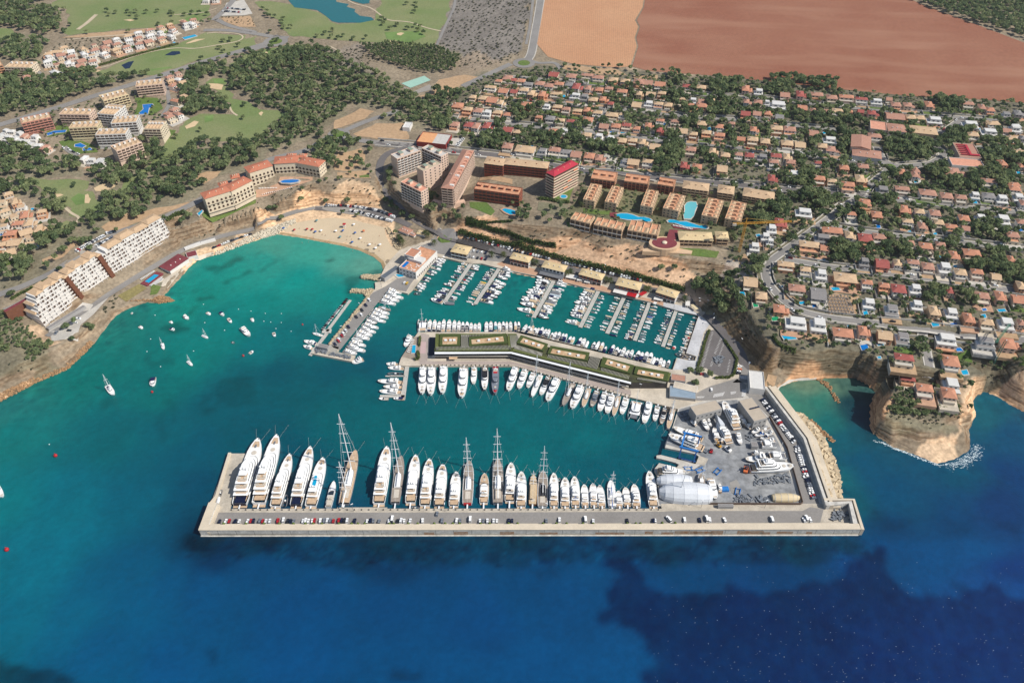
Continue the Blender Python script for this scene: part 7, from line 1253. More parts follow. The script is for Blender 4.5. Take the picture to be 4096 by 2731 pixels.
ROWS=[('uppermost house row below the fields','C 385 685r8 545 700p9 690 695p10 790 712p10 930 735b8 1040 748b8 1165 757p9 1250 757p8 1360 777o9 1605 792r7 1740 802b8 2160 820o9 2265 845w8 D 155 870p8 310 870r9 450 872p10 585 902p9 720 902o12 860 917r10 1000 932w10 1110 912p4 1175 962p8 1300 967p10 1490 967o9 1840 962p9 1975 990p8 2040 1012o7 2190 1050g8 2310 1042g9 R 1060 125b10'),
 ('second house row below the fields','B 2225 752o6 2310 722p8 C 10 737r5 75 752o8 145 782g8 255 772p8 340 787p8 430 782o8 530 777g8 605 802r9 710 812p7 800 827o7 890 817p7 1010 847o9 D 85 962w16 315 987o8 425 1017p7 530 1022p6 640 1027b9 745 1032o6 850 1022r5 970 1042r10 1165 1072p15 1310 1082b8 1395 1082b8 1530 1102w13 R 1265 160w9 D 15 1042o5 105 1072g7 1860 1142w14 2060 1132b11'),
 ('third house row below the fields','B 2150 807b10 2275 832o8 C 20 842r6 105 837b8 190 862b8 290 867o8 405 867b10 580 882w10 660 892g8 745 917b8 848 912o8 1180 867b7 1275 867b8 1375 867b7 1565 917b5 1660 922w7 1755 932p8 1850 927b6 D 80 1192b10 200 1202p10 420 1222p8 570 1282w12 980 1252p11 2035 1212w14 2190 1202p7 2270 1182w9 1885 1252b9 2245 1282b9 2340 1272g5 R 880 230p8 1185 185p6'),
 ('fourth house row below the fields','B 1990 897b6 2085 902b8 2170 917o9 2255 947b7 1850 972o9 C 125 962o9 315 977w7 415 987b8 905 957r4 1145 962b8 1255 947w8 1345 962b8 1435 967b7 1645 967o5 1740 982o9 2165 937p7 2260 942p7 2340 947w5 D 175 1322b10 295 1327b9 500 1347b8 595 1372p12 R 1290 385b9 1150 480o9 1310 500o6'),
 ('fifth house row below the fields','B 1940 1012b8 2040 1022p8 2120 1042w8 2215 1042b8 2310 1052o7 C 245 1087o6 350 1092g8 440 1112b8 535 1122r7 495 1012p7 600 1022b8 700 1017o8 785 1042b8 695 1107o9 920 1057b11 1010 1062b6 845 1162p8 955 1157o8 1050 1157r8 1145 1182o6 1265 1152o8 1360 1112o7 1365 1202r7 1495 1122p7 2145 1047r8 2250 1047p7 2345 1047o5 1745 1137b8 1905 1162o7 2015 1147p6'),
 ('sixth house row below the fields','B 1820 1142p8 1955 1152r8 2035 1162p9 2135 1162r9 C 50 1212b7 380 1207o8 480 1207w8 685 1247b8 795 1252w8 900 1267w8 1005 1292b9 1105 1297b8 1210 1312b8 1315 1347b9 1570 1207b8 1665 1242b7 1785 1227b8 1905 1252o9 2230 1192o8 2105 1272o7 2210 1292b9 2325 1302b8 D 75 1442r9 185 1442b8 55 1492p8 210 1502p8 460 1502r6 700 1542o8 875 1542p9 R 370 545p8 1255 680o9'),
 ('house row just above the main street','B 2315 1192r8 2310 1345p9 C 120 1377b17 275 1392g9 390 1392p10 490 1402g10 590 1417p9 710 1437o9 815 1452p9 1035 1487g8 1115 1492b10 1245 1497b9 1640 1387p9 1855 1392b8 1960 1427b8 2080 1432p7 2180 1432r8 2300 1442g9 1590 1522r8 1700 1532o8 1930 1552b9 H 45 77r9 235 37w9 470 82o10 590 102b8 735 142o11 860 82b11 1240 17o9 1360 42p8 1720 22p18 2035 107p13 2265 162o9'),
 ('house row just below the crossroads','H 1055 172g11 1235 172p12 1465 212p14 1640 237p10 1775 257p9 1905 222w8 2030 232g10 2150 262w10 2305 242w9 890 297o10 770 402o8 330 382w15 120 482r11 35 532w9 20 652w6 2360 300p9'),
 ('house row above the middle street','H 1265 357o11 1390 382b8 1535 392p9 1000 407o9 1285 472b9 1425 512p9 1570 477b8 1690 522o10 1800 442o9 1955 427w9 2160 447w12 2320 477p7 1810 532p6'),
 ('house row below the middle street','H 500 622g14 590 567o17 760 602b10 895 622r12 1025 622p11 380 697b17 520 712o8 1300 667p8 1450 712o11 1585 687p8 1720 782o10 1870 762o14 2250 607p10 2240 817o8'),
 ('house row above the lower street','H 165 872b14 345 917b9 490 947w10 885 837g9 1045 857r11 1195 852b8 1335 852p10 1470 882p10 1625 892w11 1765 942b10 1920 947o10 2090 972b8'),
 ('house row below the lower street','H 265 1082p14 460 1132g13 710 992b19 910 1042o9 1065 1072o9 1200 1092r12 1355 1087w10 1680 1102r8 1970 1162p12 2145 1157o11 2300 1182o11 2330 1060b9'),
 ('house row above the coast road','H 930 1212w11 1140 1272g12 1370 1232w10 1535 1292b11 1690 1302w11 1850 1362o11 2010 1412b11 2190 1402w13 2330 1402p7'),
 ('cliff-top house row along the coves','G 2190 1022b12 2290 1152b10 H 125 1272o14 260 1392w19 465 1412w14 M 690 192o17 890 172o11 1070 212b12 1240 232g12 1640 242w18 2000 272g16 2230 292o18'),
 ('last houses out on the headland','M 1250 432r16 1280 592r13 1440 712o14 1680 452o14 1690 662w14 1660 752o12'),
 ('building plots by the yellow crane','G 2330 602w8 2230 692w9')]
NV=0
for desc,s in ROWS:
    it=[];t=''
    q=s.split();i=0
    while i<len(q):
        if q[i].isalpha()and len(q[i])==1:t=q[i];i+=1;continue
        x=float(q[i]);m=q[i+1];k=[j for j,ch in enumerate(m)if ch.isalpha()][0];it.append((px(t,x,float(m[:k])),m[k],float(m[k+1:])*10*TL[t][2],t));i+=2
    it.sort(key=lambda a:a[0][0])
    for j,(p,code,wp,t)in enumerate(it):
        wm=wp/pxm(p[1]);villa(p,code,max(7,wm*.98),AX.get(t,0),f'house with {ROOFW[code][0]}, {ordn(j+1)} from the left in the {desc}',f'houses of the {desc}'[:60]);NV+=1
for lab,s,z,wm_,rm,rf in(('long shopping arcade with a sand-coloured roof beside the pine square','D 1320 1215 1560 1240 1590 1180',38,W_SAND,T_BEIGE,'hip'),('square school building with two pink roof halves beside the pine square','D 765 1345 940 1372 935 1262',40,W_PINK,T_PINK,'gable'),('curved row of shops with a brown roof below the pink-roofed school','D 780 1425 1040 1460 1030 1392',37,W_WHITE,T_PINK,'hip'),('large building with red roof beams right of the pine square','D 1760 1440 1960 1455 1900 1330',38,W_PINK,T_PINK,'flat'),('long white building with a red and white roof terrace right of the square','D 1690 1520 1990 1545 1985 1475',36,W_WHITE,T_SALM,'flat'),('shop building with a curved pink front left of the arcade','D 940 1185 1090 1205 1090 1130',39,W_PINK,T_SALM,'flat'),('long pink-roofed building right of the curved-front shop','D 1110 1200 1270 1215 1280 1150',39,W_WHITE,T_PINK,'hip'),('steel frame of a new building on a bare plot','H 590 1300 800 1320 800 1140',30,W_GREY,T_GREY,'flat'))[:-1]:
    t=block(lab,s,z,wm_,rm,rf,2,None,name='town_building',cat='building',win='',hip=1.8)
    if 'roof beams' in lab:
        _,_,w,d=fr(s,z);h=10;b=MB();h=max(v.co.z for v in t.children[1].data.vertices)
        for i in range(6):b.box(w*.1,w*.5,d*(.12+.14*i),d*(.12+.14*i)+1.2,h,h+.7)
        b.box(w*.5,w*.6,d*.1,d*.85,h,h+.9);b.box(w*.6,w*.95,d*.1,d*.18,h,h+.9);ad(b,'roof_beams',T_CRIM,t)
A,an,w,d=fr('H 580 1290 790 1300 800 1150',29);t=thing('building_frame','grey steel frame of an unfinished building on a bare plot','building frame',(A[0],A[1],hgt(*A)),an);foot(A,an,w,d);b=MB()
for i in range(8):
    for j in range(6):
        b.box(i*w/7-.2,i*w/7+.2,j*d/5-.2,j*d/5+.2,-2,3.4)
ad(b,'columns',M_PALE,t);b=MB()
for i in range(8):b.box(i*w/7-.15,i*w/7+.15,0,d,3.4,3.7)
for j in range(6):b.box(0,w,j*d/5-.15,j*d/5+.15,3.72,4.0)
ad(b,'beams',T_GREY,t)
def village(poly,ang,n,sp_,codes,label,group,wm,up=3.5):
    po=[G3(p)[:2]for p in pl(poly)];c,s=math.cos(ang),math.sin(ang);U=[(x*c+y*s,-x*s+y*c)for x,y in po];u0,u1=min(u[0]for u in U),max(u[0]for u in U);v0,v1=min(u[1]for u in U),max(u[1]for u in U);k=0;v=v0+sp_/2;row=0
    while v<v1:
        u=u0+sp_*(.5+.4*(row%2))
        while u<u1:
            a,b=u+rnd.uniform(-1.5,1.5),v+rnd.uniform(-1.5,1.5);x,y=a*c-b*s,a*s+b*c
            if inpoly((x,y),po)and k<n:villa(proj(x,y,hgt(x,y)+up),rnd.choice(codes),wm*rnd.uniform(.85,1.15),ang+rnd.choice([0,0,.25,-.2]),label,group,up,rnd.choice([1,2,3,4,4]),'resort_house');k+=1
            u+=sp_
        v+=sp_*1.15;row+=1
ga=tdir('A 860 660 1640 440')
village('A 340 575 560 480 800 470 1160 345 1590 235 1640 390 1420 440 1080 540 860 610 690 680 520 720',ga,92,15.5,'ppwpbw','small pale house with a brownish roof in the golf village above the long pond','small houses of the golf village',10);village('A 1660 230 1800 215 1810 255 1670 270',ga,5,11,'pw','white clubhouse building at the right end of the golf village','clubhouse buildings',10)
village('E 0 180 110 240 240 330 450 400 470 460 370 500 410 560 300 620 320 690 240 710 90 830 0 840',.35,46,13,'bbbob','sand-coloured resort house at the left edge below the golf green','sand-coloured resort houses at the left edge',10);village('A 0 1215 220 1235 500 1385 430 1412 200 1365 0 1310',-.35,26,11,'wwpw','white row house below the leftmost resort apartments','white row houses of the left resort',8.5);village('A 720 1440 860 1450 990 1500 960 1560 880 1530 740 1490',-.3,10,11,'wbw','white row house below the blue resort pools','white row houses below the resort pools',8.5)
village('A 1560 720 1700 700 1710 800 1600 850',.9,7,11,'bwp','pale house in the upper group right of the resort apartments','pale houses right of the resort',9);village('A 1600 930 1700 910 1720 1000 1600 1010',.9,5,11,'ob','red-roofed house in the middle group right of the resort apartments','red-roofed houses right of the resort',9);village('A 1540 1060 1650 1040 1660 1110 1560 1140',.9,4,11,'bp','pale house in the lower group right of the resort apartments','lower pale houses right of the resort',9);village('A 1880 5 2010 0 2020 30 1890 40',0,3,13,'w','white farmhouse by the golf road at the top','white farm buildings',10);village('A 130 730 400 690 380 720 200 770',.3,6,13,'pw','pink-roofed house below the leftmost apartment block','houses below the leftmost block',9);villa(pl('A 505 490')[0],'b',18,.2,'tall sand-coloured ruin at the left end of the golf village',None);villa(pl('A 440 510')[0],'b',10,.2,'narrow sand-coloured house left of the tall sand-coloured ruin',None)
def grow(P,k):cx_,cy_=sum(p[0]for p in P)/len(P),sum(p[1]for p in P)/len(P);return[(cx_+(x-cx_)*(1+k/max(1,math.hypot(x-cx_,y-cy_))),cy_+(y-cy_)*(1+k/max(1,math.hypot(x-cx_,y-cy_))))for x,y in P]
def pool(s,label,m=None,rim=1.0,z=None,rm=None):
    Q=[G3(p)for p in pl(s)]if z is None else[W(p,z)+(z,)for p in pl(s)];zz=(max(q[2]for q in Q)if z is None else z)+.45;P=ccw([q[:2]for q in Q]);FOOT.append(grow(P,2.5))
    t=thing('swimming_pool',label,'swimming pool',(P[0][0],P[0][1],zz));L=[(x-P[0][0],y-P[0][1])for x,y in P]
    b=MB();b.prism(grow(L,rim),-1.5,0);ad(b,'coping',rm or M_PALE,t);b=MB();b.prism(L,-.5,.05);ad(b,'water',m or M_POOL,t)
def oval(t,x,y,a,b,n=14,rot=0.0):return t+' '+' '.join(f'{x+a*math.cos(k*2*math.pi/n)*math.cos(rot)-b*math.sin(k*2*math.pi/n)*math.sin(rot):.0f} {y+a*math.cos(k*2*math.pi/n)*math.sin(rot)+b*math.sin(k*2*math.pi/n)*math.cos(rot):.0f}' for k in range(n))
pool('G 958 405 1000 395 1060 397 1110 410 1160 432 1210 432 1262 445 1280 462 1265 475 1235 475 1190 455 1130 458 1060 455 1000 445 962 425','large peanut-shaped pool between the garden blocks and the terraces',None,1.5);pool('G 1428 465 1450 455 1500 458 1540 472 1600 472 1660 490 1720 510 1780 505 1798 525 1780 538 1700 528 1600 520 1540 500 1500 487 1440 482','long wavy pool beside a maroon sun deck',None,1.5);pool('G 1605 300 1640 288 1690 292 1700 330 1680 370 1670 420 1640 450 1580 450 1575 410 1590 370 1585 330','pale shallow lagoon pool between two garden blocks',mat('lagoon_water',lin(110,196,206),.15,.4),1.2)
pool(oval('g',468,1022,55,30),'round pool on the lawn of the red-roofed tower');pool('h 2050 1350 2100 1325 2200 1340 2300 1370 2300 1430 2200 1440 2120 1400','pool on the pink terrace below the brick-red block',None,2.2,None,M_TERRA);pool('F 225 115 260 92 330 84 385 86 400 100 380 120 320 135 250 135','bright blue oval pool on the hotel terrace',M_POOLB,1.6);pool('E 1815 395 1860 388 1875 408 1830 418','small turquoise pool at the lower end of the hotel')
pool('E 1330 1020 1420 955 1462 968 1370 1035','rectangular pool on the maroon deck of the beach club',M_POOL,4.5,None,T_MAR);pool('d 1715 5 1740 -8 1850 5 1855 30 1770 40','small pool beside the yacht club',M_POOL,2.5,QZ);pool('N 345 418 376 418 370 490 335 488','narrow turquoise pool on the wooden deck of the island',M_POOL,1.0,QZ)
pool('A 1310 965 1400 960 1412 975 1370 1000 1360 1055 1290 1058 1280 1045 1320 1010','upper blue pool of the left resort',M_POOLB);pool('A 430 1230 500 1205 610 1200 600 1220 520 1225 440 1250','left blue pool of the left resort',M_POOLB);pool('A 690 1330 740 1318 790 1345 760 1362 690 1352','upper half of the double blue pool of the left resort',M_POOLB);pool('A 760 1370 830 1362 850 1382 770 1390','lower half of the double blue pool of the left resort',M_POOLB);pool('A 1675 352 1790 322 1812 337 1700 370','long pool of the golf village',M_POOL);pool('E 0 525 45 520 65 555 40 598 0 605','blue resort pool cut by the left edge of the picture',M_POOLB)
SPOOL=[('C','475 892 18 16;662 1075 12 10;985 1102 28 6;1403 1145 14 12;1810 1188 20 16;1155 1385 16 12;2205 1420 18 16;920 1217 26 5;1015 1225 22 5;185 1345 12 7;2195 1220 20 10'),('B','2140 853 18 6;2345 840 10 10'),('D','1940 1188 10 9;515 1225 16 10;300 1465 16 12;860 1088 14 6;1770 1497 14 7;70 1280 28 5'),('H','1358 97 24 20;1215 222 34 9;1898 297 26 18;2300 20 20 14;1440 412 12 12;1010 515 24 20;1298 562 16 9;1535 588 18 18;490 825 44 8;210 942 28 8;620 1088 42 16;310 1217 30 14;422 1238 20 22;895 1312 24 24;1718 880 18 12;1985 1278 22 12;1980 1338 24 20;2145 1285 42 14;1530 1415 32 20;1705 1415 36 16;2330 350 24 10;1580 790 20 10;120 1068 18 10;2170 540 16 8;2320 550 30 10'),('M','190 230 70 30;885 322 40 28;1030 297 34 12;740 128 14 14;1020 418 18 14;1735 355 48 30;2160 415 22 26;1805 555 34 28;1540 112 32 20;65 60 40 22'),('G','2115 1133 26 20;2235 1237 26 22;2260 598 20 14'),('A','1600 395 14 6;1460 440 18 5;870 620 20 6'),('E','300 355 16 10;495 455 14 10;355 690 14 7')]
NM=dict(C='the left half of the town',B='the left edge of the town',D='the upper right of the town',H='the right half of the town',M='the cliff-top gardens',G='the houses above the ravine',A='the golf village',E='the sand-coloured resort')
for t,s in SPOOL:
    L=[list(map(float,q.split()))for q in s.split(';')];L.sort()
    for i,(x,y,a,b)in enumerate(L):pool(f'{t} {x-a:.0f} {y-b*.6:.0f} {x+a*.6:.0f} {y-b:.0f} {x+a:.0f} {y+b*.6:.0f} {x-a*.6:.0f} {y+b:.0f}',f'small garden pool, {ordn(i+1)} from the left among the pools of {NM[t]}',M_POOLG if(t,x)in(('G',2235.0),('M',65.0))else(M_POOLB if(i%4==3)else M_POOL),.9)
WN=['top street','second street','third street','short street at the left','main street','street above the pine square','ring road of the pine square','coast road','street below the crossroads','middle street','lower street']
for i,nm in enumerate(WN):
    P_=gp(ROADS[i][0]);w=ROADS[i][1]/2+2.7
    for sg in(1,-1):
        mb=MB();D=[]
        for a,b in zip(P_,P_[1:]):
            k=max(1,int(math.dist(a[:2],b[:2])/12));D+=[(a[0]+(b[0]-a[0])*j/k,a[1]+(b[1]-a[1])*j/k)for j in range(k)]
        o0=D[0];Q=[]
        for j,p in enumerate(D):
            a,b=D[max(0,j-1)],D[min(len(D)-1,j+1)];l=math.dist(a,b)+1e-9;Q.append((p[0]-(b[1]-a[1])/l*w*sg,p[1]+(b[0]-a[0])/l*w*sg))
        for a,b in zip(Q,Q[1:]):
            if any(abs(a[0]-r[0])<9 and abs(a[1]-r[1])<9 and math.hypot((a[0]+b[0])/2-r[0],(a[1]+b[1])/2-r[1])<r[2]+.2 for r in RPTS):continue
            l=math.dist(a,b)+1e-9;nx,ny=-(b[1]-a[1])/l*.25,(b[0]-a[0])/l*.25;z=min(hgt(*a),hgt(*b));f=lambda p,s_:(p[0]+nx*s_-o0[0],p[1]+ny*s_-o0[1]);mb.prism(ccw([f(a,1),f(a,-1),f(b,-1),f(b,1)]),z-.5,z+1.9)
        if mb.v:t=thing('garden_wall',f'low pale garden wall along the {"upper" if sg == 1 else "lower"} side of the {nm}','garden wall',(o0[0],o0[1],0));ad(mb,'wall',M_PALE,t)
def leaf_mat(name,c,attr=None):
    m=bpy.data.materials.new(name);m.use_nodes=True;t=m.node_tree;N=t.nodes;L=t.links;b=N['Principled BSDF'];b.inputs['Roughness'].default_value=.9;b.inputs['Specular IOR Level'].default_value=.08
    hs=N.new('ShaderNodeHueSaturation');hs.inputs['Color'].default_value=(*c,1)
    if attr:at=N.new('ShaderNodeAttribute');at.attribute_name=attr;src=at.outputs['Fac']
    else:oi=N.new('ShaderNodeObjectInfo');src=oi.outputs['Random']
    mr=N.new('ShaderNodeMapRange');L.new(src,mr.inputs[0]);mr.inputs[3].default_value=.65;mr.inputs[4].default_value=1.35;L.new(mr.outputs[0],hs.inputs['Value']);m2=N.new('ShaderNodeMapRange');L.new(src,m2.inputs[0]);m2.inputs[3].default_value=.53;m2.inputs[4].default_value=.47;L.new(m2.outputs[0],hs.inputs['Hue'])
    geo=N.new('ShaderNodeNewGeometry');nz=N.new('ShaderNodeTexNoise');nz.inputs['Scale'].default_value=.45;L.new(geo.outputs['Position'],nz.inputs['Vector']);m3=N.new('ShaderNodeMapRange');L.new(nz.outputs[0],m3.inputs[0]);m3.inputs[1].default_value=.3;m3.inputs[2].default_value=.7;m3.inputs[3].default_value=.7;m3.inputs[4].default_value=1.3
    mx=N.new('ShaderNodeMix');mx.data_type='RGBA';mx.blend_type='MULTIPLY';mx.inputs[0].default_value=1;L.new(hs.outputs[0],mx.inputs[6]);L.new(m3.outputs[0],mx.inputs[7]);L.new(mx.outputs[2],b.inputs['Base Color'])
    tr=N.new('ShaderNodeBsdfTranslucent');L.new(mx.outputs[2],tr.inputs[0]);ms=N.new('ShaderNodeMixShader');ms.inputs[0].default_value=.5;L.new(b.outputs[0],ms.inputs[1]);L.new(tr.outputs[0],ms.inputs[2]);L.new(ms.outputs[0],N['Material Output'].inputs[0]);return m
LEAF=(.19,.24,.115)
M_LEAF=leaf_mat('pine_foliage',LEAF);M_LEAFS=leaf_mat('pine_foliage_far',LEAF,'tint');M_BARK=mat('bark',lin(104,86,70),.95,.1,.2,2);M_BUSH=leaf_mat('scrub_foliage',(.13,.135,.085),'tint');M_PALM=leaf_mat('palm_fronds',(.085,.11,.045))
npr=np.random.default_rng(5)
def crown(nl,per,flat,ls,seed):
    "unit crown (radius 1, height about 1.3*flat) of leaf clumps: (n,4,3) quads"
    r=np.random.default_rng(seed);Q=[]
    for i in range(nl):
        a=r.uniform(0,6.283);d=math.sqrt(r.uniform(0,1))*.66;c=np.array([d*math.cos(a),d*math.sin(a),flat*(.35+.75*math.sqrt(max(0,1-d*d*1.4))*r.uniform(.55,1.05))]);R=r.uniform(.24,.42)
        n=r.normal(size=(per,3));n[:,2]=np.abs(n[:,2])*1.1-.25;n/=np.linalg.norm(n,axis=1)[:,None];p=c+n*R*r.uniform(.6,1.05,(per,1))*np.array([1,1,.75])
        u=np.cross(n+r.normal(size=(per,3))*.55,r.normal(size=(per,3)));u/=np.linalg.norm(u,axis=1)[:,None];v=np.cross(n+r.normal(size=(per,3))*.35,u);v/=np.linalg.norm(v,axis=1)[:,None];s=ls*r.uniform(.6,1.25,(per,1));Q.append(np.stack([p-u*s-v*s,p+u*s-v*s*.8,p+u*s*.9+v*s,p-u*s*.8+v*s],1))
    return np.concatenate(Q)
CR=[crown(16,26,.8,.115,k)for k in range(5)]+[crown(14,26,1.25,.12,10+k)for k in range(3)]
CRS=[crown(9,13,.85,.19,20+k)for k in range(5)]+[crown(8,13,1.3,.19,30+k)for k in range(3)]
def qmesh(name,q,m):
    me=raw_mesh(name,q.reshape(-1,3),np.arange(len(q)*4).reshape(-1,4));me.materials.append(m);return me
CM=[qmesh('crown',q,M_LEAF)for q in CR]
def trunkm(h,lean,k):
    b=MB();x,y=lean;b.tube((0,0,-1),(x*.5,y*.5,h*.5),.1,.075,6);b.tube((x*.5,y*.5,h*.5),(x,y,h),.075,.05,6)
    for i in range(5):a=i*1.257+k;b.tube((x*.7,y*.7,h*.68),(x+.5*math.cos(a),y+.5*math.sin(a),h+.25),.045,.018,5)
    return b.mesh('trunk',M_BARK)
TM=[trunkm(1.0,(.05*math.cos(k),.05*math.sin(k)),k)for k in range(4)]
HASH={}
for x,y,r in RPTS:HASH.setdefault((int(x//12),int(y//12)),[]).append((x,y,r))
FB=[(min(p[0]for p in f),max(p[0]for p in f),min(p[1]for p in f),max(p[1]for p in f),f)for f in FOOT];FH={}
for b in FB:
    for i in range(int(b[0]//25),int(b[1]//25)+1):
        for j in range(int(b[2]//25),int(b[3]//25)+1):FH.setdefault((i,j),[]).append(b)
QW=QUAY+[];
def free(x,y,m=0.0):
    i,j=int(x//12),int(y//12)
    for a in(-1,0,1):
        for b in(-1,0,1):
            for(rx,ry,rr)in HASH.get((i+a,j+b),()):
                if(x-rx)**2+(y-ry)**2<(rr+m)**2:return False
    for b in FH.get((int(x//25),int(y//25)),()):
        if b[0]<x<b[1]and b[2]<y<b[3]and inpoly((x,y),b[4]):return False
    return True
TREES=[]
def scatter(poly,sp_,r0,r1,h0,h1,region,up=.4,keep=1.0,m=0.0,kinds=(0,1,2,3,4,0,2,5)):
    po=[G3(p)[:2]for p in pl(poly)];x0,x1=min(p[0]for p in po),max(p[0]for p in po);y0,y1=min(p[1]for p in po),max(p[1]for p in po);y=y0;row=0
    while y<y1:
        x=x0+(row%2)*sp_/2
        while x<x1:
            a,b=x+rnd.uniform(-.42,.42)*sp_,y+rnd.uniform(-.42,.42)*sp_;x+=sp_
            if rnd.random()>keep or not inpoly((a,b),po)or not free(a,b,m):continue
            z=hgt(a,b);q=proj(a,b,z)
            if not(-60<q[0]<4160 and-80<q[1]<2800)or z<1:continue
            r=rnd.uniform(r0,r1);TREES.append((a,b,z,r,rnd.uniform(h0,h1)*(.75+.25*r/r1),rnd.choice(kinds),region,False))
        y+=sp_*.87;row+=1
RG=['wood at the top left corner of the golf course','wood left of the golf village','tree belt between the golf road and the fairway','wood above the golf greens','wood below the left resort','small wood beside the lower fairway','wood above the hotel car park','large wood between golf course and town','young plantation below the golf lake','pines beside the play area','pines above the roundabout','pines at the roundabout by the square','pines beside the left golf green','wood between the golf green and the hotel road','pines around the sand-coloured resort','pines below the sand-coloured resort','pines beside the stepped apartments','green slope at the bottom left headland','shady wooded ravine below the crane','shady wooded ravine below the crane','trees beside the garden blocks','trees above the harbour car park','trees below the ravine villas','wooded top of the right-hand headland','wooded top of the right-hand headland','dark wood beyond the ploughed field','pines beside the right resort houses','pines on the road above the beach','pines on the road above the beach']
for i,w in enumerate(WOODS):
    if i==8:scatter(w,4.3,1.7,2.6,6,9,RG[i],kinds=(5,6,7))
    elif i==25:scatter(w,8.5,4,5.5,8,11,RG[i],kinds=(0,1,2,5,6))
    elif i in(17,23,24):scatter(w,4.4,1.6,3.3,2.5,5,RG[i])
    elif i==7:scatter(w,7.0,2.4,5.8,5,11,RG[i],keep=.88)
    else:scatter(w,8.4,3.4,6.6,8,13,RG[i],keep=.92)
nT=len(TREES)
for w in TOWNW+['R 1000 340 1335 330 1400 560 900 580 1000 450','R 850 570 1200 610 1180 720 700 720 560 610 640 560','R 430 530 610 500 600 620 440 640','R 590 210 830 190 850 270 740 290 730 420 680 400 690 300 600 280','G 2150 460 2351 300 2351 560 2200 560']:scatter(w,7.2,3.4,6.4,8,13,'dense pine clumps among the town houses',m=-.8)
scatter(TOWN,6.2,1.3,3.4,2.5,7,'gardens between the town houses',keep=.8,m=.3);scatter('C -50 700 2351 820 D 2351 1100 H 2351 300 2351 1100 1700 950 0 820 0 100 C 2351 1560 0 1400',9.0,3.0,5.6,6,11,'gardens between the town houses',keep=.62,m=-.6)
scatter('G 640 110 2300 270 2340 560 1600 520 500 430',8,1.3,2.6,2.5,6,'gardens of the garden apartment complex',keep=.8,m=.2);scatter('A 150 1000 1000 870 1560 820 1560 1240 1000 1420 560 1400 150 1280',8.5,1.4,2.8,3,6,'gardens of the left resort',keep=.6);scatter('E 0 180 460 400 470 480 400 620 60 860 0 850',9,1.8,3.4,4,8,'pines around the sand-coloured resort',keep=.6)
scatter('A 340 560 800 460 1600 230 1650 390 860 620 520 720',12,1.0,1.9,2,4,'gardens of the golf village',keep=.5);scatter('C 500 640 700 600 1500 690 2351 750 D 640 830 1300 890 2351 960 2351 990 1300 930 620 870 C 2351 790 1500 720 700 660',9,2.4,5.4,4,10,'tree line along the lower edge of the fields',keep=.55);scatter('F 560 60 1100 30 1120 90 700 110 520 110',9,1.5,3,3,6,'garden above the beach cliff',keep=.6)
for s_,k_ in(('B 130 1390 600 1300 900 1250 1100 1300 1100 1560 540 1560 500 1420',.5),('h 0 690 230 560 230 830 0 1020',.7),('h 340 500 640 430 620 600 340 650',.8),('h 720 880 960 900 930 1180 740 1280',.7),('h 700 1240 1400 1330 1400 1568 700 1568',.7),('G 0 0 700 60 1300 60 2351 110 2351 240 2100 250 1500 50 650 30 0 -30',.6),('h 1620 80 2200 60 2200 330 1680 280',.9),('E 1250 480 1700 360 1850 440 1560 520',.5),('E 200 900 900 560 1000 560 460 940',.35),('G 1950 450 2300 300 2330 560 2080 640',.6),('G -40 330 500 340 480 500 0 470',.6),('F 1120 20 1230 40 1330 330 1500 470 1420 500 1180 260',.35),('F 560 300 1200 380 1280 480 1200 500 900 400',.12),('F 1280 560 1380 700 1330 740 1240 560',.5),('A 2060 560 2351 440 B 600 420 620 470 200 540',.35),('G 2180 820 2351 820 2351 960 2200 1000',.9)):scatter(s_,7.6,2.8,5.4,6,11,'trees round the apartment buildings',keep=k_,m=-.5)
GT='A 520 70 585 75 550 130 640 215 590 280 975 95 1060 105 1005 128 1170 98 1195 125 1245 100 1260 155 1340 105 1440 93 1560 103 1585 128 1690 128 1760 113 1825 115 1900 125 1450 213 1580 203 1850 205 1925 175 1170 280 790 293 2045 365 2110 360 2050 465 1850 535 1925 560 2000 535 2100 500 2165 510 2260 450 2190 410 1750 610 1665 645 1580 675 1475 700 1840 590 2010 430 B 60 70 100 95 85 125 120 145 170 145 245 165 235 190 230 220 255 245 315 240 125 285 555 320 630 300 690 330 750 340 800 318 890 347 1010 338 560 420 1155 165 1185 180 1170 212 1235 258 1295 220 1390 253 1465 230 1510 240 1540 298 1385 25 1460 30 1465 75 1450 100 160 370 200 360 E 680 120 500 185 590 255 860 105 A 1890 805 2235 950 1840 1185 1615 1245 2230 1070 F 420 160 840 265 640 270 415 265 800 375 120 340 170 330 230 430 1230 290 1430 420 1335 395 1290 345 930 395 1215 60 1190 270 B 1220 490 1265 560 C 490 590 B 1790 1320 E 1470 460 730 630 880 550 830 625 1080 620 1065 535 545 900 690 1070 830 700 880 755 100 1130 600 1420 680 1380 660 1540 800 1410 840 1430 G 1370 880 1490 880 2270 890 L 630 70 e 950 1340 1110 1340 1300 1410 G 1820 490 2050 600'
for p in pl(GT):
    g=G3(p,4);TREES.append((g[0],g[1],g[2],rnd.uniform(3.0,4.4)if p[1]>300 else rnd.uniform(3.6,4.8),rnd.uniform(5.5,7.5),rnd.randrange(5),'single',True))
def vis(t):q=proj(t[0],t[1],t[2]+t[4]*.6);return 0<q[0]<4096 and 0<q[1]<2731
IND=[t for t in TREES if vis(t)]
IND.sort(key=lambda t:-(t[3]+(1.6 if t[7]else 0))/math.hypot(t[0],t[1],CAM_H-t[2]));IND=IND[:296];ids=set(id(t)for t in IND)
lm=[(o.location.x,o.location.y,o['label'].split(',')[0])for o in bpy.data.objects if 'label' in o and o.get('category')in('hotel','apartment building','apartment tower','restaurant','club building','swimming pool','supermarket','clubhouse','boatyard hall','carport')and len(o['label'].split(',')[0].split())<9]
SING={}
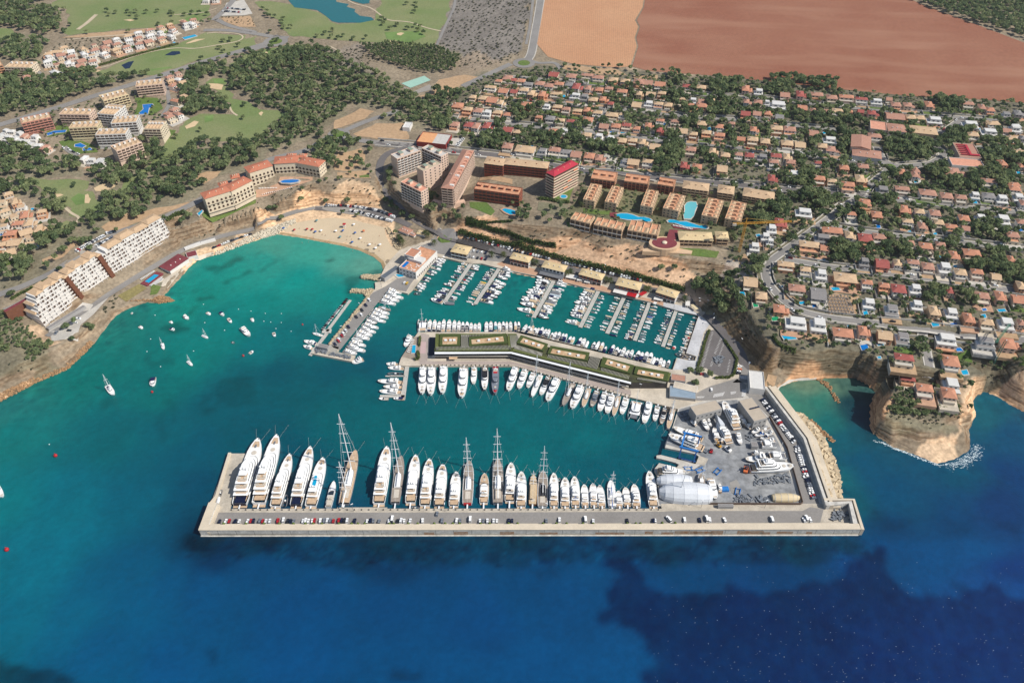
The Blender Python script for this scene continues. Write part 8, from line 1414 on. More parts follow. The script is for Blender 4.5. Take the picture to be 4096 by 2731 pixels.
for t in IND:
    x,y,z,r,h,k,reg,fz=t
    if reg=='single':
        d,lx,ly,ll=min((math.hypot(x-a,y-b),a,b,c)for a,b,c in lm);q,ql=proj(x,y,z),proj(lx,ly,z)
        pos='left of' if q[0]<ql[0]else 'right of';SING[(ll,pos)]=SING.get((ll,pos),0)+1;n=SING[(ll,pos)]
        lab=f'lone round pine {pos} the {ll}' if d<90 else f'lone round dark tree on the golf course, {ordn(len(SING)+n)} of those standing apart'
        if LABELS.get(lab):lab=f'lone round pine {pos} the {ll}, {ordn(n)} nearest'
    else:lab=f'green pine in the {reg}'
    lab=' '.join(lab.split()[:16]);o=thing('pine_tree',lab,'tree',(x,y,z),rnd.uniform(0,6.28),'trees of the '+reg if reg!='single' else None)
    ch=h*.45 if k<5 else h*.35;newobj('trunk',TM[k%4],o,sc=(2.2*r/4,2.2*r/4,ch));c=newobj('crown',CM[k],o,(0,0,ch-.25*r),0,(r,r,(h-ch+.25*r)/(1.15 if k<5 else 1.6)))
far=[t for t in TREES if id(t)not in ids]
def mass(name,T,CL,m,label,cat,trunk=True):
    Qs,Ts=[],[]
    for x,y,z,r,h,k,*_ in T:
        q=CL[k];a=npr.uniform(0,6.283);c,s=math.cos(a),math.sin(a);ch=h*.42 if k<5 else h*.3;sc=(h-ch+.25*r)/(1.15 if k<5 else 1.6)
        Qs.append(np.stack([(q[...,0]*c-q[...,1]*s)*r+x,(q[...,0]*s+q[...,1]*c)*r+y,q[...,2]*sc+z+ch-.25*r],-1));Ts.append(np.full(len(q)*4,npr.uniform(0,1)))
    Q=np.concatenate(Qs);me=raw_mesh(name,Q.reshape(-1,3),np.arange(len(Q)*4).reshape(-1,4));a=me.attributes.new('tint','FLOAT','POINT');a.data.foreach_set('value',np.concatenate(Ts).astype(np.float32));me.materials.append(m);o=newobj(name,me);tag(o,label,cat);o['kind']='stuff'
    return o
mass('pine_woods',[t for t in far if t[3]>2.3],CRS,M_LEAFS,'green pine woods and garden trees covering the slopes, golf course and town','woods');mass('garden_shrubs',[t for t in far if t[3]<=2.3],CRS,M_LEAFS,'low green garden shrubs between the houses','shrubs')
print('trees',len(TREES),'individual',len(IND))
SCR=[]
def bush(poly,sp_,r0,r1,keep):
    n0=len(TREES);scatter(poly,sp_,r0,r1,1.0,2.2,'',keep=keep,m=0);SCR.extend(TREES[n0:]);del TREES[n0:]
bush(SCRUBZ,6.5,1.0,2.6,.6);bush('B 600 480 1000 440 1150 560 1000 640 900 600 560 640',5,1.0,2.4,.6);bush('A 600 350 1150 340 1000 400 700 470 560 560 440 480',6,1,2.2,.6);bush('I 0 240 200 180 480 60 560 20 300 280 100 380 0 400',4.5,.7,1.8,.4);bush('E 900 1330 1080 1120 1060 1250 900 1350',4,1.2,2.4,.9);bush('E 1600 560 2351 330 2351 520 1650 640',6,.7,1.6,.4);bush('F 0 280 520 90 1090 110 1150 340 700 300 200 360 0 420',6,.7,1.8,.45)
bush('G 0 490 440 520 1200 660 1540 780 1960 860 2080 1000 1700 1050 1300 960 700 700 400 700',5.5,.7,1.9,.45);bush('M 1040 950 1480 1100 1880 960 1850 860 1100 880',3.6,.6,1.6,.7);bush('M 0 300 300 360 960 400 940 440 300 400 100 470',5,.7,1.8,.5);bush('e 1300 220 1600 420 1900 700 2240 1000 2240 560 1900 330 1500 150',4.2,1.2,2.6,.75);bush('E 0 1050 480 940 460 970 100 1140',6,.8,1.6,.5);bush('M 1900 520 2352 490 2352 540 1950 560',4,.6,1.5,.6)
bush('A 2030 165 2300 150 2351 250 2060 200',5,.8,1.8,.5);bush('C 60 -50 200 -50 100 400 70 500',6,.8,1.6,.5)
mass('scrub',SCR,[q[::2]for q in CRS],M_BUSH,'low grey-green scrub on the cliffs and open ground','scrub')
def hedge(label,s,wdt,h,z=None,n=24,m=None):
    P=[G3(p)if z is None else W(p,z)+(z,)for p in pl(s)];Q=[];o0=P[0]
    for a,b in zip(P,P[1:]):
        L=math.dist(a[:2],b[:2]);k=int(L*n)
        for i in range(k):
            t=npr.uniform(0,1);hh=h*(1 if(int(t*L/1.6)%2)else.78);off=npr.normal(0,wdt*.3);x=a[0]+(b[0]-a[0])*t+npr.normal(0,wdt*.25);y=a[1]+(b[1]-a[1])*t+off;zz=(hgt(x,y)if z is None else z)+npr.uniform(.2,1)**.7*hh*(1-.35*min(1,abs(off)/wdt));u=npr.normal(size=3);u/=np.linalg.norm(u);v=np.cross(u,npr.normal(size=3));v/=np.linalg.norm(v);s_=npr.uniform(.35,.7);p=np.array([x-o0[0],y-o0[1],zz-o0[2]]);Q.append([p-u*s_-v*s_,p+u*s_-v*s_,p+u*s_+v*s_,p-u*s_+v*s_])
    t=thing('hedge',label,'hedge',o0);newobj('foliage',qmesh('foliage',np.array(Q),m or M_HLEAF),t)
M_HLEAF=leaf_mat('hedge_foliage',(.125,.17,.06))
hedge('tall green hedge behind the parked cars of the harbour road, upper right of the roundabout','F 1860 575 2000 610 2351 700',3.4,5);hedge('tall green hedge along the whole foot of the harbour cliff','G 0 690 250 755 500 835 750 890 1000 945',3.4,5.5);hedge('green hedge continuing right along the foot of the harbour cliff','G 1030 945 1250 1010 1450 1070 1580 1100',3.2,4.5);hedge('row of cypress-like bushes on the upper terrace of the harbour cliff','F 1930 490 2100 530 2351 600 G 0 600 100 640 270 680 400 705',2.4,4.5);hedge('second hedge row on the terrace below the pool garden','F 1930 450 2351 470',2,2.5)
hedge('long dark hedge along the golf village gardens','A 700 670 1080 560 1480 450 1640 410',2.2,3);hedge('clipped hedge between tower lawn and meadow','g 20 1060 200 1080 400 1120 560 1130',3,3);hedge('planted strip around the dark car park','e 1285 640 1200 860 1150 1080 1080 1290',1.6,1.8,QZ);hedge('planted strip on the right side of the dark car park','e 1560 820 1700 1020 1780 1150 1730 1420 1640 1480 1400 1490',1.6,1.8,QZ);hedge('hedge along the hotel back road','E 110 1180 300 1080 530 975',2,2.2);hedge('hedge beside the road above the left shore','E 1530 460 1690 375',2.5,3);hedge('green screen along the deck pool of the island','N 415 345 410 420',1.6,2.4,QZ);hedge('bushes at the foot of the island pool deck','N 395 480 400 545 370 548',2.4,2.4,QZ);hedge('dark hedge of the cliff garden above the ravine','M 40 230 110 310 250 360',2.4,2.5)
pt=MB();pt.tube((0,0,-.5),(.3,.1,6),.3,.22,7);PTM=pt.mesh('trunk',M_BARK);Q=[]
for i in range(26):
    a=i*2.4;el=.9-1.5*(i/26);prev=np.array([.3,.1,6.0]);d=np.array([math.cos(a),math.sin(a)])
    for k in range(4):
        nx=prev+np.array([d[0]*.85,d[1]*.85,el*.8-.42*k]);sd_=np.array([-d[1],d[0],0])*(.45-.09*k);Q.append([prev-sd_,prev+sd_,nx+sd_*.7,nx-sd_*.7]);prev=nx
PFM=qmesh('fronds',np.array(Q),M_PALM)
for i,(s,where)in enumerate((('F 1310 640','beside the beach, upper'),('F 1350 690','beside the beach, lower'),('F 1325 665','beside the beach, between two others'),('F 1560 600','by the kiosk, left'),('F 1580 620','by the kiosk, right'),('F 1635 690','at the harbour roundabout'),('F 2165 800','at the harbour parking island'),('a 1640 140','left of the first quayside restaurant'),('a 2145 255','right of the first restaurant, left one'),('a 2215 285','right of the first restaurant, right one'),('b 960 110','right of the second restaurant, left one'),('b 1040 90','right of the second restaurant, right one'),('b 1680 230','left of the fourth restaurant'),('b 1750 240','left of the fourth restaurant, second one'),('c 800 80','behind the red awning'),('c 860 90','behind the red awning, right one'),('c 1510 260','beside the white party tents'),('g 790 1200','at the corner of the first garden block'),('G 2010 600','right of the short tan-roofed house'),('M 1550 450','beside the cliff-top villa'),('B 1490 300','on the golf course by the bunker'),('B 705 300','on the golf fairway, left'),('h 2190 700','in front of the brick blocks'))):
    g=G3(pl(s)[0]);z=max(g[2],0);w=W(pl(s)[0],QZ)if s[0]in 'abc' else g;z=QZ if s[0]in 'abc' else g[2];place([('trunk',PTM),('fronds',PFM)],'palm_tree',f'palm tree {where}','palm',(w[0],w[1],z),i*1.3,(1.15,1.15,1.0),'palms')
def carm(L,B,H,van=False):
    b=MB();b.prism([(0,-B/2*.9),(.25,-B/2),(L-.4,-B/2),(L,-B/2*.7),(L,B/2*.7),(L-.4,B/2),(.25,B/2),(0,B/2*.9)],.3,H*.58,bottom=True);g=MB();x0,x1=(.1,L*.8)if van else(.25,L*.72)
    g.prism([(x0,-B*.46),(x1,-B*.46),(x1,B*.46),(x0,B*.46)],H*.58,H*.93,top=[(x0+.35,-B*.38),(x1-(.5 if van else.9),-B*.38),(x1-(.5 if van else.9),B*.38),(x0+.35,B*.38)]);r=MB();r.box(x0+.35,x1-(.5 if van else.9),-B*.385,B*.385,H*.93,H);ws=[]
    for x in(.8,L-.85):
        for s in(-1,1):w=MB();w.tube((x,s*(B/2-.2),.32),(x,s*(B/2+.02),.32),.33,None,8);ws.append(('wheel',w.mesh('wheel',M_CBLK)))
    return[('body',b.mesh('body',M_GEL)),('windows',g.mesh('windows',M_GLASS)),('roof',r.mesh('roof',M_GEL))]+ws
CARP=[carm(4.3,1.8,1.5),carm(4.0,1.75,1.6),carm(4.7,1.9,1.75),carm(5.6,2.0,2.4,True)]
CC=[('white',M_GEL),('silver',M_ALU),('black',M_BLKH),('dark blue',M_NAVY),('grey',M_GREYH),('white',M_GEL),('white',M_GEL),('black',M_BLKH),('silver',M_ALU),('grey',M_GREYH),('red',M_REDP),('white',M_GEL)]
NC=0
CARS=[]
def car(*a,**k):CARS.append((a,k))
def car_spec(p,an,lab,group,z=None,van=False,col=None):
    g=(W(p,z+.6)+(z,))if z is not None else(lambda q:(q[0],q[1],q[2]+.38))(G3(p));cn,m=col or rnd.choice(CC);P=CARP[3]if van else rnd.choice(CARP[:3]);c,s=math.cos(an),math.sin(an)
    return(P,'parked_van' if van else 'parked_car',f'{cn} {"van" if van else "car"} {lab}','van' if van else 'car',(g[0]-c*2.1,g[1]-s*2.1,g[2]),an,(1,1,1),group,{'body':m,'roof':m})
def rowdir(s,z):a,b=[(W(p,z)if z is not None else G3(p)[:2])for p in pl(s)][:2];return math.atan2(b[1]-a[1],b[0]-a[0])
def carrow(s,n,where,group,z=None,turn=math.pi/2,keep=1.0):
    P=pl(s);T=[math.dist(a,b)for a,b in zip(P,P[1:])];tot=sum(T);k=0
    for i in range(n):
        d=tot*i/max(1,n-1);j=0
        while j<len(T)-1 and d>T[j]:d-=T[j];j+=1
        f=d/T[j];p=(P[j][0]+(P[j+1][0]-P[j][0])*f,P[j][1]+(P[j+1][1]-P[j][1])*f)
        if rnd.random()>keep:continue
        a,b=[(W(q,z)if z is not None else G3(q)[:2])for q in(P[j],P[j+1])];k+=1
        car(p,math.atan2(b[1]-a[1],b[0]-a[0])+turn+rnd.uniform(-.06,.06)+(math.pi if rnd.random()<.3 else 0),f'{where}, {ordn(k)} along',group,z)
G1='cars parked on the breakwater'
for i,p in enumerate(pl('J 410 1000 465 1000 498 1000 552 1000 590 1000 665 1000 695 1000 720 1000 780 998 805 998 835 998 870 998 945 998 995 990 1035 998 1060 1000 1090 998 1175 998 1200 996 1225 998 1262 998 1280 998 1335 998 1370 998 1398 996 1425 996 1455 998 1505 996 1530 996 1555 996 1580 996 1650 1000 1765 1000 1795 998 1820 998 1875 1000 1965 1000 1995 992 2045 998 2075 996 2105 996 2160 996 2275 998 K 270 998 405 996 437 996 620 996 650 998 688 996 745 996 775 998 885 996 915 998 1230 996 1350 990 1660 1000 1975 996 2215 1000 L 535 1300 670 1300 760 1300 895 1302 1605 1298 1660 1298 270 1305 K 225 930')):car(p,math.pi/2+rnd.uniform(-.12,.12),f'parked on the breakwater road, {ordn(i+1)} from the left',G1,2.03,col=CC[10]if i==9 else None)
for s,l in(('J 1995 985','near the middle of the breakwater'),('K 530 990','on the breakwater behind the red-sterned yacht'),('K 1590 990','alone on the right half of the breakwater'),('L 400 1298','slanting beside the conifers at the boatyard entrance'),('L 735 1295','beside a small car at the right of the breakwater'),('L 1630 1292','at the far right end of the breakwater road'),('L 1320 1302','with an open back on the breakwater')):car(pl(s)[0],math.pi/2+(.5 if 'slanting' in l else 0),l,G1,2.03,True,CC[0])
G2='cars along the right-hand dike wall'
carrow('L 1232 222 1330 350 1385 430',13,'in the top part of the row under the dike wall',G2,QZ,1.9);carrow('L 1400 450 1470 540 1512 595',9,'in the middle of the row under the dike wall',G2,QZ,1.9);carrow('L 1540 640 1580 770 1606 845',11,'in the lower part of the row under the dike wall',G2,QZ,1.75);carrow('L 1612 865 1655 1000 1690 1100',12,'at the bottom of the row under the dike wall',G2,QZ,1.75)
G3_='cars at the beach car park'
carrow('F 648 322 800 325 958 342',15,'in the back row above the beach',G3_);carrow('F 980 345 1150 378 1275 432',20,'in the right back row above the beach',G3_);carrow('F 870 372 990 396',7,'in the short middle row above the beach',G3_);carrow('F 1022 408 1140 440 1250 468',15,'in the front row above the beach',G3_)
G4='cars along the harbour road'
carrow('F 1925 612 2351 724',18,'in the left row under the harbour hedge',G4);carrow('G 0 738 200 782 340 812',15,'in the row behind the first restaurants',G4);carrow('G 470 850 690 888',11,'in the row behind the second restaurant',G4);carrow('G 730 910 960 962 1180 1008',19,'in the row behind the third and fourth restaurants',G4);carrow('F 2000 735 2110 755',4,'in the small bay by the harbour parking island',G4,QZ);carrow('F 1960 790 2110 812',5,'beside the hedge of the harbour parking island',G4,QZ)
G5='cars at the stepped apartments'
carrow('E 708 742 830 670 955 606',15,'in the upper row behind the stepped apartments',G5);carrow('E 888 692 1045 612',10,'in the lower row behind the stepped apartments',G5);carrow('E 985 580 1060 562',5,'in the short top row behind the stepped apartments',G5);carrow('E 520 1495 620 1500 720 1365',7,'in the yard in front of the stepped apartments',G5,keep=.8)
carrow('E 1970 710 2090 662 2210 620 2300 590',9,'parked along the shore road above the boulders','cars on the shore road',None,0)
for i,s in enumerate('1240 445,1180 540,1110 628,1100 708,1010 750,870 930,820 992,780 1050,750 1085,705 1155,690 1180,628 1235,1868 140,1915 148'.split(',')):car(pl('d '+s)[0],rowdir('d 720 1370 1545 230',QZ)+(.9 if i<12 else 0),f'on the west mole, {ordn(i+1)} down from the club dock' if i<12 else('at the club dock, left one' if i==12 else 'at the club dock, right one'),'cars on the west mole',QZ,col=None if i!=13 else('yellow',MATS['yellow_canvas']))
carrow('A 2080 80 2250 95',13,'in the upper row of the golf car park','cars at the golf car park');carrow('A 2050 110 2210 120',10,'in the lower row of the golf car park','cars at the golf car park');carrow('h 1065 200 1130 130',4,'at the left of the supermarket car park','cars at the supermarket');carrow('h 1240 205 1350 80',6,'at the right of the supermarket car park','cars at the supermarket')
for k,(i,n,f0)in enumerate(((0,7,.5),(1,6,.4),(2,9,.5),(4,22,.3),(5,6,.3),(7,13,.3),(8,8,.4),(9,9,.5),(10,9,.5),(27,5,.5))):
    P_=gp(ROADS[i][0]);nm=['top street','second street','third street','main street','street above the pine square','coast road','street below the crossroads','middle street','lower street','road above the hotel'][k]
    for j in range(n):
        q=(j+rnd.uniform(.2,.8))/n*(len(P_)-1);a,b=P_[int(q)],P_[int(q)+1];f=q-int(q);an=math.atan2(b[1]-a[1],b[0]-a[0]);o=(ROADS[i][1]/2-1.2)*rnd.choice([1,-1]);x,y=a[0]+(b[0]-a[0])*f-math.sin(an)*o,a[1]+(b[1]-a[1])*f+math.cos(an)*o;car(proj(x,y,hgt(x,y)),an,f'at the kerb of the {nm}, {ordn(j+1)} from its left end','cars in the town streets')
for i,s in enumerate(('e 1820 1275 w','e 1830 1330 o','e 1810 1365 w','e 1800 1400 g','e 1095 1410 b','e 1155 1415 r','e 2005 1215 w','e 2010 1500 w','L 775 132 w')):q=s.split();car(pl(' '.join(q[:3]))[0],.15 if i<6 else 1.4,['nearest the crossing above the ring road','second below the upper zebra crossing','third below the upper zebra crossing','fourth below the upper zebra crossing','beside a red car at the foot of the dark car park','at the foot of the dark car park','on the sunken road by the cliff','in the shade beside the pale flat-roofed building','alone by the hatched island'][i],'cars at the harbour entrance',QZ,col={'r':CC[10],'b':CC[2],'g':CC[2],'o':('orange',MATS['orange_awning']),'w':CC[0]}[q[3]])
CARS=[car_spec(*a,**k)for a,k in CARS];CARS.sort(key=lambda s:math.hypot(s[4][0],s[4][1],CAM_H)+(900 if s[7]=='cars in the town streets' else 0))
for s_ in CARS[:295]:place(*s_)
fv=MB();fm=[];cl={}
for s_ in CARS[295:]:
    c,s=math.cos(s_[5]),math.sin(s_[5])
    for pn,me in s_[0]:
        n=len(fv.v);fv.v+=[(v.co.x*c-v.co.y*s+s_[4][0],v.co.x*s+v.co.y*c+s_[4][1],v.co.z+s_[4][2])for v in me.vertices];fv.f+=[tuple(i+n for i in q.vertices)for q in me.polygons];m=s_[8].get(pn,me.materials[0]);fm+=[cl.setdefault(m.name,len(cl))]*len(me.polygons)
if fv.v:
    me=fv.mesh('distant_cars',M_GEL);me.materials.clear();[me.materials.append(bpy.data.materials[k])for k in cl];me.polygons.foreach_set('material_index',fm);o=newobj('distant_cars',me);tag(o,'small far cars parked in the town streets and at the golf course','cars');o['kind']='stuff'
LB=mat('lift_blue',lin(44,128,206),.5,.4,.08,.5);a,b,c_,d_=W(pl('f 378 835')[0],QZ),W(pl('f 570 885')[0],QZ),W(pl('f 640 690')[0],QZ+2),W(pl('f 425 620')[0],QZ+2);an=math.atan2(b[1]-a[1],b[0]-a[0]);w=math.dist(a,b);dp=15.0
t=thing('travel_lift','tall blue travel lift gantry straddling the dock','travel lift',(a[0],a[1],QZ),an);H_=13
for x in(0,w):
    for y in(0,dp):g=MB();g.box(x-.5,x+.5,y-.5,y+.5,1,H_);l=ad(g,'leg',LB,t);g=MB();g.tube((x-.9,y-.5,.8),(x-.9,y+.5,.8),.8,None,10);g.tube((x+.9,y-.5,.8),(x+.9,y+.5,.8),.8,None,10);ad(g,'wheel',M_CBLK,l)
for y in(0,dp):g=MB();g.box(-1.5,w+1.5,y-.55,y+.55,H_,H_+1.3);ad(g,'beam',LB,t);g=MB();g.box(-1,w+1,y-.35,y+.35,1.2,2.2);ad(g,'sill_beam',LB,t)
g=MB();g.box(-.6,.6,.6,dp-.6,H_+.05,H_+1.2);ad(g,'cross_beam',LB,t)
YL=mat('crane_yellow',lin(222,164,60),.6,.3,.1,.5);g0=G3(pl('G 2085 745')[0]);t=thing('tower_crane','yellow tower crane over the cliff building site','crane',g0);g=MB();H_=32
def lattice(g,p,q,s,n):
    p,q=Vector(p),Vector(q);d=(q-p).normalized();u=d.orthogonal().normalized()*s;v=d.cross(u);C4=[u+v,u-v,-u-v,v-u]
    for c in C4:g.tube(p+c,q+c,.16,None,4)
    for i in range(n):
        for k in range(4):g.tube(p+(q-p)*(i/n)+C4[k],p+(q-p)*((i+1)/n)+C4[(k+1)%4],.1,None,3)
lattice(g,(0,0,-1),(0,0,H_),.9,12);ad(g,'mast',YL,t);g=MB();lattice(g,(-12,0,H_),(44,4,H_),.7,18);g.tube((0,0,H_),(0,0,H_+6),.4);g.tube((0,0,H_+6),(30,3,H_+.6),.1);g.tube((0,0,H_+6),(-11,0,H_+.6),.1);j=ad(g,'jib',YL,t);g=MB();g.box(-12,-8.5,-1,1,H_-2,H_);ad(g,'counterweight',M_PALE,j)
g0=G3(pl('M 2060 480')[0]);GRN=mat('crane_green',lin(44,120,96),.6);t=thing('tower_crane','green tower crane over the grey building site near the second cove','crane',g0);g=MB();lattice(g,(0,0,-1),(0,0,26),.8,10);ad(g,'mast',GRN,t);g=MB();lattice(g,(-8,-1,26),(14,22,26),.6,12);ad(g,'jib',GRN,t)
def machine(s,lab,m,boom=None,cat='machine',name='site_vehicle',k=1.0):
    p=W(pl(s)[0],QZ+1);t=thing(name,lab,cat,(p[0],p[1],QZ),rnd.uniform(0,6));g=MB();g.box(-2*k,2*k,-1.1*k,1.1*k,.6,1.7*k);ad(g,'chassis',m,t);g=MB();g.box(-.9*k,.7*k,-.8*k,.8*k,1.7*k,2.8*k);ad(g,'cab',M_GLASS,t)
    for x in(-1.3,1.3):
        for y in(-1.1,1.1):g=MB();g.tube((x*k,y*k-.2,.6),(x*k,y*k+.2,.6),.6,None,8);ad(g,'wheel',M_CBLK,t)
    if boom:g=MB();g.tube((0,0,2.6*k),boom,.3,.22,6);ad(g,'boom',m,t)
machine('f 800 730','red forklift with black forks in the yard',M_REDP,(3,0,5),'forklift');machine('f 900 660','yellow boom lift in the middle of the yard',YL,(-5,2,4),'boom lift');machine('f 1020 710','white lorry beside the yellow boom lift',M_WHITE,None,'lorry',k=1.3);machine('f 1250 980','red and orange lifting platform at the stern of the longest yacht on the hard',MATS['orange_awning'],(2,0,6),'platform',k=1.4)
for i,(s,lab)in enumerate((('f 500 965','blue machine below the second slip'),('f 650 985','blue boat cradle in the yard, left of two'),('f 880 1000','blue boat cradle in the yard, right of two'),('f 1145 1265','blue trailer in the lower yard'),('f 965 1240','bright blue box beside a grey boat'))):
    p=W(pl(s)[0],QZ);t=thing('boat_cradle',lab,'cradle',(p[0],p[1],QZ),i*.4);g=MB()
    if i==4:g.box(-1.8,1.8,-3.2,3.2,0,2.2);ad(g,'box',LB,t);continue
    for y in(-1.6,1.6):g.box(-3.5,3.5,y-.25,y+.25,.3,.8)
    ad(g,'rail',LB,t)
    for x in(-2.5,2.5):
        g=MB();g.box(x-.2,x+.2,-1.4,1.4,.35,.7);ad(g,'cross_bar',LB,t)
        for y in(-1.6,1.6):g=MB();g.box(x-.15,x+.15,y-.1,y+.1,.8,2.2);ad(g,'post',LB,t)
g=MB();r2=random.Random(3)
for s,n in(('f 1380 1060 1830 1040 1850 1130 1360 1170',46),('f 1100 1300 1550 1310 1560 1400 1120 1400',60),('f 400 220 580 260 560 330 420 320',24),('f 1300 480 1340 560 1290 600 1250 540',10),('f 660 700 760 720 740 760 640 740',16),('L 1880 1190 1990 1180 2040 1300 1840 1300',40),('d 300 1350 480 1330 470 1400 300 1390',24),('d 560 1390 900 1470 880 1510 540 1420',30),('e 1360 1100 1540 1110 1520 1220 1370 1210',30)):
    P=wz(s,QZ);x0,x1,y0,y1=min(p[0]for p in P),max(p[0]for p in P),min(p[1]for p in P),max(p[1]for p in P);k=0
    while k<n:
        x,y=r2.uniform(x0,x1),r2.uniform(y0,y1)
        if inpoly((x,y),P):k+=1;l=r2.uniform(.4,2.4);w_=r2.uniform(.2,.9);h_=r2.uniform(.3,1.3);z=2.0 if s[0]=='L' else QZ;aa=r2.uniform(0,3);c,s_=math.cos(aa),math.sin(aa);g.prism([(x+u*c-v*s_,y+u*s_+v*c)for u,v in((-l,-w_),(l,-w_),(l,w_),(-l,w_))],z,z+h_)
o=newobj('yard_clutter',g.mesh('yard_clutter',mat('clutter',lin(150,156,164),.8,.2,.9,.9,.3,2,col2=lin(70,74,80))));tag(o,'stored spars, trestles, nets and crates lying about the yards and quays','yard gear');o['kind']='stuff'
t=wall_run('yard_fence','brown fence between the boatyard and the dike road',wz('L 1290 380 1450 660 1588 1150 1570 1162 760 1160',QZ),[(-.1,.15,QZ,QZ+2.4,'fence',mat('fence_brown',lin(110,92,82),.9))],'fence')
lp=MB();lp.tube((0,0,0),(0,0,9),.14,.09,6);LPM=lp.mesh('pole',mat('lamp_grey',lin(120,122,124),.5));lh=MB();lh.box(-.9,.9,-.25,.25,9,9.2);LHM=lh.mesh('lamp_head',M_ALU)
for i,p in enumerate(pl('e 1090 240 1340 470 1840 920 1240 230 G 640 890 850 930 1710 1240 1840 1420 e 650 250 L 130 150 J 1640 910 K 300 905 1230 905 L 1250 1190 680 1190 F 1700 600 2180 720 d 1460 220 1080 640 760 1050')):w_=W(p,QZ);place([('pole',LPM),('lamp_head',LHM)],'street_lamp',f'tall grey lamp post on the harbour roads and quays, {ordn(i+1)} in the round','street lamp',(w_[0],w_[1],QZ),i,group='harbour lamp posts')
BU_=[('blue',M_BLUEP),('red',M_REDP),('white',M_WHITE),('orange',MATS['orange_awning']),('teal',MATS['teal_canvas'])];pa=MB();pa.tube((0,0,0),(0,0,2.3),.05,None,5);PAM=pa.mesh('pole',M_WHITE);pc=MB();n=len(pc.v);pc.v+=[(1.5*math.cos(a*.785),1.5*math.sin(a*.785),2.0)for a in range(8)]+[(0,0,2.55)];pc.f+=[(i,(i+1)%8,8)for i in range(8)];PCM=pc.mesh('shade',M_BLUEP)
for i,(s,c)in enumerate((('255 540',0),('355 555',1),('472 548',1),('520 550',1),('548 572',0),('600 562',2),('735 565',2),('800 562',0),('912 582',0),('775 620',4),('885 668',0),('960 632',2),('1045 690',2),('1100 722',2),('1140 690',2),('560 470',4),('900 505',2),('990 565',3))):g0=G3(pl('F '+s)[0]);place([('pole',PAM),('shade',PCM)],'beach_parasol',f'{BU_[c][0]} parasol on the sand, {ordn(i+1)} of the beach parasols','parasol',(g0[0],g0[1],g0[2]+.1),0,group='parasols on the beach',mats={'shade':BU_[c][1]})
def figure():
    sk=bpy.data.meshes.new('person');V=[(0,0,.95),(0,0,1.25),(0,0,1.48),(0,0,1.62),(0,.02,1.74),(-.2,0,1.42),(-.28,.03,1.12),(-.27,.1,.86),(.2,0,1.42),(.28,.03,1.12),(.27,.1,.86),(-.1,0,.9),(-.12,.04,.5),(-.13,0,.05),(.1,0,.9),(.12,-.02,.5),(.14,-.06,.05)];E=[(0,1),(1,2),(2,3),(3,4),(2,5),(5,6),(6,7),(2,8),(8,9),(9,10),(0,11),(11,12),(12,13),(0,14),(14,15),(15,16)];sk.from_pydata(V,E,[]);o=bpy.data.objects.new('tmp',sk);LINK(o);m=o.modifiers.new('s','SKIN');R=[.14,.14,.13,.06,.11,.06,.045,.035,.06,.045,.035,.09,.065,.045,.09,.065,.045]
    for i,v in enumerate(sk.skin_vertices[0].data):v.radius=(R[i],R[i]*.8);v.use_root=i==0
    dg=bpy.context.evaluated_depsgraph_get();me=bpy.data.meshes.new_from_object(o.evaluated_get(dg));bpy.data.objects.remove(o);me.materials.clear();me.materials.append(mat('skin',lin(200,150,120),.7));smooth(me);return me
FIG=figure();sw=MB();sw.tube((0,0,.82),(0,0,1.02),.19,.17,8);SWM=sw.mesh('swimwear',M_NAVY)
for i,p in enumerate(pl('F 210 575 400 535 610 592 640 600 730 570 835 640 840 610 880 635 868 608 950 635 975 660 1000 668 1025 670 1068 672 1098 682 1050 692 1132 742 640 655 425 668 485 662 770 620 590 560 890 745 880 700 1070 790 995 565 700 560 530 625 445 545 1135 605')):g0=G3(p);place([('body',FIG),('swimwear',SWM)],'person',f'person in swimwear standing on or beside the sand, {ordn(i+1)} of the bathers','person',(g0[0],g0[1],max(-.6,g0[2]-.0)+.1),rnd.uniform(0,6),group='bathers on the beach',mats={'swimwear':rnd.choice([M_NAVY,M_REDP,M_CBLK,M_BLUEP])})
g0=G3(pl('F 815 525')[0]);t=thing('lifeguard_tower','lifeguard tower with a red roof in the middle of the beach','lifeguard tower',g0);g=MB()
for x in(-1,1):
    for y in(-1,1):g.tube((x,y,0),(x*.8,y*.8,3),.12)
ad(g,'legs',M_WHITE,t);g=MB();g.box(-1.1,1.1,-1.1,1.1,3,4.2);ad(g,'cabin',M_WHITE,t);g=MB();g.hip(-1.3,1.3,-1.3,1.3,4.9,.6);ad(g,'roof',M_REDP,t)
sb=MB();sb.box(0,1.9,-.35,.35,.25,.35);sb.box(-.6,.1,-.35,.35,.3,.75);SBM=sb.mesh('sun_lounger',M_WHITE)
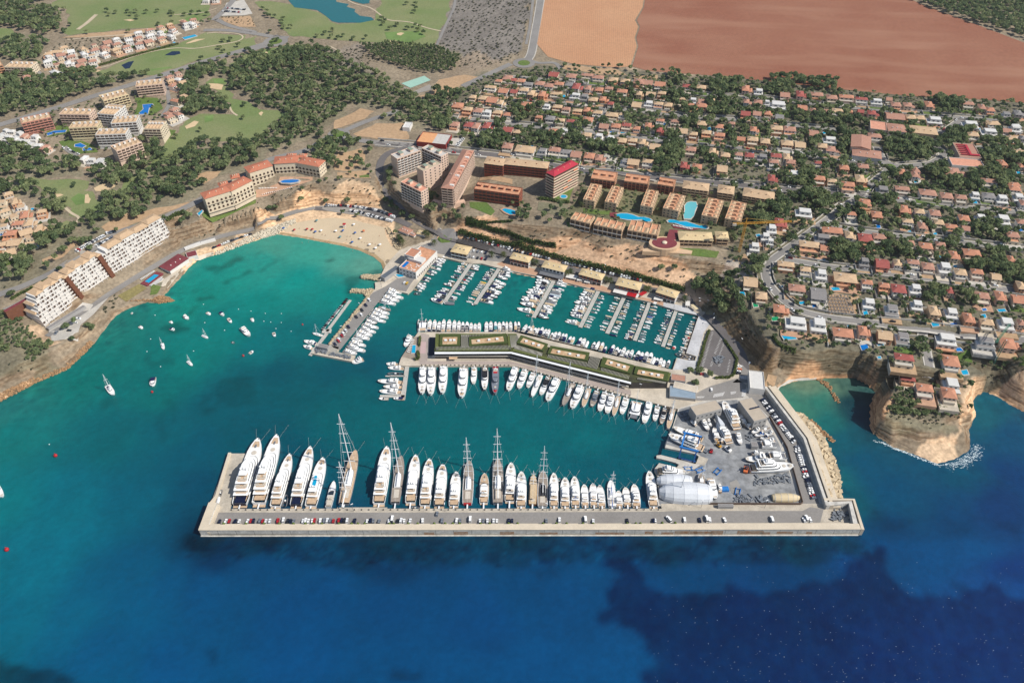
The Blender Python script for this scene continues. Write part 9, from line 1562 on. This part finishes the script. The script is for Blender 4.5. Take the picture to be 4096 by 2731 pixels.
for wh,s,n in(('south side of the beach club pool','E 1390 1060 1490 985',12),('north side of the beach club pool','E 1300 1005 1420 930',12),('deck below the beach club pool','E 1430 1050 1500 1000',8),('hotel lawn, upper row','F 30 170 190 165',12),('hotel lawn, lower row','F 60 225 330 160',16),('maroon sun deck of the wavy pool','G 1480 510 1650 545',14),('wooden deck of the island','N 345 370 300 480',8)):
    a,b=[G3(p)if s[0]!='N' else W(p,QZ)+(QZ,)for p in pl(s)]
    for i in range(n):f=i/(n-1);tag(newobj('sun_lounger',SBM,None,(a[0]+(b[0]-a[0])*f,a[1]+(b[1]-a[1])*f,a[2]+(b[2]-a[2])*f+.5),math.atan2(b[1]-a[1],b[0]-a[0])+math.pi/2),f'white sun lounger on the {wh}, {ordn(i+1)} from the left','sun lounger','sun loungers')
drape('sun_deck',gp('G 1460 500 1520 500 1600 530 1740 535 1650 550 1490 530'),T_MAR,.4);drape('sun_deck',gp('g 1290 1310 1420 1300 1450 1400 1300 1380'),T_MAR,.4)
g=MB()
for o in[o for o in bpy.data.objects if o.get('group')in('yachts along the outer breakwater','yachts along the south quay of the island')]:
    me=[c for c in o.children if c.name.split('.')[0]=='hull'][0].data;L=max(v.co.x for v in me.vertices);B=max(v.co.y for v in me.vertices);a=o.rotation_euler[2];c,s=math.cos(a),math.sin(a);F=lambda x,y,z:(o.location.x+x*c-y*s,o.location.y+x*s+y*c,z)
    m=MB();m.box(-6,.3,-.5,.5,1.6,1.75);ad(m,'gangway',M_ALU,o);r=MB()
    for q in(-1,1):r.tube((L*.95,q*B*.2,2.5),(L*.95+L*.22+3,q*(B*.5+2.5),.05),.045,None,3)
    ad(r,'mooring_line',M_PALE,o)
for o in bpy.data.objects:
    l=o.get('label')
    if l and len(l.split())>16:o['label']=' '.join(l.split()[:16])
print('cars',len(CARS),'villas',NV)
hb=MB();hb.box(-2600,2600,-300,3300,-8,CAM_H+40);hm=bpy.data.materials.new('haze');hm.use_nodes=True;hn=hm.node_tree.nodes;hn.remove(hn['Principled BSDF']);pv=hn.new('ShaderNodeVolumePrincipled');pv.inputs['Color'].default_value=(.86,.92,1,1);pv.inputs['Density'].default_value=.00004;pv.inputs['Anisotropy'].default_value=.3;hm.node_tree.links.new(pv.outputs[0],hn['Material Output'].inputs['Volume'])
o=newobj('haze',hb.mesh('haze',hm));tag(o,'thin summer haze over the whole bay','haze');o['kind']='stuff'
